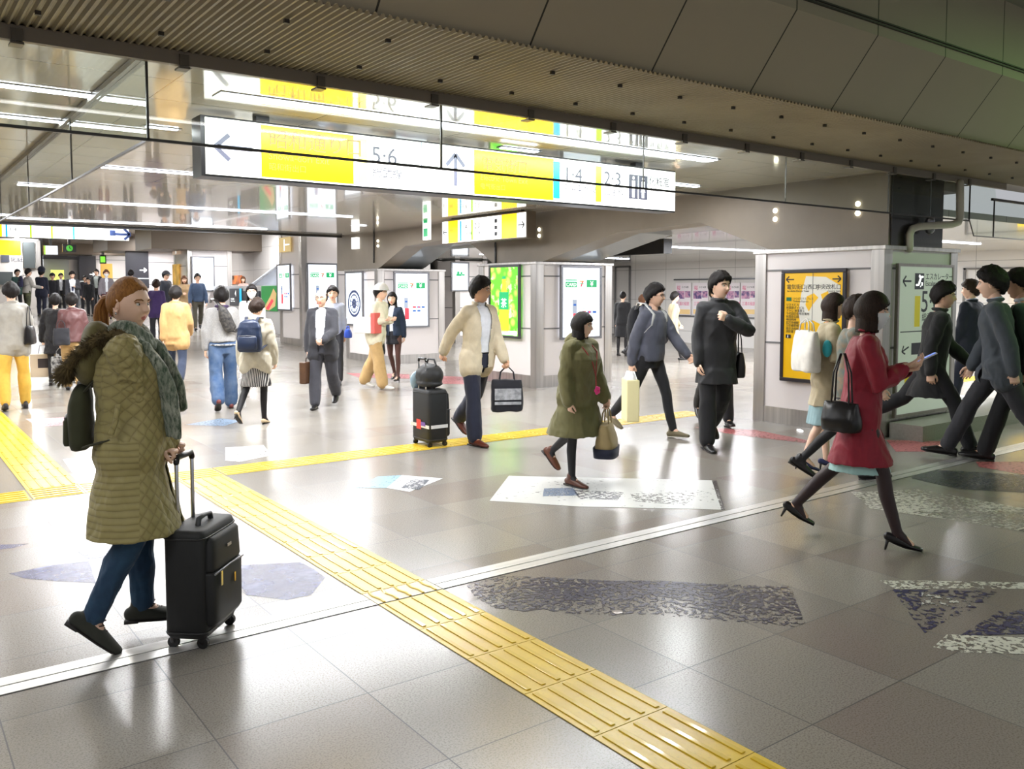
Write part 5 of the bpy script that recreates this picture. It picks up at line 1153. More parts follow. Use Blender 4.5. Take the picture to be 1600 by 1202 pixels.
    def mask(s, m=None):
        x, y, z, a, b, c, u, w = head_pts(40, 40, .6, 0, lambda a, b, c: 0*a+.006); P = np.stack([x, y, z], -1); g = G(); n1 = 40
        g.rings([[Vector(P[i, j]) for j in range(n1)] for i in range(39)], 0, s.HM, caps=False); nf = []
        for f_ in g.f:
            i, j = divmod(f_[0], n1)
            if b[i, j] > .28 and -.92 < c[i, j] < -.06: nf.append(f_)
        g.f = nf; g.m = [0]*len(nf)
        for q in (-1, 1): g.tube([(q*.062, .05, -.03), (q*.078, .0, -.005)], .0015, 0, s.HM, n=4)
        o = g.obj('face_mask', m or mat('mask_white', (236, 238, 240), .7), s.o, smooth=True); return o
    def cap(s, m, kind='baseball', name='cap'):
        g = G(); x, y, z, a, b, c, u, w = head_pts(40, 34, 0, 0, lambda a, b, c: .040+0*a)
        P = np.stack([x, y, np.maximum(z, .045)], -1); g.rings([[Vector(P[i, j]) for j in range(40)] for i in range(33)], 0, s.HM)
        if kind == 'baseball': g.tube([(0, .07, .05), (0, .13, .045), (0, .175, .032)], [(.078, .008), (.07, .006), (.045, .005)], 0, s.HM, ref=(1, 0, 0), n=14)
        elif kind == 'brim': g.tube([(0, 0, .045), (0, 0, .038)], [(.10, .12), (.145, .165)], 0, s.HM, ref=(1, 0, 0), n=24, round_=False)
        elif kind == 'peaked': g.tube([(0, 0, .085), (0, -.005, .125)], [(.11, .125), (.125, .14)], 0, s.HM, ref=(1, 0, 0), n=20, round_=True); g.tube([(0, .09, .06), (0, .15, .035)], [(.075, .006), (.05, .004)], 0, s.HM, ref=(1, 0, 0), n=12)
        return g.obj(name, m, s.o, smooth=True)
# ---- bags (each a thing of its own)
def carry(P_, side, dz=0., fwd=0.):
    J = P_.J; w = J['wri'+side]+J['hd'+side]*.085; return P_.w(w+Vector((0, fwd, dz)))
def tote(loc, rz, w, h, d, m, label, hl=.16, cat_='bag', name='tote_bag', print_=None, hm=None, extra=None, tilt=0):
    """soft bag hanging from loc by two loop handles"""
    o = empty(name, loc, rz, label, cat_); o.rotation_euler = (0, tilt, rz)
    g = G(); g.loft([(-hl-h, 0, 0, w*.46, d*.5), (-hl-h+.02, 0, 0, w*.5, d*.55), (-hl-h*.6, 0, 0, w*.51, d*.56), (-hl-h*.2, 0, 0, w*.49, d*.4), (-hl, 0, 0, w*.48, d*.25)], e=3.6, n=32)
    v = remesh(g, .012, 2, .007, 12, w*50+h); b = v.obj('bag_body', m, o, smooth=True)
    for q in (-1, 1):
        g = G(); g.tube([(-w*.24, q*d*.2, -hl-.02), (-w*.20, q*d*.15, -hl*.4), (-w*.05, q*.006, 0), (w*.05, q*.006, 0), (w*.20, q*d*.15, -hl*.4), (w*.24, q*d*.2, -hl-.02)], .006, n=8); g.obj('handle', hm or m, o, smooth=True)
    return o
def on_body(P_, local, rz=0):
    p = P_.w(local); return p, P_.rz+rz
def backpack(P_, m, label, w=.30, h=.42, d=.15, strap=None, dz=0., name='backpack', off=0., pocket=True, dx=0., rot=0.):
    J = P_.J; c = J['chest']+Vector((dx, -.125*P_.k-d*.5-.03-off, -.02+dz)); o = empty(name, P_.w(c), P_.rz, label, 'backpack'); o.scale = (P_.sc,)*3
    g = G(); g.loft([(-h/2, 0, 0, w*.42, d*.42), (-h/2+.03, 0, 0, w*.5, d*.5), (-.02, 0, -.005, w*.5, d*.52), (h*.25, 0, 0, w*.46, d*.46), (h*.42, 0, .005, w*.36, d*.36), (h/2, 0, .01, w*.2, d*.2)], e=2.8, n=32)
    g2 = remesh(g, .011, 3, .005, 13, h*70); b = g2.obj('bag_body', m, o, smooth=True)
    if pocket:
        g = G(); g.loft([(-h*.42, 0, -d*.5, w*.36, d*.2), (-h*.38, 0, -d*.5, w*.4, d*.24), (-h*.05, 0, -d*.5, w*.39, d*.2), (0, 0, -d*.48, w*.34, d*.12)], e=3, n=24); p_ = g.obj('pocket', m, o, smooth=True)
        g = G(); g.tube([(-w*.34, -d*.56, -.0), (0, -d*.66, .008), (w*.34, -d*.56, 0)], .005, n=6); g.obj('zip', M_grey, p_)
    for q in (-1, 1):
        g = G(); D = d*.5; K = .25*P_.k; g.tube([(q*.07-dx, D*.6, h*.40), (q*.085-dx, D+.03, h*.52+.02), (q*.098-dx, D+.13, h*.5+.02), (q*.105-dx, D+.255, h*.28), (q*.125-dx, D+.25, 0), (q*.165-dx, D+.16, -h*.25), (q*.14, D*.6, -h*.42)], [(.024, .006)]*7, n=8, ref=(1, 0, 0)); g.obj('strap', strap or m, o, smooth=True)
    o.rotation_euler.y = rot
    return o
# ---- the crowd; heading: 0 walks away from the camera, 90 to the right, 180 towards it, -90 to the left
BLKW = cloth('wool_black', (28, 28, 32)); NAVY = cloth('suit_navy', (34, 38, 58)); CHAR = cloth('suit_charcoal', (52, 52, 58)); BLKT = mat('tights_black', (24, 22, 26), .6)
LEA = mat('leather_black', (24, 22, 24), .28); LEAB = mat('leather_brown', (92, 40, 24), .3); WSH = cloth('shirt_white', (232, 234, 240), .8)
DARKF = cloth('fabric_dark', (38, 38, 44)); KHA = cloth('twill_khaki', (190, 156, 104)); GREYM = cloth('jersey_grey', (176, 174, 172), c2=(160, 158, 158), vs=60)
W1 = dict(legL=(-17, 26, 30), legR=(15, 4, -8), armL=(16, 6, 16, 0), armR=(-16, 6, 12, 0))       # stride, right foot in front
W2 = dict(legR=(-17, 26, 30), legL=(15, 4, -8), armR=(16, 6, 16, 0), armL=(-16, 6, 12, 0))
ST = dict(legL=(2, 4, 0), legR=(-2, 4, 0), armL=(2, 6, 10, 0), armR=(2, 6, 10, 0))
def mk(d, **k): q = dict(d); q.update(k); return q
# ================= the woman in the foreground
SUIT = ground(317, 993); sd = depth(SUIT)
srz = None
def heading_rz(pos, h):
    v = np.array(pos[:2]); v = v/np.linalg.norm(v); a = R(h); d = (v[0]*math.cos(a)+v[1]*math.sin(a), -v[0]*math.sin(a)+v[1]*math.cos(a)); return math.atan2(d[1], d[0])-math.pi/2
def suitcase(pos, rz, w, d, h, label, hand_h, m, name='suitcase', rods=(.075, -.55), k=1.):
    """soft four-wheel case: +Y is the pocket side, the pull handle stands at the back"""
    o = empty(name, tuple(pos), rz, label, 'suitcase')
    wh = .05; g = G(); g.loft([(wh, 0, 0, w*.46, d*.44), (wh+.02, 0, 0, w*.5, d*.5), (h-.03, 0, -.0, w*.5, d*.5), (h-.005, 0, 0, w*.47, d*.46), (h, 0, 0, w*.42, d*.4)], e=7, n=40)
    b = g.obj('case_body', m, o, smooth=True, bevel=.0)
    for z in (wh+.03, h-.035):
        g = G(); g.tube([(w*.505*math.copysign(abs(math.cos(a))**.3, math.cos(a)), d*.505*math.copysign(abs(math.sin(a))**.3, math.sin(a)), z) for a in np.linspace(0, 2*math.pi, 41)], .004, n=6); g.obj('piping', mat('piping_dark', (46, 46, 48), .35), b, smooth=True)
    g = G(); g.loft([(wh+.05, 0, d*.5, w*.40, .028), (wh+.07, 0, d*.5, w*.43, .04), (h*.62, 0, d*.5, w*.43, .042), (h*.64, 0, d*.5, w*.42, .034)], e=5, n=30); p1 = g.obj('front_pocket', m, o, smooth=True)
    g = G(); g.loft([(h*.65, 0, d*.5, w*.42, .030), (h*.67, 0, d*.5, w*.42, .036), (h*.9, 0, d*.5, w*.40, .03), (h*.93, 0, d*.5, w*.36, .02)], e=5, n=30); p2 = g.obj('upper_pocket', m, o, smooth=True)
    g = G(); g.tube([(-w*.4, d*.5+.04, h*.635), (0, d*.5+.044, h*.65), (w*.42, d*.5+.038, h*.635)], .005, n=6); g.obj('zip', M_grey, p1, smooth=True)
    g = G(); g.box((-.004+w*.28, d*.5+.046, h*.52), (.012+w*.28, d*.5+.05, h*.64)); g.obj('zip_puller', mat('brass_pale', (214, 204, 160), .25, .9), p1)
    g = G(); g.box((-.004-w*.1, d*.5+.046, h*.47), (.010-w*.1, d*.5+.05, h*.55)); g.obj('zip_puller', mat('brass', (190, 160, 70), .25, .9), p1)
    g = G(); g.box((-.02, d*.5+.036, h*.80), (.02, d*.5+.04, h*.825)); g.obj('brand_plate', M_steel, p2)
    g = G(); g.tube([(-.065, .02, h), (-.055, .02, h+.028), (0, .02, h+.034), (.055, .02, h+.028), (.065, .02, h)], (.010), n=10, flat=1.3); g.obj('top_handle', mat('rubber_grey', (64, 66, 70), .4), o, smooth=True)
    g = G()
    for q in (-1, 1): g.tube([(q*rods[0], -d*.36, h-.02), (q*rods[0], -d*.36, hand_h)], .009, n=10)
    r_ = g.obj('pull_rod', mat('rod_chrome', (214, 216, 222), .18, .95), o, smooth=True)
    g = G(); g.tube([(-rods[0], -d*.36, hand_h-.01), (-rods[0]*.9, -d*.36, hand_h+.012), (rods[0]*.9, -d*.36, hand_h+.012), (rods[0], -d*.36, hand_h-.01)], .014, n=10); g.obj('grip', LEA, o, smooth=True)
    for x in (-1, 1):
        for y in (-1, 1):
            g = G(); X, Y = x*(w*.5-.04), y*(d*.5-.03); g.tube([(X-.010, Y, .026), (X+.010, Y, .026)], .026, n=16, round_=False); wl = g.obj('wheel', mat('wheel_black', (26, 26, 28), .4), o, smooth=False)
            g = G(); g.tube([(X, Y, .034), (X, Y, wh+.012)], [.017, .02], n=10); g.obj('wheel_fork', LEA, wl, smooth=True)
    return o
srz = heading_rz(SUIT, 116)
hz_ = float((C0+ray(290, 712)*sd)[2])
BAGM = cloth('nylon_black', (30, 31, 33), .6, bump=(300, .3, .001), sheen=.05)
case = suitcase(SUIT, srz, .36, .20, .545, 'black four-wheeled soft suitcase held by the woman in the foreground', hz_, BAGM)
Ms = Matrix.Translation(Vector(SUIT)) @ Matrix.Rotation(srz, 4, 'Z')
hb = lambda x: tuple(Ms @ Vector((x, -.072, hz_+.012)))
gr = Ms.to_3x3() @ Vector((1, 0, 0))
FGP = dict(legL=(3, 4, 0), legR=(1, 27, 40), armR=('ikw', None), lean=0, stance=4, hfwd=-.01, shw=.168)
fpos = ground(214, 1003)
frz = heading_rz(fpos, 98)
def hw(x, back=.075, up=.03, side=0):
    h_ = Vector(hb(x)); f = Matrix.Rotation(frz, 3, 'Z') @ Vector((side, -back, up)); return tuple(h_+f)
FGP['armR'] = ('ikw', hw(-.03, .085, .035, .0), (1.0, -.6, -.3), (-.15, .9, -.25), (0, -.25, -1), 1.0)
FGP['armL'] = ('ikw', hw(.05, .085, .03, .0), (-.6, -.7, -.5), (.15, .9, -.25), (0, -.25, -1), 1.0)
fg = Person('woman in a quilted olive parka and knitted scarf in the foreground, with a ponytail', (214, 1003), 431, 98, FGP, 'light', ('tied', 'ginger'), fem=1, k=1.16, belly=.35, hyaw=31, hpitch=0, vox=.007, hn=112, eye=IRISB)
fg.trousers(mat('denim_blue', (34, 62, 92), .8, var=(8, .3), c2=(46, 82, 112), bump=(260, .3, .001), sheen=.1), off=.006, hem=.010, wr=.009, wf=24)
fg.shoes('loafer', cloth('suede_dark_olive', (52, 54, 46), .8))
for ob in fg.o.children:
    if ob.name.startswith('shoe'):
        q = 'L' if abs((ob.matrix_world.translation-fg.w(fg.J['ankL'])).length) < -1 else 'R'
for q in 'LR':
    g = G(); Mf = fg.J['Mf'+q]
    for i in range(4): y = .03+i*.018; z = -.004-i*.006; g.tube([(-.02, y, z-.008), (0, y+.004, z+.005), (.02, y, z-.008)], .0032, 0, Mf, n=5)
    g.tube([(0, .04, .0), (.025, .06, .004), (.035, .045, -.006)], .003, 0, Mf, n=5); g.tube([(0, .04, .0), (-.025, .055, .01), (-.03, .035, .0)], .003, 0, Mf, n=5)
    g.obj('laces', mat('laces_brown', (60, 44, 40), .8), fg.o, smooth=True)
fg.shirt(cloth('top_black', (24, 22, 26)), 'top', .006, False)
def m_quilt():
    m, nt, b = base('quilted_olive'); tc = nt.new('ShaderNodeTexCoord').outputs['Object']; sp = nt.new('ShaderNodeSeparateXYZ'); nt.l.new(tc, sp.inputs[0]); x, y, z = sp.outputs
    def band(v, p): return nt.math('POWER', nt.math('ABSOLUTE', nt.math('SINE', nt.math('MULTIPLY', v, math.pi/p))), .45)
    wz = nt.math('ADD', z, nt.math('MULTIPLY', nt.noise(tc, 4, 2), .02))
    rows = band(wz, .030); yy = nt.math('SUBTRACT', y, x)
    dia = nt.math('MINIMUM', band(nt.math('ADD', wz, nt.math('MULTIPLY', yy, .9)), .06), band(nt.math('SUBTRACT', wz, nt.math('MULTIPLY', yy, .9)), .06))
    up = nt.math('GREATER_THAN', z, 1.02); fr = nt.math('GREATER_THAN', y, .06); sel = nt.math('MAXIMUM', up, fr)
    hgt = nt.math('ADD', nt.math('MULTIPLY', rows, nt.math('SUBTRACT', 1., sel)), nt.math('MULTIPLY', dia, sel))
    c = nt.mix(nt.math('SUBTRACT', 1., hgt), lin((176, 162, 108)), lin((142, 128, 82))); c = nt.mix(nt.math('MULTIPLY', nt.noise(tc, 5, 3), .3), c, lin((120, 124, 60)))
    nt.l.new(c, b.inputs['Base Color']); b.inputs['Roughness'].default_value = .55; b.inputs['Sheen Weight'].default_value = .15
    bn = nt.new('ShaderNodeBump'); bn.inputs['Strength'].default_value = .4; bn.inputs['Distance'].default_value = .007
    nt.l.new(nt.math('ADD', hgt, nt.math('MULTIPLY', nt.noise(tc, 40, 3), .35)), bn.inputs['Height']); nt.l.new(bn.outputs[0], b.inputs['Normal']); return m
QU = m_quilt()
coat = fg.top(QU, 'parka', .50, .55, .030, .042, .012, 17, cuff=.014, collar=.05, k=1.0, sep=True)
# cuffs
for q in 'LR':
    a, b_ = fg.J['elb'+q], fg.J['wri'+q]; d_ = (b_-a).normalized(); g = G(); g.tube([b_-d_*.045, b_-d_*.005], [.058, .056], n=20); g.obj('cuff', QU, fg.o, smooth=True)
# hood with fur edge lying on the back
J = fg.J; N = J['neck']
hoodm = cloth('hood_olive', (112, 104, 62), .7)
g = G(); g.ell(N+Vector((0, -.13, -.04)), (.15, .075, .12)); g.ell(N+Vector((.02, -.17, -.12)), (.13, .07, .11)); g.tube([N+Vector((.10*math.cos(a), .085*math.sin(a)-.02, .0)) for a in np.linspace(-3.5, .36, 12)], .032, n=10)
remesh(g, .008, 4, .008, 14, 3).obj('hood', hoodm, fg.o, smooth=True)
fp = [N+Vector(v) for v in [(.115, .05, -.03), (.13, -.02, .02), (.135, -.10, .005), (.14, -.17, -.05), (.12, -.235, -.12), (.07, -.27, -.17), (0, -.28, -.18), (-.07, -.26, -.16), (-.12, -.2, -.1), (-.13, -.1, -.02), (-.115, .02, .0)]]
rnd = random.Random(3); g = G()
for i in range(len(fp)-1):
    a, b_ = fp[i], fp[i+1]; t = (b_-a).normalized()
    for k in range(260):
        p_ = a.lerp(b_, rnd.random()); v = Vector((rnd.gauss(0, 1), rnd.gauss(0, 1), rnd.gauss(0, 1))); v = (v-t*v.dot(t)).normalized(); p_ = p_+v*.022; tip = p_+v*(.018+.022*rnd.random())+Vector((0, -.006, -.012))+t*rnd.uniform(-.012, .012)
        s_ = v.cross(t)*.0022; g.add([p_+s_, p_-s_, tip, p_+t*.003], [(0, 1, 2), (1, 3, 2), (3, 0, 2)])
g.tube(fp, .026, n=10)
o = g.obj('fur_trim', mat('fur_brown_olive', (108, 92, 56), .8, var=(30, .5), c2=(70, 58, 34)), fg.o); o['kind'] = 'stuff'
# scarf
def m_knit():
    m, nt, b = base('knit_scarf'); tc = nt.new('ShaderNodeTexCoord').outputs['Object']
    n = nt.noise(tc, 70, 4, .7, (1, 1, .35)); c = nt.mix(nt.ramp(n, [(.38, 0.), (.60, 1.)]), lin((62, 78, 62)), lin((168, 172, 156))); c = nt.mix(nt.math('MULTIPLY', nt.ramp(nt.noise(tc, 9, 2), [(.4, 0.), (.6, 1.)]), .5), c, lin((70, 96, 74)))
    nt.l.new(c, b.inputs['Base Color']); b.inputs['Roughness'].default_value = .95; b.inputs['Sheen Weight'].default_value = .4
    bn = nt.new('ShaderNodeBump'); bn.inputs['Strength'].default_value = 1.; bn.inputs['Distance'].default_value = .006; nt.l.new(n, bn.inputs['Height']); nt.l.new(bn.outputs[0], b.inputs['Normal']); return m
KN = m_knit(); g = G()
for dz, r_ in ((.0, .088), (.032, .078)):
    g.tube([N+Vector((r_*math.cos(a)*1.0, r_*.95*math.sin(a)+.012, dz+.0+.02*math.cos(a*2)-.02*math.sin(a))) for a in np.linspace(0, 2*math.pi, 21)], .030, n=12)
f0 = .17
g.tube([N+Vector(v) for v in [(.085, .02, .0), (.105, .08, -.06), (.115, f0-.02, -.16), (.110, f0+.02, -.28), (.105, f0+.03, -.40), (.10, f0+.03, -.47)]], [(.035, .03), (.055, .032), (.062, .03), (.066, .026), (.068, .022), (.066, .016)], ref=(.7, .7, 0), n=14)
g.tube([N+Vector(v) for v in [(-.06, .05, .0), (-.06, .12, -.06), (-.05, f0+.01, -.15), (-.045, f0+.04, -.26), (-.05, f0+.055, -.35)]], [(.035, .03), (.05, .034), (.06, .032), (.064, .03), (.06, .02)], ref=(.7, .5, 0), n=14)
remesh(g, .007, 3, .012, 20, 8, None, .25).obj('scarf', KN, fg.o, smooth=True)
# ponytail, loose strands, earring, belt tab
H0 = J['head']; g = G(); hm = fg.HM
tail = [(0, -.095, .035), (0, -.125, .025), (.005, -.145, -.01), (.008, -.150, -.06), (.0, -.148, -.12), (-.004, -.140, -.19)]
g.tube(tail, [.016, .024, .028, .029, .024, .008], 0, hm, n=14)
for k in range(46):
    a = rnd.random()*6.28; g.tube([(tail[i][0]+math.cos(a+i*.15)*r_*1.0, tail[i][1]+math.sin(a+i*.15)*r_*1.0, tail[i][2]-(.02*rnd.random() if i == 5 else 0)) for i, r_ in enumerate((.014, .023, .028, .029, .025, .009))], [.003, .0045, .005, .0045, .004, .001], 0, hm, n=5)
g.obj('ponytail', HAIR['ginger'], fg.hair, smooth=True)
g = G()
for k in range(54):
    a = -.2+k/53*3.54; x0, z0 = .079*math.cos(a), .02; pts = []
    for i in range(7):
        t = i/6; ph_ = R(18+t*112); pts.append((math.cos(a)*(.080+.012*math.sin(t*3.1))*(1-.55*t**2), .086*math.cos(ph_*1.1)+.004, .0+.128*math.sin(min(ph_, 1.57))*(.35+.65*abs(math.sin(a)))*(1-.5*t*t)+.02))
    
g.ell((0, -.100, .036), (.022, .014, .022), 0, hm); g.obj('hair_tie', mat('hair_tie_dark', (50, 34, 24), .6), fg.hair, smooth=True)
g = G(); g.ell((.083, -.006, -.038), (.004, .004, .006), 0, hm, n=8); g.obj('earring', mat('earring_silver', (224, 224, 226), .2, .9), fg.o, smooth=True)
g = G(); g.tube([fg.J['hip']+Vector((.225, -.02, .20)), fg.J['hip']+Vector((.235, -.03, .13)), fg.J['hip']+Vector((.24, -.05, .075))], [(.012, .006)]*3, ref=(0, 1, 0), n=8); g.obj('belt_tab', QU, fg.o, smooth=True)
backpack(fg, cloth('canvas_olive_dark', (62, 64, 40), .8), 'dark olive canvas backpack on the back of the woman in the foreground', .24, .31, .10, dz=-.21, off=-.01, strap=cloth('strap_olive', (58, 58, 38)))
# ================= middle distance
p = Person('man in a beige jacket and white shirt pulling a stacked black suitcase', (746, 693), 433, 140, mk(W1, legL=(-20, 24, 34), legR=(8, 4, 0), armR=(-42, 12, 10, 0, .9), armL=(10, 9, 16, 0, .9)), 'tan', ('short', 'black'), k=1.04, hyaw=-34)
p.shirt(WSH); p.top(cloth('linen_beige', (214, 200, 172)), 'jacket', .79, .10, .022, .075, .008, collar=.03); p.trousers(NAVY, off=.014, hem=.03, wr=.008); p.shoes('dress', LEAB)
hp = carry(p, 'R'); c0 = ground(672, 695); cs = suitcase(c0, heading_rz(c0, 60), .38, .24, .60, 'black suitcase with red, white and violet tape behind the beige jacket man', float(min(hp[2], 1.0))-.0, BAGM)
Mc = Matrix.Translation(Vector(c0)) @ Matrix.Rotation(heading_rz(c0, 60), 4, 'Z'); 
def lp(lo, hi, m, name): g = G(); g.box(lo, hi); return g.obj(name, m, cs)
lp((-.195, -.125, .20), (.195, -.122, .235), mat('tape_white', (228, 226, 224), .4), 'white_tape'); lp((-.06, -.128, .18), (.03, -.125, .28), mat('tag_red', (232, 70, 60), .4), 'red_tag'); lp((.03, -.128, .22), (.12, -.125, .26), mat('tag_violet', (120, 90, 170), .4), 'violet_tag')
lp((.196, -.10, .20), (.199, .10, .235), MC['tape_white'], 'white_tape'); lp((-.199, -.10, .20), (-.196, .10, .235), MC['tape_white'], 'white_tape')
o = empty('duffel_bag', tuple(Mc @ Vector((0, -.0, .605))), heading_rz(c0, 60), 'black duffel bag strapped on top of the taped suitcase', 'bag'); g = G(); g.ell((0, 0, .13), (.20, .13, .125)); g.ell((0, .0, .05), (.19, .13, .05)); remesh(g, .012, 3, .01, 12, 4).obj('bag_body', BAGM, o, smooth=True)
g = G(); g.tube([(-.1, .02, .24), (-.06, .02, .30), (.06, .02, .30), (.1, .02, .24)], .010, n=8); g.obj('handle', BAGM, o, smooth=True); g = G(); g.ell((-.2, -.03, .06), (.05, .09, .11)); o2 = remesh(g, .012, 2, .008, 12, 5).obj('pouch', mat('vinyl_pale_blue', (150, 176, 196), .3), o, smooth=True)
o = tote(carry(p, 'L'), -YAW+.15, .34, .34, .14, cloth('bag_black', (34, 34, 42)), 'black bag with a broad white faded print held by the beige jacket man', .13)
g = G(); g.box((-.14, -.084, -.34), (.14, -.078, -.22)); g.box((-.14, -.084, -.39), (.14, -.078, -.36)); g.obj('white_print', mat('faded_white', (190, 192, 198), .7, var=(20, .5)), o)
p = Person('man in a long black coat walking forward with one hand at his chest', (1118, 702), 425, 158, mk(W1, legL=(-12, 34, 30), legR=(6, 5, 2), armR=(-6, 8, 14, 0), armL=('ik', (-.02, .22, .34), (-.85, -.1, -.5), (.9, .25, .3), (0, -1, 0), .8)), 'light', ('short', 'black'), k=1.1, hyaw=-24)
p.top(cloth('coat_black', (28, 28, 32), .6), 'coat', .64, .25, .026, 0, .009, collar=.04); p.trousers(BLKW, off=.014, hem=.03); p.shoes('dress', LEA)
tote(p.w(p.J['hip']+Vector((-.24, -.05, .22))), p.rz+1.4, .30, .26, .10, LEA, 'black shoulder bag hanging behind the man in the long black coat', .22, name='shoulder_bag')
p = Person('person in dark trousers mostly hidden behind the man in the long black coat', (1117, 664), 440, 165, mk(W2), 'mid', ('short', 'dark')); p.top(DARKF, 'jacket', .82); p.trousers(BLKW, hem=.02); p.shoes('dress', LEA)
p = Person('woman in an olive green parka with a dark bob, facing right', (902, 757), 487, 130, mk(W1, legL=(-18, 34, 40), legR=(3, 3, 2), armR=(-4, 10, 14, 0), armL=(8, 8, 16, 0)), 'light', ('bob', 'black'), fem=1, k=1.27, hyaw=-22)
p.tights(BLKT); p.top(cloth('parka_olive', (108, 104, 64), .75), 'parka', .50, .55, .03, 0, .011, hood=True, cuff=.012); p.shoes('loafer', mat('loafer_brown', (92, 52, 36), .35))
g = G(); nk = p.J['neck']
for q in (-1, 1): g.tube([nk+Vector((q*.085, .01, .03)), nk+Vector((q*.08, .15, -.10)), nk+Vector((q*.03, .185, -.2)), nk+Vector((0, .20, -.33)), nk+Vector((0, .205, -.44))], .006, n=6)
g.obj('lanyard', mat('lanyard_red', (150, 50, 50), .6), p.o, smooth=True); g = G(); c_ = nk+Vector((0, .22, -.47))
for k in range(5): g.ell(c_+Vector((.025*math.cos(k*1.257), .0, .025*math.sin(k*1.257))), (.02, .012, .02), n=8)
g.obj('flower_charm', mat('charm_pink', (236, 50, 140), .4), p.o, smooth=True)
o = tote(carry(p, 'L', -.01), p.rz+.5, .31, .27, .15, cloth('kraft_tan', (168, 148, 104)), 'tan bag with a navy bottom carried behind the woman in the olive parka', .14); g = G(); g.loft([(-.42, 0, 0, .160, .096), (-.34, 0, 0, .170, .102)], e=3.6); g.obj('navy_base', cloth('navy_base', (30, 34, 56)), o, smooth=True)
p = Person('man in a grey zip jacket and glasses carrying a pale yellow shopping bag', (1015, 682), 443, 128, mk(W2, legR=(-24, 22, 26), legL=(20, 6, -6), armR=(-18, 12, 10, 0, .9), armL=(26, 14, 18, 0)), 'mid', ('short', 'black'), hyaw=-22)
p.top(cloth('jacket_slate', (82, 84, 98), .7), 'jacket', .84, .06, .026, 0, .01, hood=True); p.trousers(BLKW, off=.006, hem=.006, k=.95); p.shoes('sneaker', cloth('sneaker_olive', (118, 108, 84)), mat('sole_pale', (206, 200, 190), .5)); p.glasses(M_blk)
backpack(p, cloth('pack_black', (36, 36, 40)), 'dark backpack with pale grey straps on the man in glasses', .28, .42, .12, strap=cloth('strap_pale', (200, 200, 200)))
o = empty('shopping_bag', tuple(Vector(carry(p, 'R'))+Vector((0, 0, .0))), p.rz+.9, 'pale yellow paper shopping bag held by the man in the grey jacket', 'bag'); g = G(); g.box((-.15, -.07, -.56), (.15, .07, -.10)); g.obj('bag_body', mat('paper_pale_yellow', (240, 230, 178), .6), o, bevel=.012)
g = G()
for q in (-1, 1): g.tube([(-.07, q*.06, -.12), (-.05, q*.03, -.02), (.05, q*.03, -.02), (.07, q*.06, -.12)], .005, n=6)
g.obj('handle', M_w, o)
g = G(); g.loft([(-.14, 0, 0, .145, .065), (-.06, 0, 0, .13, .05), (-.01, 0, 0, .05, .02)], n=20); g.obj('plastic_wrap', mat('plastic_film', (244, 244, 244), .3, alpha=.75), o, smooth=True)
# ================= right side group
p = Person('woman in a crimson coat and white face mask striding right in black heels', (1340, 848), 456, 88, mk(W1, legL=(-20, 22, 22), legR=(20, 6, 8), armR=('ik', (.02, .27, .30), (.5, -.5, -.8), (-.1, .9, .2), (-.2, .2, 1), .5), armL=('ik', (-.08, .27, .26), (-.5, -.5, -.8), (.1, .9, .2), (.2, .2, 1), .5), heel=.045), 'light', ('bob', 'dark'), fem=1, k=.98, hyaw=6)
p.tights(mat('tights_sheer_black', (52, 36, 38), .5)); p.skirt(cloth('skirt_pale_aqua', (176, 216, 214)), .50, .2, .006); p.top(cloth('coat_crimson', (150, 14, 44), .6), 'coat', .56, .45, .026, .085, .010, collar=.04); p.shoes('heel', LEA); p.mask()
o = empty('smartphone', p.w(p.J['wriR']+Vector((-.06, .12, .05))), p.rz, 'blue-screened smartphone held out by the woman in the crimson coat', 'phone'); o.rotation_euler.x = .5
g = G(); g.box((-.038, -.075, -.005), (.038, .075, .003)); g.obj('phone_body', mat('phone_case', (214, 216, 226), .3), o, bevel=.003); g = G(); g.box((-.034, -.068, .003), (.034, .068, .0045)); g.obj('screen', mat('screen_blue', (120, 150, 240), .2, emit=.6), o)
o = tote(p.w(p.J['sh']+Vector((.19, -.16, -.10))), p.rz+1.1, .24, .19, .12, LEA, 'black leather handbag under the arm of the woman in the crimson coat', .30, name='handbag')
p = Person('woman in a cream trench coat and blue heels left of the crimson coat', (1287, 738), 458, 82, mk(W2, armR=('ik', (.08, .25, .16), (.6, -.5, -.7), (0, .9, .2), (0, 0, 1), .7), armL=(10, 8, 30, 0), legR=(-6, 16, 14), legL=(4, 3, 0), heel=.04), 'light', ('bob', 'dark'), fem=1, hyaw=10)
p.top(cloth('trench_cream', (196, 182, 152)), 'trench_coat', .62, .25, .022, 0, .01, collar=.04); p.skirt(cloth('skirt_rose_aqua', (150, 180, 186)), .44, .3, .012); p.shoes('heel', mat('heel_blue', (36, 44, 84), .3))
o = tote(p.w(p.J['sh']+Vector((.16, -.24, .06))), p.rz+.4, .34, .36, .14, cloth('canvas_white', (234, 230, 222)), 'big white canvas tote on the left of the cream trench coat', .10)
o = empty('pouch', p.w(p.J['sh']+Vector((.235, -.06, -.22))), p.rz, 'small cyan pouch beside the white canvas tote', 'pouch'); g = G(); g.ell((0, 0, 0), (.05, .04, .075)); g.obj('pouch_body', cloth('cyan_cloth', (60, 190, 206)), o, smooth=True)
p = Person('person with brown hair in a patterned coat hidden behind the crimson coat', (1322, 752), 462, 88, mk(W2), 'light', ('short', 'dark'), fem=1); p.top(cloth('pattern_tan', (150, 130, 108), c2=(110, 124, 120), vs=18), 'coat', .66, .2, .02, 0); p.tights(BLKT); p.shoes('loafer', LEA)
p = Person('man in a long dark coat striding right in front of the escalator board', (1452, 703), 441, 88, mk(W1, legL=(-36, 26, 34), legR=(30, 10, -8), armR=(-18, 8, 20, 0), armL=(18, 8, 30, 0), lean=7), 'mid', ('short', 'black'), hyaw=4, k=1.02)
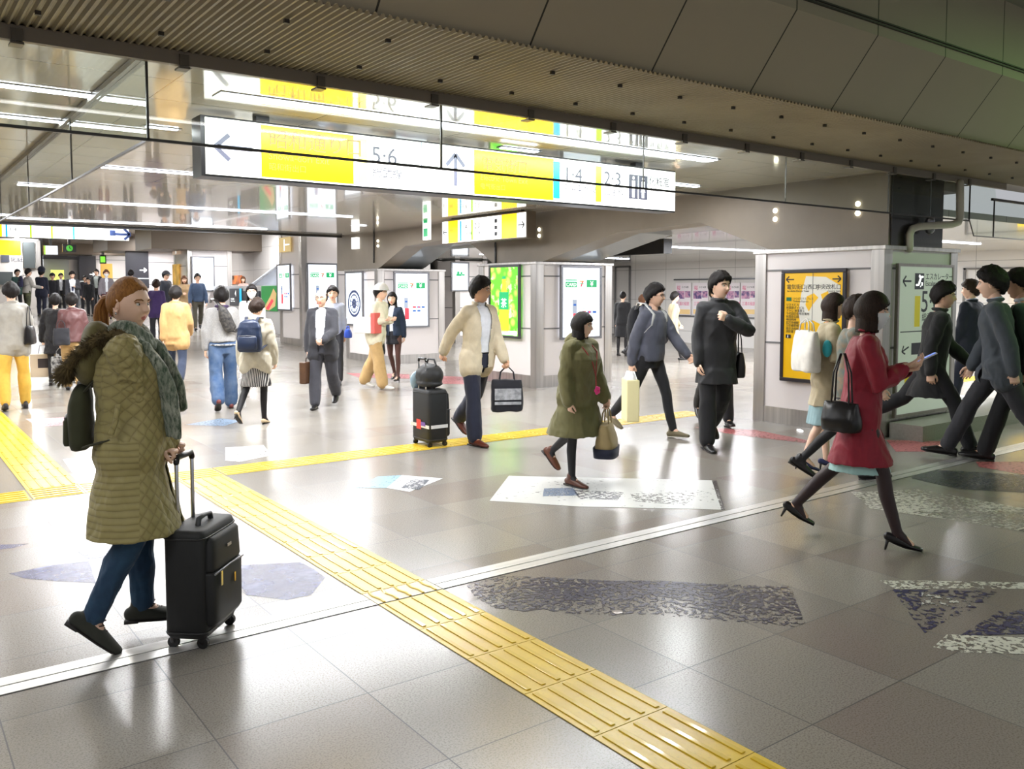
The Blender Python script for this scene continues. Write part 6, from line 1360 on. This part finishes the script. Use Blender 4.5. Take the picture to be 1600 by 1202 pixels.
p.top(cloth('coat_charcoal', (38, 38, 40)), 'coat', .60, .35, .024, 0, .01, collar=.03); p.trousers(BLKW, off=.012, hem=.022); p.shoes('dress', LEA)
p = Person('stout man in a navy suit walking left by the far side of the right pillar', (1517, 640), 437, -62, mk(W2, legR=(-20, 24, 24), legL=(18, 8, -4), armR=(8, 8, 50, 30), armL=(6, 8, 20, 0)), 'light', ('short', 'dark'), k=1.12, belly=.4, hyaw=-14)
p.shirt(cloth('shirt_blue', (170, 190, 222))); p.top(cloth('suit_dark_navy', (26, 32, 50)), 'jacket', .80, .1, .022, .05, .008, collar=.02); p.trousers(NAVY, off=.016, hem=.022); p.shoes('dress', LEA)
p = Person('man with spiky black hair in a grey suit striding left near the right edge', (1556, 724), 419, -92, mk(W1, legL=(-26, 14, 24), legR=(30, 6, -6), armR=(10, 8, 14, 0), armL=(-22, 8, 12, 0), lean=6), 'light', ('spiky', 'black'), k=1.0, hyaw=4)
p.shirt(cloth('shirt_pale_blue', (186, 200, 228))); p.top(cloth('suit_grey', (74, 80, 88)), 'jacket', .78, .12, .024, .04, .009, collar=.025); p.trousers(CHAR, off=.012, hem=.02); p.shoes('dress', LEA)
p = Person('man in a dark green pullover at the right edge of the picture', (1594, 722), 421, -88, mk(W2, legR=(-22, 20, 26), legL=(22, 6, -6)), 'tan', ('short', 'black')); p.shirt(WSH); p.top(cloth('pullover_green', (36, 58, 44)), 'pullover', .84, 0, .014); p.trousers(BLKW, off=.014, hem=.022); p.shoes('dress', LEA)
# passage behind the arches
p = Person('person in a long black coat standing with the back turned beyond the middle pillar', (972, 556), 455, 10, ST, 'mid', ('tied', 'black'), fem=1); p.top(BLKW, 'coat', .50, .3, .02); p.tights(BLKT); p.shoes('boot', LEA)
p = Person('woman with auburn hair and a cream scarf behind the man in glasses', (1000, 560), 460, 60, W1, 'light', ('bob', 'brown'), fem=1); p.top(cloth('coat_cream_far', (214, 200, 178)), 'coat', .6, .3, .02, hood=True); p.tights(BLKT); p.shoes('loafer', LEA)
p = Person('woman in a tan coat and black heeled boots behind the man in glasses', (1050, 566), 456, 70, mk(W1, heel=.04), 'light', ('short', 'black'), fem=1); p.top(cloth('coat_tan_far', (188, 172, 140)), 'coat', .6, .3, .02); p.tights(BLKT); p.shoes('heel', LEA)
# ================= centre-left group
p = Person('balding man in a dark suit and white shirt carrying a brown briefcase', (506, 638), 451, 192, mk(W1, legL=(-14, 26, 20), legR=(8, 4, -2), armR=(-4, 9, 8, 0, 1.0), armL=(22, 8, 40, 35, .9)), 'mid', ('bald', 'dark'), k=1.16, belly=.8, hyaw=6)
p.shirt(WSH); p.top(CHAR, 'jacket', .78, .14, .024, .07, .008, collar=.02); p.trousers(cloth('trouser_grey', (66, 66, 74)), off=.02, hem=.026); p.shoes('dress', LEA); p.glasses(M_grey)
o = empty('briefcase', carry(p, 'R', -.02), p.rz+1.2, 'brown upright leather briefcase held by the balding man', 'briefcase'); g = G(); g.box((-.15, -.05, -.36), (.15, .05, -.06)); b = g.obj('case_body', mat('case_brown', (92, 64, 44), .4, var=(8, .3)), o, bevel=.015)
g = G(); g.tube([(-.06, 0, -.06), (-.05, 0, -.01), (.05, 0, -.01), (.06, 0, -.06)], .009, n=8); g.obj('handle', mat('case_brown_dark', (60, 42, 32), .4), o, smooth=True); g = G(); g.box((-.12, -.054, -.3), (-.10, -.05, -.08)); g.box((.10, -.054, -.3), (.12, -.05, -.08)); g.obj('strap', MC['case_brown_dark'], o)
p = Person('man in a pale grey top half hidden behind the balding man', (522, 600), 447, 185, W2, 'mid', ('short', 'black')); p.top(cloth('top_pale_grey', (170, 174, 190)), 'pullover', .85); p.trousers(DARKF); p.shoes('dress', LEA)
o = tote(p.w(p.J['hip']+Vector((-.26, .12, .10))), 1., .20, .16, .12, cloth('blue_print', (36, 70, 170)), 'bright blue and white bag beside the balding man', .05)
p = Person('man in a flat cream cap and khaki cargo trousers carrying a white box', (588, 607), 444, 118, mk(W1, legL=(-14, 12, 10), legR=(14, 4, -2), armR=('ik', (.10, .20, .20), (.6, -.6, -.6), (-.3, .9, 0), (0, 0, 1), .8), armL=('ik', (-.10, .22, .20), (-.6, -.6, -.6), (.3, .9, 0), (0, 0, 1), .8), lean=8), 'mid', ('short', 'black'), k=1.05, hyaw=-8)
p.top(cloth('jacket_cream', (232, 224, 198)), 'jacket', .82, .12, .03, 0, .012); p.trousers(KHA, off=.03, hem=.03, wr=.012); p.shoes('sneaker', cloth('sneaker_white', (226, 224, 220)), mat('sole_pale', (206, 200, 190))); p.cap(cloth('cap_cream', (206, 202, 194)), 'brim')
o = empty('box', tuple(np.array(C0+ray(576, 508)*(depth(ground(588, 607))-.25))), p.rz, 'white box with a red edge in the arms of the man in the cream cap', 'box'); g = G(); g.box((-.12, -.22, -.13), (.12, .17, .13)); g.obj('carton', mat('carton_white', (236, 234, 228), .6), o, bevel=.01); g = G(); g.box((-.122, .10, -.134), (.124, .175, .20)); g.obj('red_edge', mat('carton_red', (224, 96, 90), .6), o, bevel=.008)
p = Person('woman in a navy jacket, black shorts and heeled ankle boots beside the cream cap man', (616, 597), 456, 205, mk(W2, heel=.04, legR=(-8, 20, 20), legL=(6, 4, 0)), 'light', ('long', 'black'), fem=1, k=.95, hyaw=-10)
p.tights(mat('tights_brown_sheer', (92, 60, 54), .5)); p.shirt(WSH, 'blouse', .012); p.skirt(cloth('shorts_black', (26, 26, 34)), .70, .1, .010, name='shorts'); p.top(cloth('jacket_navy_short', (38, 52, 76)), 'jacket', .86, .05, .024, .05, .007); p.shoes('heel', LEA)
tote(carry(p, 'R', .05), p.rz, .24, .20, .1, LEA, 'black handbag hanging from the woman in the navy jacket', .12, name='handbag')
p = Person('man in a grey sweatshirt and blue jeans walking away', (350, 640), 448, -6, mk(W1, legL=(-12, 26, 30), legR=(10, 4, -2), armL=(-6, 14, 12, 0), armR=(8, 10, 20, 0), twist=6), 'mid', ('short', 'black'), k=1.05)
p.top(GREYM, 'sweatshirt', .88, .04, .026, 0, .012, 13, sleeve=.9, cuff=.004); p.trousers(mat('denim_mid', (60, 88, 128), .8, var=(7, .3), c2=(92, 112, 142), bump=(250, .3, .001)), off=.022, hem=.034, wr=.011); p.shoes('sneaker', mat('leather_oxblood', (112, 52, 50), .4))
g = G(); nk = p.J['neck']; g.tube([nk+Vector((.075*math.cos(a), .06*math.sin(a)-.01, .02)) for a in np.linspace(0, 6.28, 15)], .022, n=8); g.ell(nk+Vector((0, -.085, -.03)), (.07, .03, .06)); g.obj('hood_lining', cloth('purple_dark', (70, 50, 90)), p.o, smooth=True)
g = G(); hp_ = p.J['hip']; g.tube([hp_+Vector((.155*math.cos(a), .115*math.sin(a)-.012, -.015)) for a in np.linspace(0, 6.28, 25)], [(.012, .035)]*25, n=8, ref=(0, 0, 1)); g.obj('printed_waistband', mat('band_print', (226, 226, 226), .7, var=(30, 1), c2=(30, 30, 40)), p.o, smooth=True)
c_ = p.J['chest']+Vector((.03, -.19, .0)); o = empty('sling_bag', p.w(c_), p.rz, 'black patterned sling bag worn diagonally on the grey sweatshirt', 'bag'); o.scale = (p.sc,)*3; o.rotation_euler.y = -.38
g = G(); g.loft([(-.20, 0, 0, .05, .03), (-.16, 0, 0, .085, .05), (0, 0, 0, .088, .055), (.12, 0, 0, .06, .045), (.2, 0, .01, .02, .02)], n=28, e=2.6); remesh(g, .01, 2, .005, 20, 6).obj('bag_body', mat('sling_print', (34, 32, 38), .5, var=(24, 1), c2=(90, 86, 80)), o, smooth=True); g = G(); g.tube([(0, .01, .18), (-.02, .04, .27), (-.06, .12, .31), (-.08, .22, .26)], [(.022, .005)]*4, ref=(1, 0, 0), n=8); g.tube([(0, .0, -.19), (.06, .08, -.24), (.10, .2, -.2)], [(.02, .005)]*3, ref=(1, 0, 0), n=8); g.obj('strap', LEA, o, smooth=True)
p = Person('woman in a cream duffle coat and striped black skirt walking away', (402, 662), 466, 22, mk(W1, legR=(0, 3, 0), legL=(-14, 30, 36), armL=(-4, 14, 10, 0), armR=(2, 12, 14, 0)), 'light', ('short', 'dark'), fem=1, k=1.02, hpitch=-12)
p.tights(BLKT); p.skirt(mat('stripe_skirt', (30, 28, 32), .7), .52, .35, .014)
m_, nt_, b_ = base('striped_skirt'); tc_ = nt_.new('ShaderNodeTexCoord').outputs['Object']; wv = nt_.new('ShaderNodeTexWave'); wv.inputs['Scale'].default_value = 14; wv.inputs['Distortion'].default_value = 1.5; nt_.l.new(tc_, wv.inputs['Vector']); nt_.l.new(nt_.mix(nt_.ramp(wv.outputs[0], [(.62, 0.), (.7, 1.)]), lin((28, 26, 30)), lin((190, 186, 180))), b_.inputs['Base Color'])
[c for c in p.o.children if c.name.startswith('skirt')][0].data.materials[0] = m_
p.top(cloth('coat_cream', (200, 192, 172)), 'duffle_coat', .78, .15, .034, 0, .012, hood=True); p.shoes('heel', mat('pump_beige', (220, 196, 160), .35))
backpack(p, mat('nylon_navy', (36, 48, 74), .35, bump=(20, .3, .01)), 'navy nylon backpack on the cream duffle coat', .34, .44, .16, dz=-.05, strap=cloth('strap_navy', (30, 38, 58)))
g = G(); g.box((-.02, -.12, -.50), (.02, .12, -.12)); o = empty('shopping_bag', carry(p, 'L'), p.rz+.2, 'white paper bag with dark bars held by the woman in the cream duffle coat', 'bag'); g.obj('bag_body', mat('paper_white', (232, 232, 234), .5), o, bevel=.01); g = G()
for z in (-.26, -.30, -.34): g.box((-.022, -.10, z), (.022, .02, z+.02))
g.obj('dark_bars', M_ik, o); g = G(); g.tube([(0, -.06, -.12), (0, -.02, .0), (0, .02, .0), (0, .06, -.12)], .004, n=6); g.obj('handle', M_w, o)
p = Person('woman with long black hair and a white mask facing the camera', (396, 598), 444, 182, ST, 'light', ('long', 'black'), fem=1, k=.95); p.mask(); p.top(cloth('coat_white', (226, 222, 216)), 'coat', .6, .3, .02); p.tights(BLKT); p.shoes('loafer', LEA)
p = Person('man in a camel jacket walking away behind the foreground woman', (277, 607), 447, 8, mk(W2, armR=(6, 12, 40, 10)), 'mid', ('short', 'black'), k=1.06); p.top(cloth('jacket_camel', (190, 150, 96)), 'jacket', .74, .18, .028, 0, .012, collar=.04); p.trousers(cloth('denim_dark', (40, 50, 72))); p.shoes('sneaker', LEA)
# ================= left group
p = Person('man in yellow trousers and a grey blazer walking away at the left edge', (24, 640), 441, -4, mk(W1, legL=(-8, 12, 12), legR=(6, 4, 0), armR=(4, 12, 60, 20), armL=(2, 8, 12, 0), stance=5), 'mid', ('short', 'black'), k=1.04)
p.top(cloth('blazer_grey', (164, 160, 152)), 'blazer', .80, .1, .024, 0, .01, collar=.03); p.trousers(cloth('chino_yellow', (222, 178, 72), .8), off=.018, hem=.016, wr=.012); p.shoes('sneaker', cloth('shoe_charcoal', (52, 50, 52)))
tote(p.w(p.J['sh']+Vector((.20, -.07, -.02))), p.rz+1.3, .30, .26, .12, LEA, 'black leather shoulder bag on the arm of the man in yellow trousers', .26, name='shoulder_bag')
p = Person('man in a burgundy leather jacket with a crossbody bag walking away', (116, 611), 458, 4, mk(W2, armL=(4, 9, 8, 0, 1.), armR=(4, 12, 30, 10)), 'mid', ('short', 'black'), k=1.1); p.top(mat('leather_burgundy', (96, 62, 62), .38, bump=(30, .3, .006)), 'jacket', .86, .05, .028, 0, .012, collar=.035); p.trousers(KHA, off=.02, hem=.02); p.shoes('sneaker', LEA)
tote(p.w(p.J['hip']+Vector((-.16, -.16, .32))), p.rz, .24, .28, .09, DARKF, 'black crossbody bag on the hip of the man in the burgundy jacket', .12, name='crossbody_bag')
o = tote(carry(p, 'L'), p.rz, .28, .30, .12, mat('tote_lettering', (28, 28, 32), .6, var=(30, 1), c2=(200, 200, 200)), 'black tote covered with white lettering beside the kraft paper bag', .14)
p = Person('person in a fluffy black coat left of the burgundy jacket', (90, 602), 459, 6, mk(ST, armL=(2, 16, 10, 0, 1.)), 'light', ('short', 'black'), fem=1); p.top(cloth('fluffy_black', (24, 22, 26), .95, bump=(80, 1., .02)), 'coat', .6, .3, .035, 0, .014, 26); p.tights(BLKT); p.shoes('loafer', LEA)
o = empty('shopping_bag', carry(p, 'L'), p.rz+.2, 'kraft paper bag with a dark label between the yellow trousers and the lettered tote', 'bag'); g = G(); g.box((-.20, -.07, -.56), (.20, .07, -.16)); g.obj('bag_body', mat('paper_kraft', (206, 186, 158), .6), o, bevel=.012); g = G(); g.box((-.09, -.074, -.40), (.09, -.07, -.24)); lb = g.obj('label', mat('label_dark', (56, 46, 44), .5), o)
text('Tokyo Banana', Matrix.Translation((0, -.075, -.31)) @ Matrix.Rotation(R(90), 4, 'X'), 0, 0, .022, M_w, lb, align='CENTER') if False else None
g = G(); g.tube([(-.07, 0, -.16), (-.05, 0, -.02), (.05, 0, -.02), (.07, 0, -.16)], .005, n=6); g.obj('handle', M_ik, o)
# ================= far people
def far(label, px, hy, hd, P, top_, hem, hr=('short', 'black'), fem=0, bot=None, skirt=None, k=1., opn=0., shirt_=None, sk='mid', **kw):
    p = Person(label, px, hy, hd, P, sk, hr, fem=fem, k=k, vox=.016, **kw)
    if shirt_: p.shirt(shirt_)
    p.top(top_, 'jacket' if hem > .7 else 'coat', hem, .15 if hem > .7 else .3, .022, opn)
    if bot: p.trousers(bot)
    else: p.tights(BLKT)
    p.shoes('dress', LEA); return p
DN = cloth('uniform_navy', (24, 28, 48))
p = far('man in a steel blue cardigan walking toward the camera before the eyeglasses advert', (310, 516), 428, 172, mk(W1, armL=(4, 16, 10, 0), armR=(4, 16, 10, 0)), cloth('cardigan_blue', (58, 76, 104)), .86, bot=cloth('trouser_olive', (74, 70, 58))); p.glasses(M_blk)
far('woman in a tan trench coat left of the steel blue cardigan', (290, 512), 431, 185, mk(ST, armR=(20, 8, 70, 40)), cloth('trench_tan', (180, 150, 112)), .6, ('bob', 'brown'), 1)
far('person in a purple jacket just behind the foreground head', (246, 540), 437, 10, ST, cloth('jacket_purple', (64, 44, 96)), .8, ('short', 'dark'), bot=DARKF)
p = far('man in a black cap and dark navy coat behind the foreground head', (259, 512), 424, 130, ST, cloth('coat_ink', (28, 32, 44)), .72, bot=DARKF, k=1.1); p.cap(DARKF); p.glasses(M_blk)
p = far('uniformed officer in a peaked cap seen from behind in the far crowd', (66, 494), 421, 25, mk(ST, armL=(30, 10, 50, 20)), DN, .76, bot=DN, k=1.12); p.cap(DN, 'peaked', 'peaked_cap')
p = far('man in a grey hoodie and camouflage trousers left of the officer', (44, 497), 420, 70, mk(ST, armR=(20, 10, 60, 10)), cloth('hoodie_grey', (158, 154, 148)), .86, bot=mat('camouflage', (88, 90, 60), .8, var=(9, 1), c2=(48, 50, 38)), k=1.1); p.glasses(M_blk); backpack(p, cloth('pack_navy', (36, 36, 66)), 'dark backpack on the man in the grey hoodie', .28, .4, .12)
far('young man in a teal jacket at the left of the far crowd', (28, 490), 421, 150, ST, cloth('jacket_teal', (60, 92, 88)), .8, bot=DARKF, sk='light')
p = far('man in a dark cap and dark jacket right behind the officer', (84, 492), 427, 185, ST, DARKF, .8, bot=DARKF); p.cap(DARKF)
far('man in a black suit with a pale shirt behind the man in a tie', (97, 487), 427, 185, ST, BLKW, .8, bot=BLKW, opn=.07, shirt_=WSH)
p = far('man in a charcoal suit and blue tie looking down at his phone, far back', (115, 500), 424, 180, mk(ST, armL=('ik', (-.03, .22, .26), (-.6, -.3, -.7), (.5, .5, .6), (0, -1, 0), .7)), CHAR, .8, bot=CHAR, opn=.09, shirt_=WSH, k=1.05, hpitch=-16); p.tie(mat('tie_blue', (50, 56, 96), .5))
o = empty('smartphone', p.w(p.J['wriL']+Vector((.04, .06, .08))), p.rz, 'phone held up by the man in the tie', 'phone'); g = G(); g.box((-.035, -.005, -.07), (.035, .005, .07)); g.obj('phone_body', M_w, o, bevel=.003)
far('person in a dark coat right of the man in a tie', (134, 492), 431, 170, ST, cloth('coat_smoke', (48, 46, 54)), .7, bot=DARKF)
far('stooping figure in black beside the person in the dark coat', (142, 494), 434, 200, mk(ST, lean=16), BLKW, .8, bot=BLKW)
far('man in a black vest and pale shirt beside the masked cardigan wearer', (153, 486), 421, 200, ST, BLKW, .84, bot=BLKW, opn=.09, shirt_=cloth('shirt_pale_green', (190, 200, 196)))
p = far('masked person in a grey cardigan and maroon trousers in the far crowd', (168, 498), 422, 178, mk(ST, armL=(2, 14, 8, 0), armR=(2, 14, 8, 0)), cloth('cardigan_grey', (124, 118, 124)), .84, ('short', 'brown'), bot=cloth('trouser_maroon', (92, 44, 52)), opn=.04, shirt_=WSH, sk='light'); p.mask()
far('dark-haired person almost hidden behind the head of the foreground woman', (206, 500), 422, 10, ST, DARKF, .8, bot=DARKF)
for k, (x, lab, hh, tp) in enumerate([(351, 'person with a dark cap looking over the parapet beside the orange screen', 'black', (200, 180, 180)), (381, 'brown-haired woman looking over the parapet right of the orange screen', 'brown', (206, 170, 160))]):
    q = atX(x, 470, 10.75); q[2] = floor_z(q[1]); far(lab, (x, 0), 432, 150+40*k, ST, cloth('parapet_coat%d' % k, tp), .8, ('bob', hh), 1, bot=DARKF, rootpos=q)
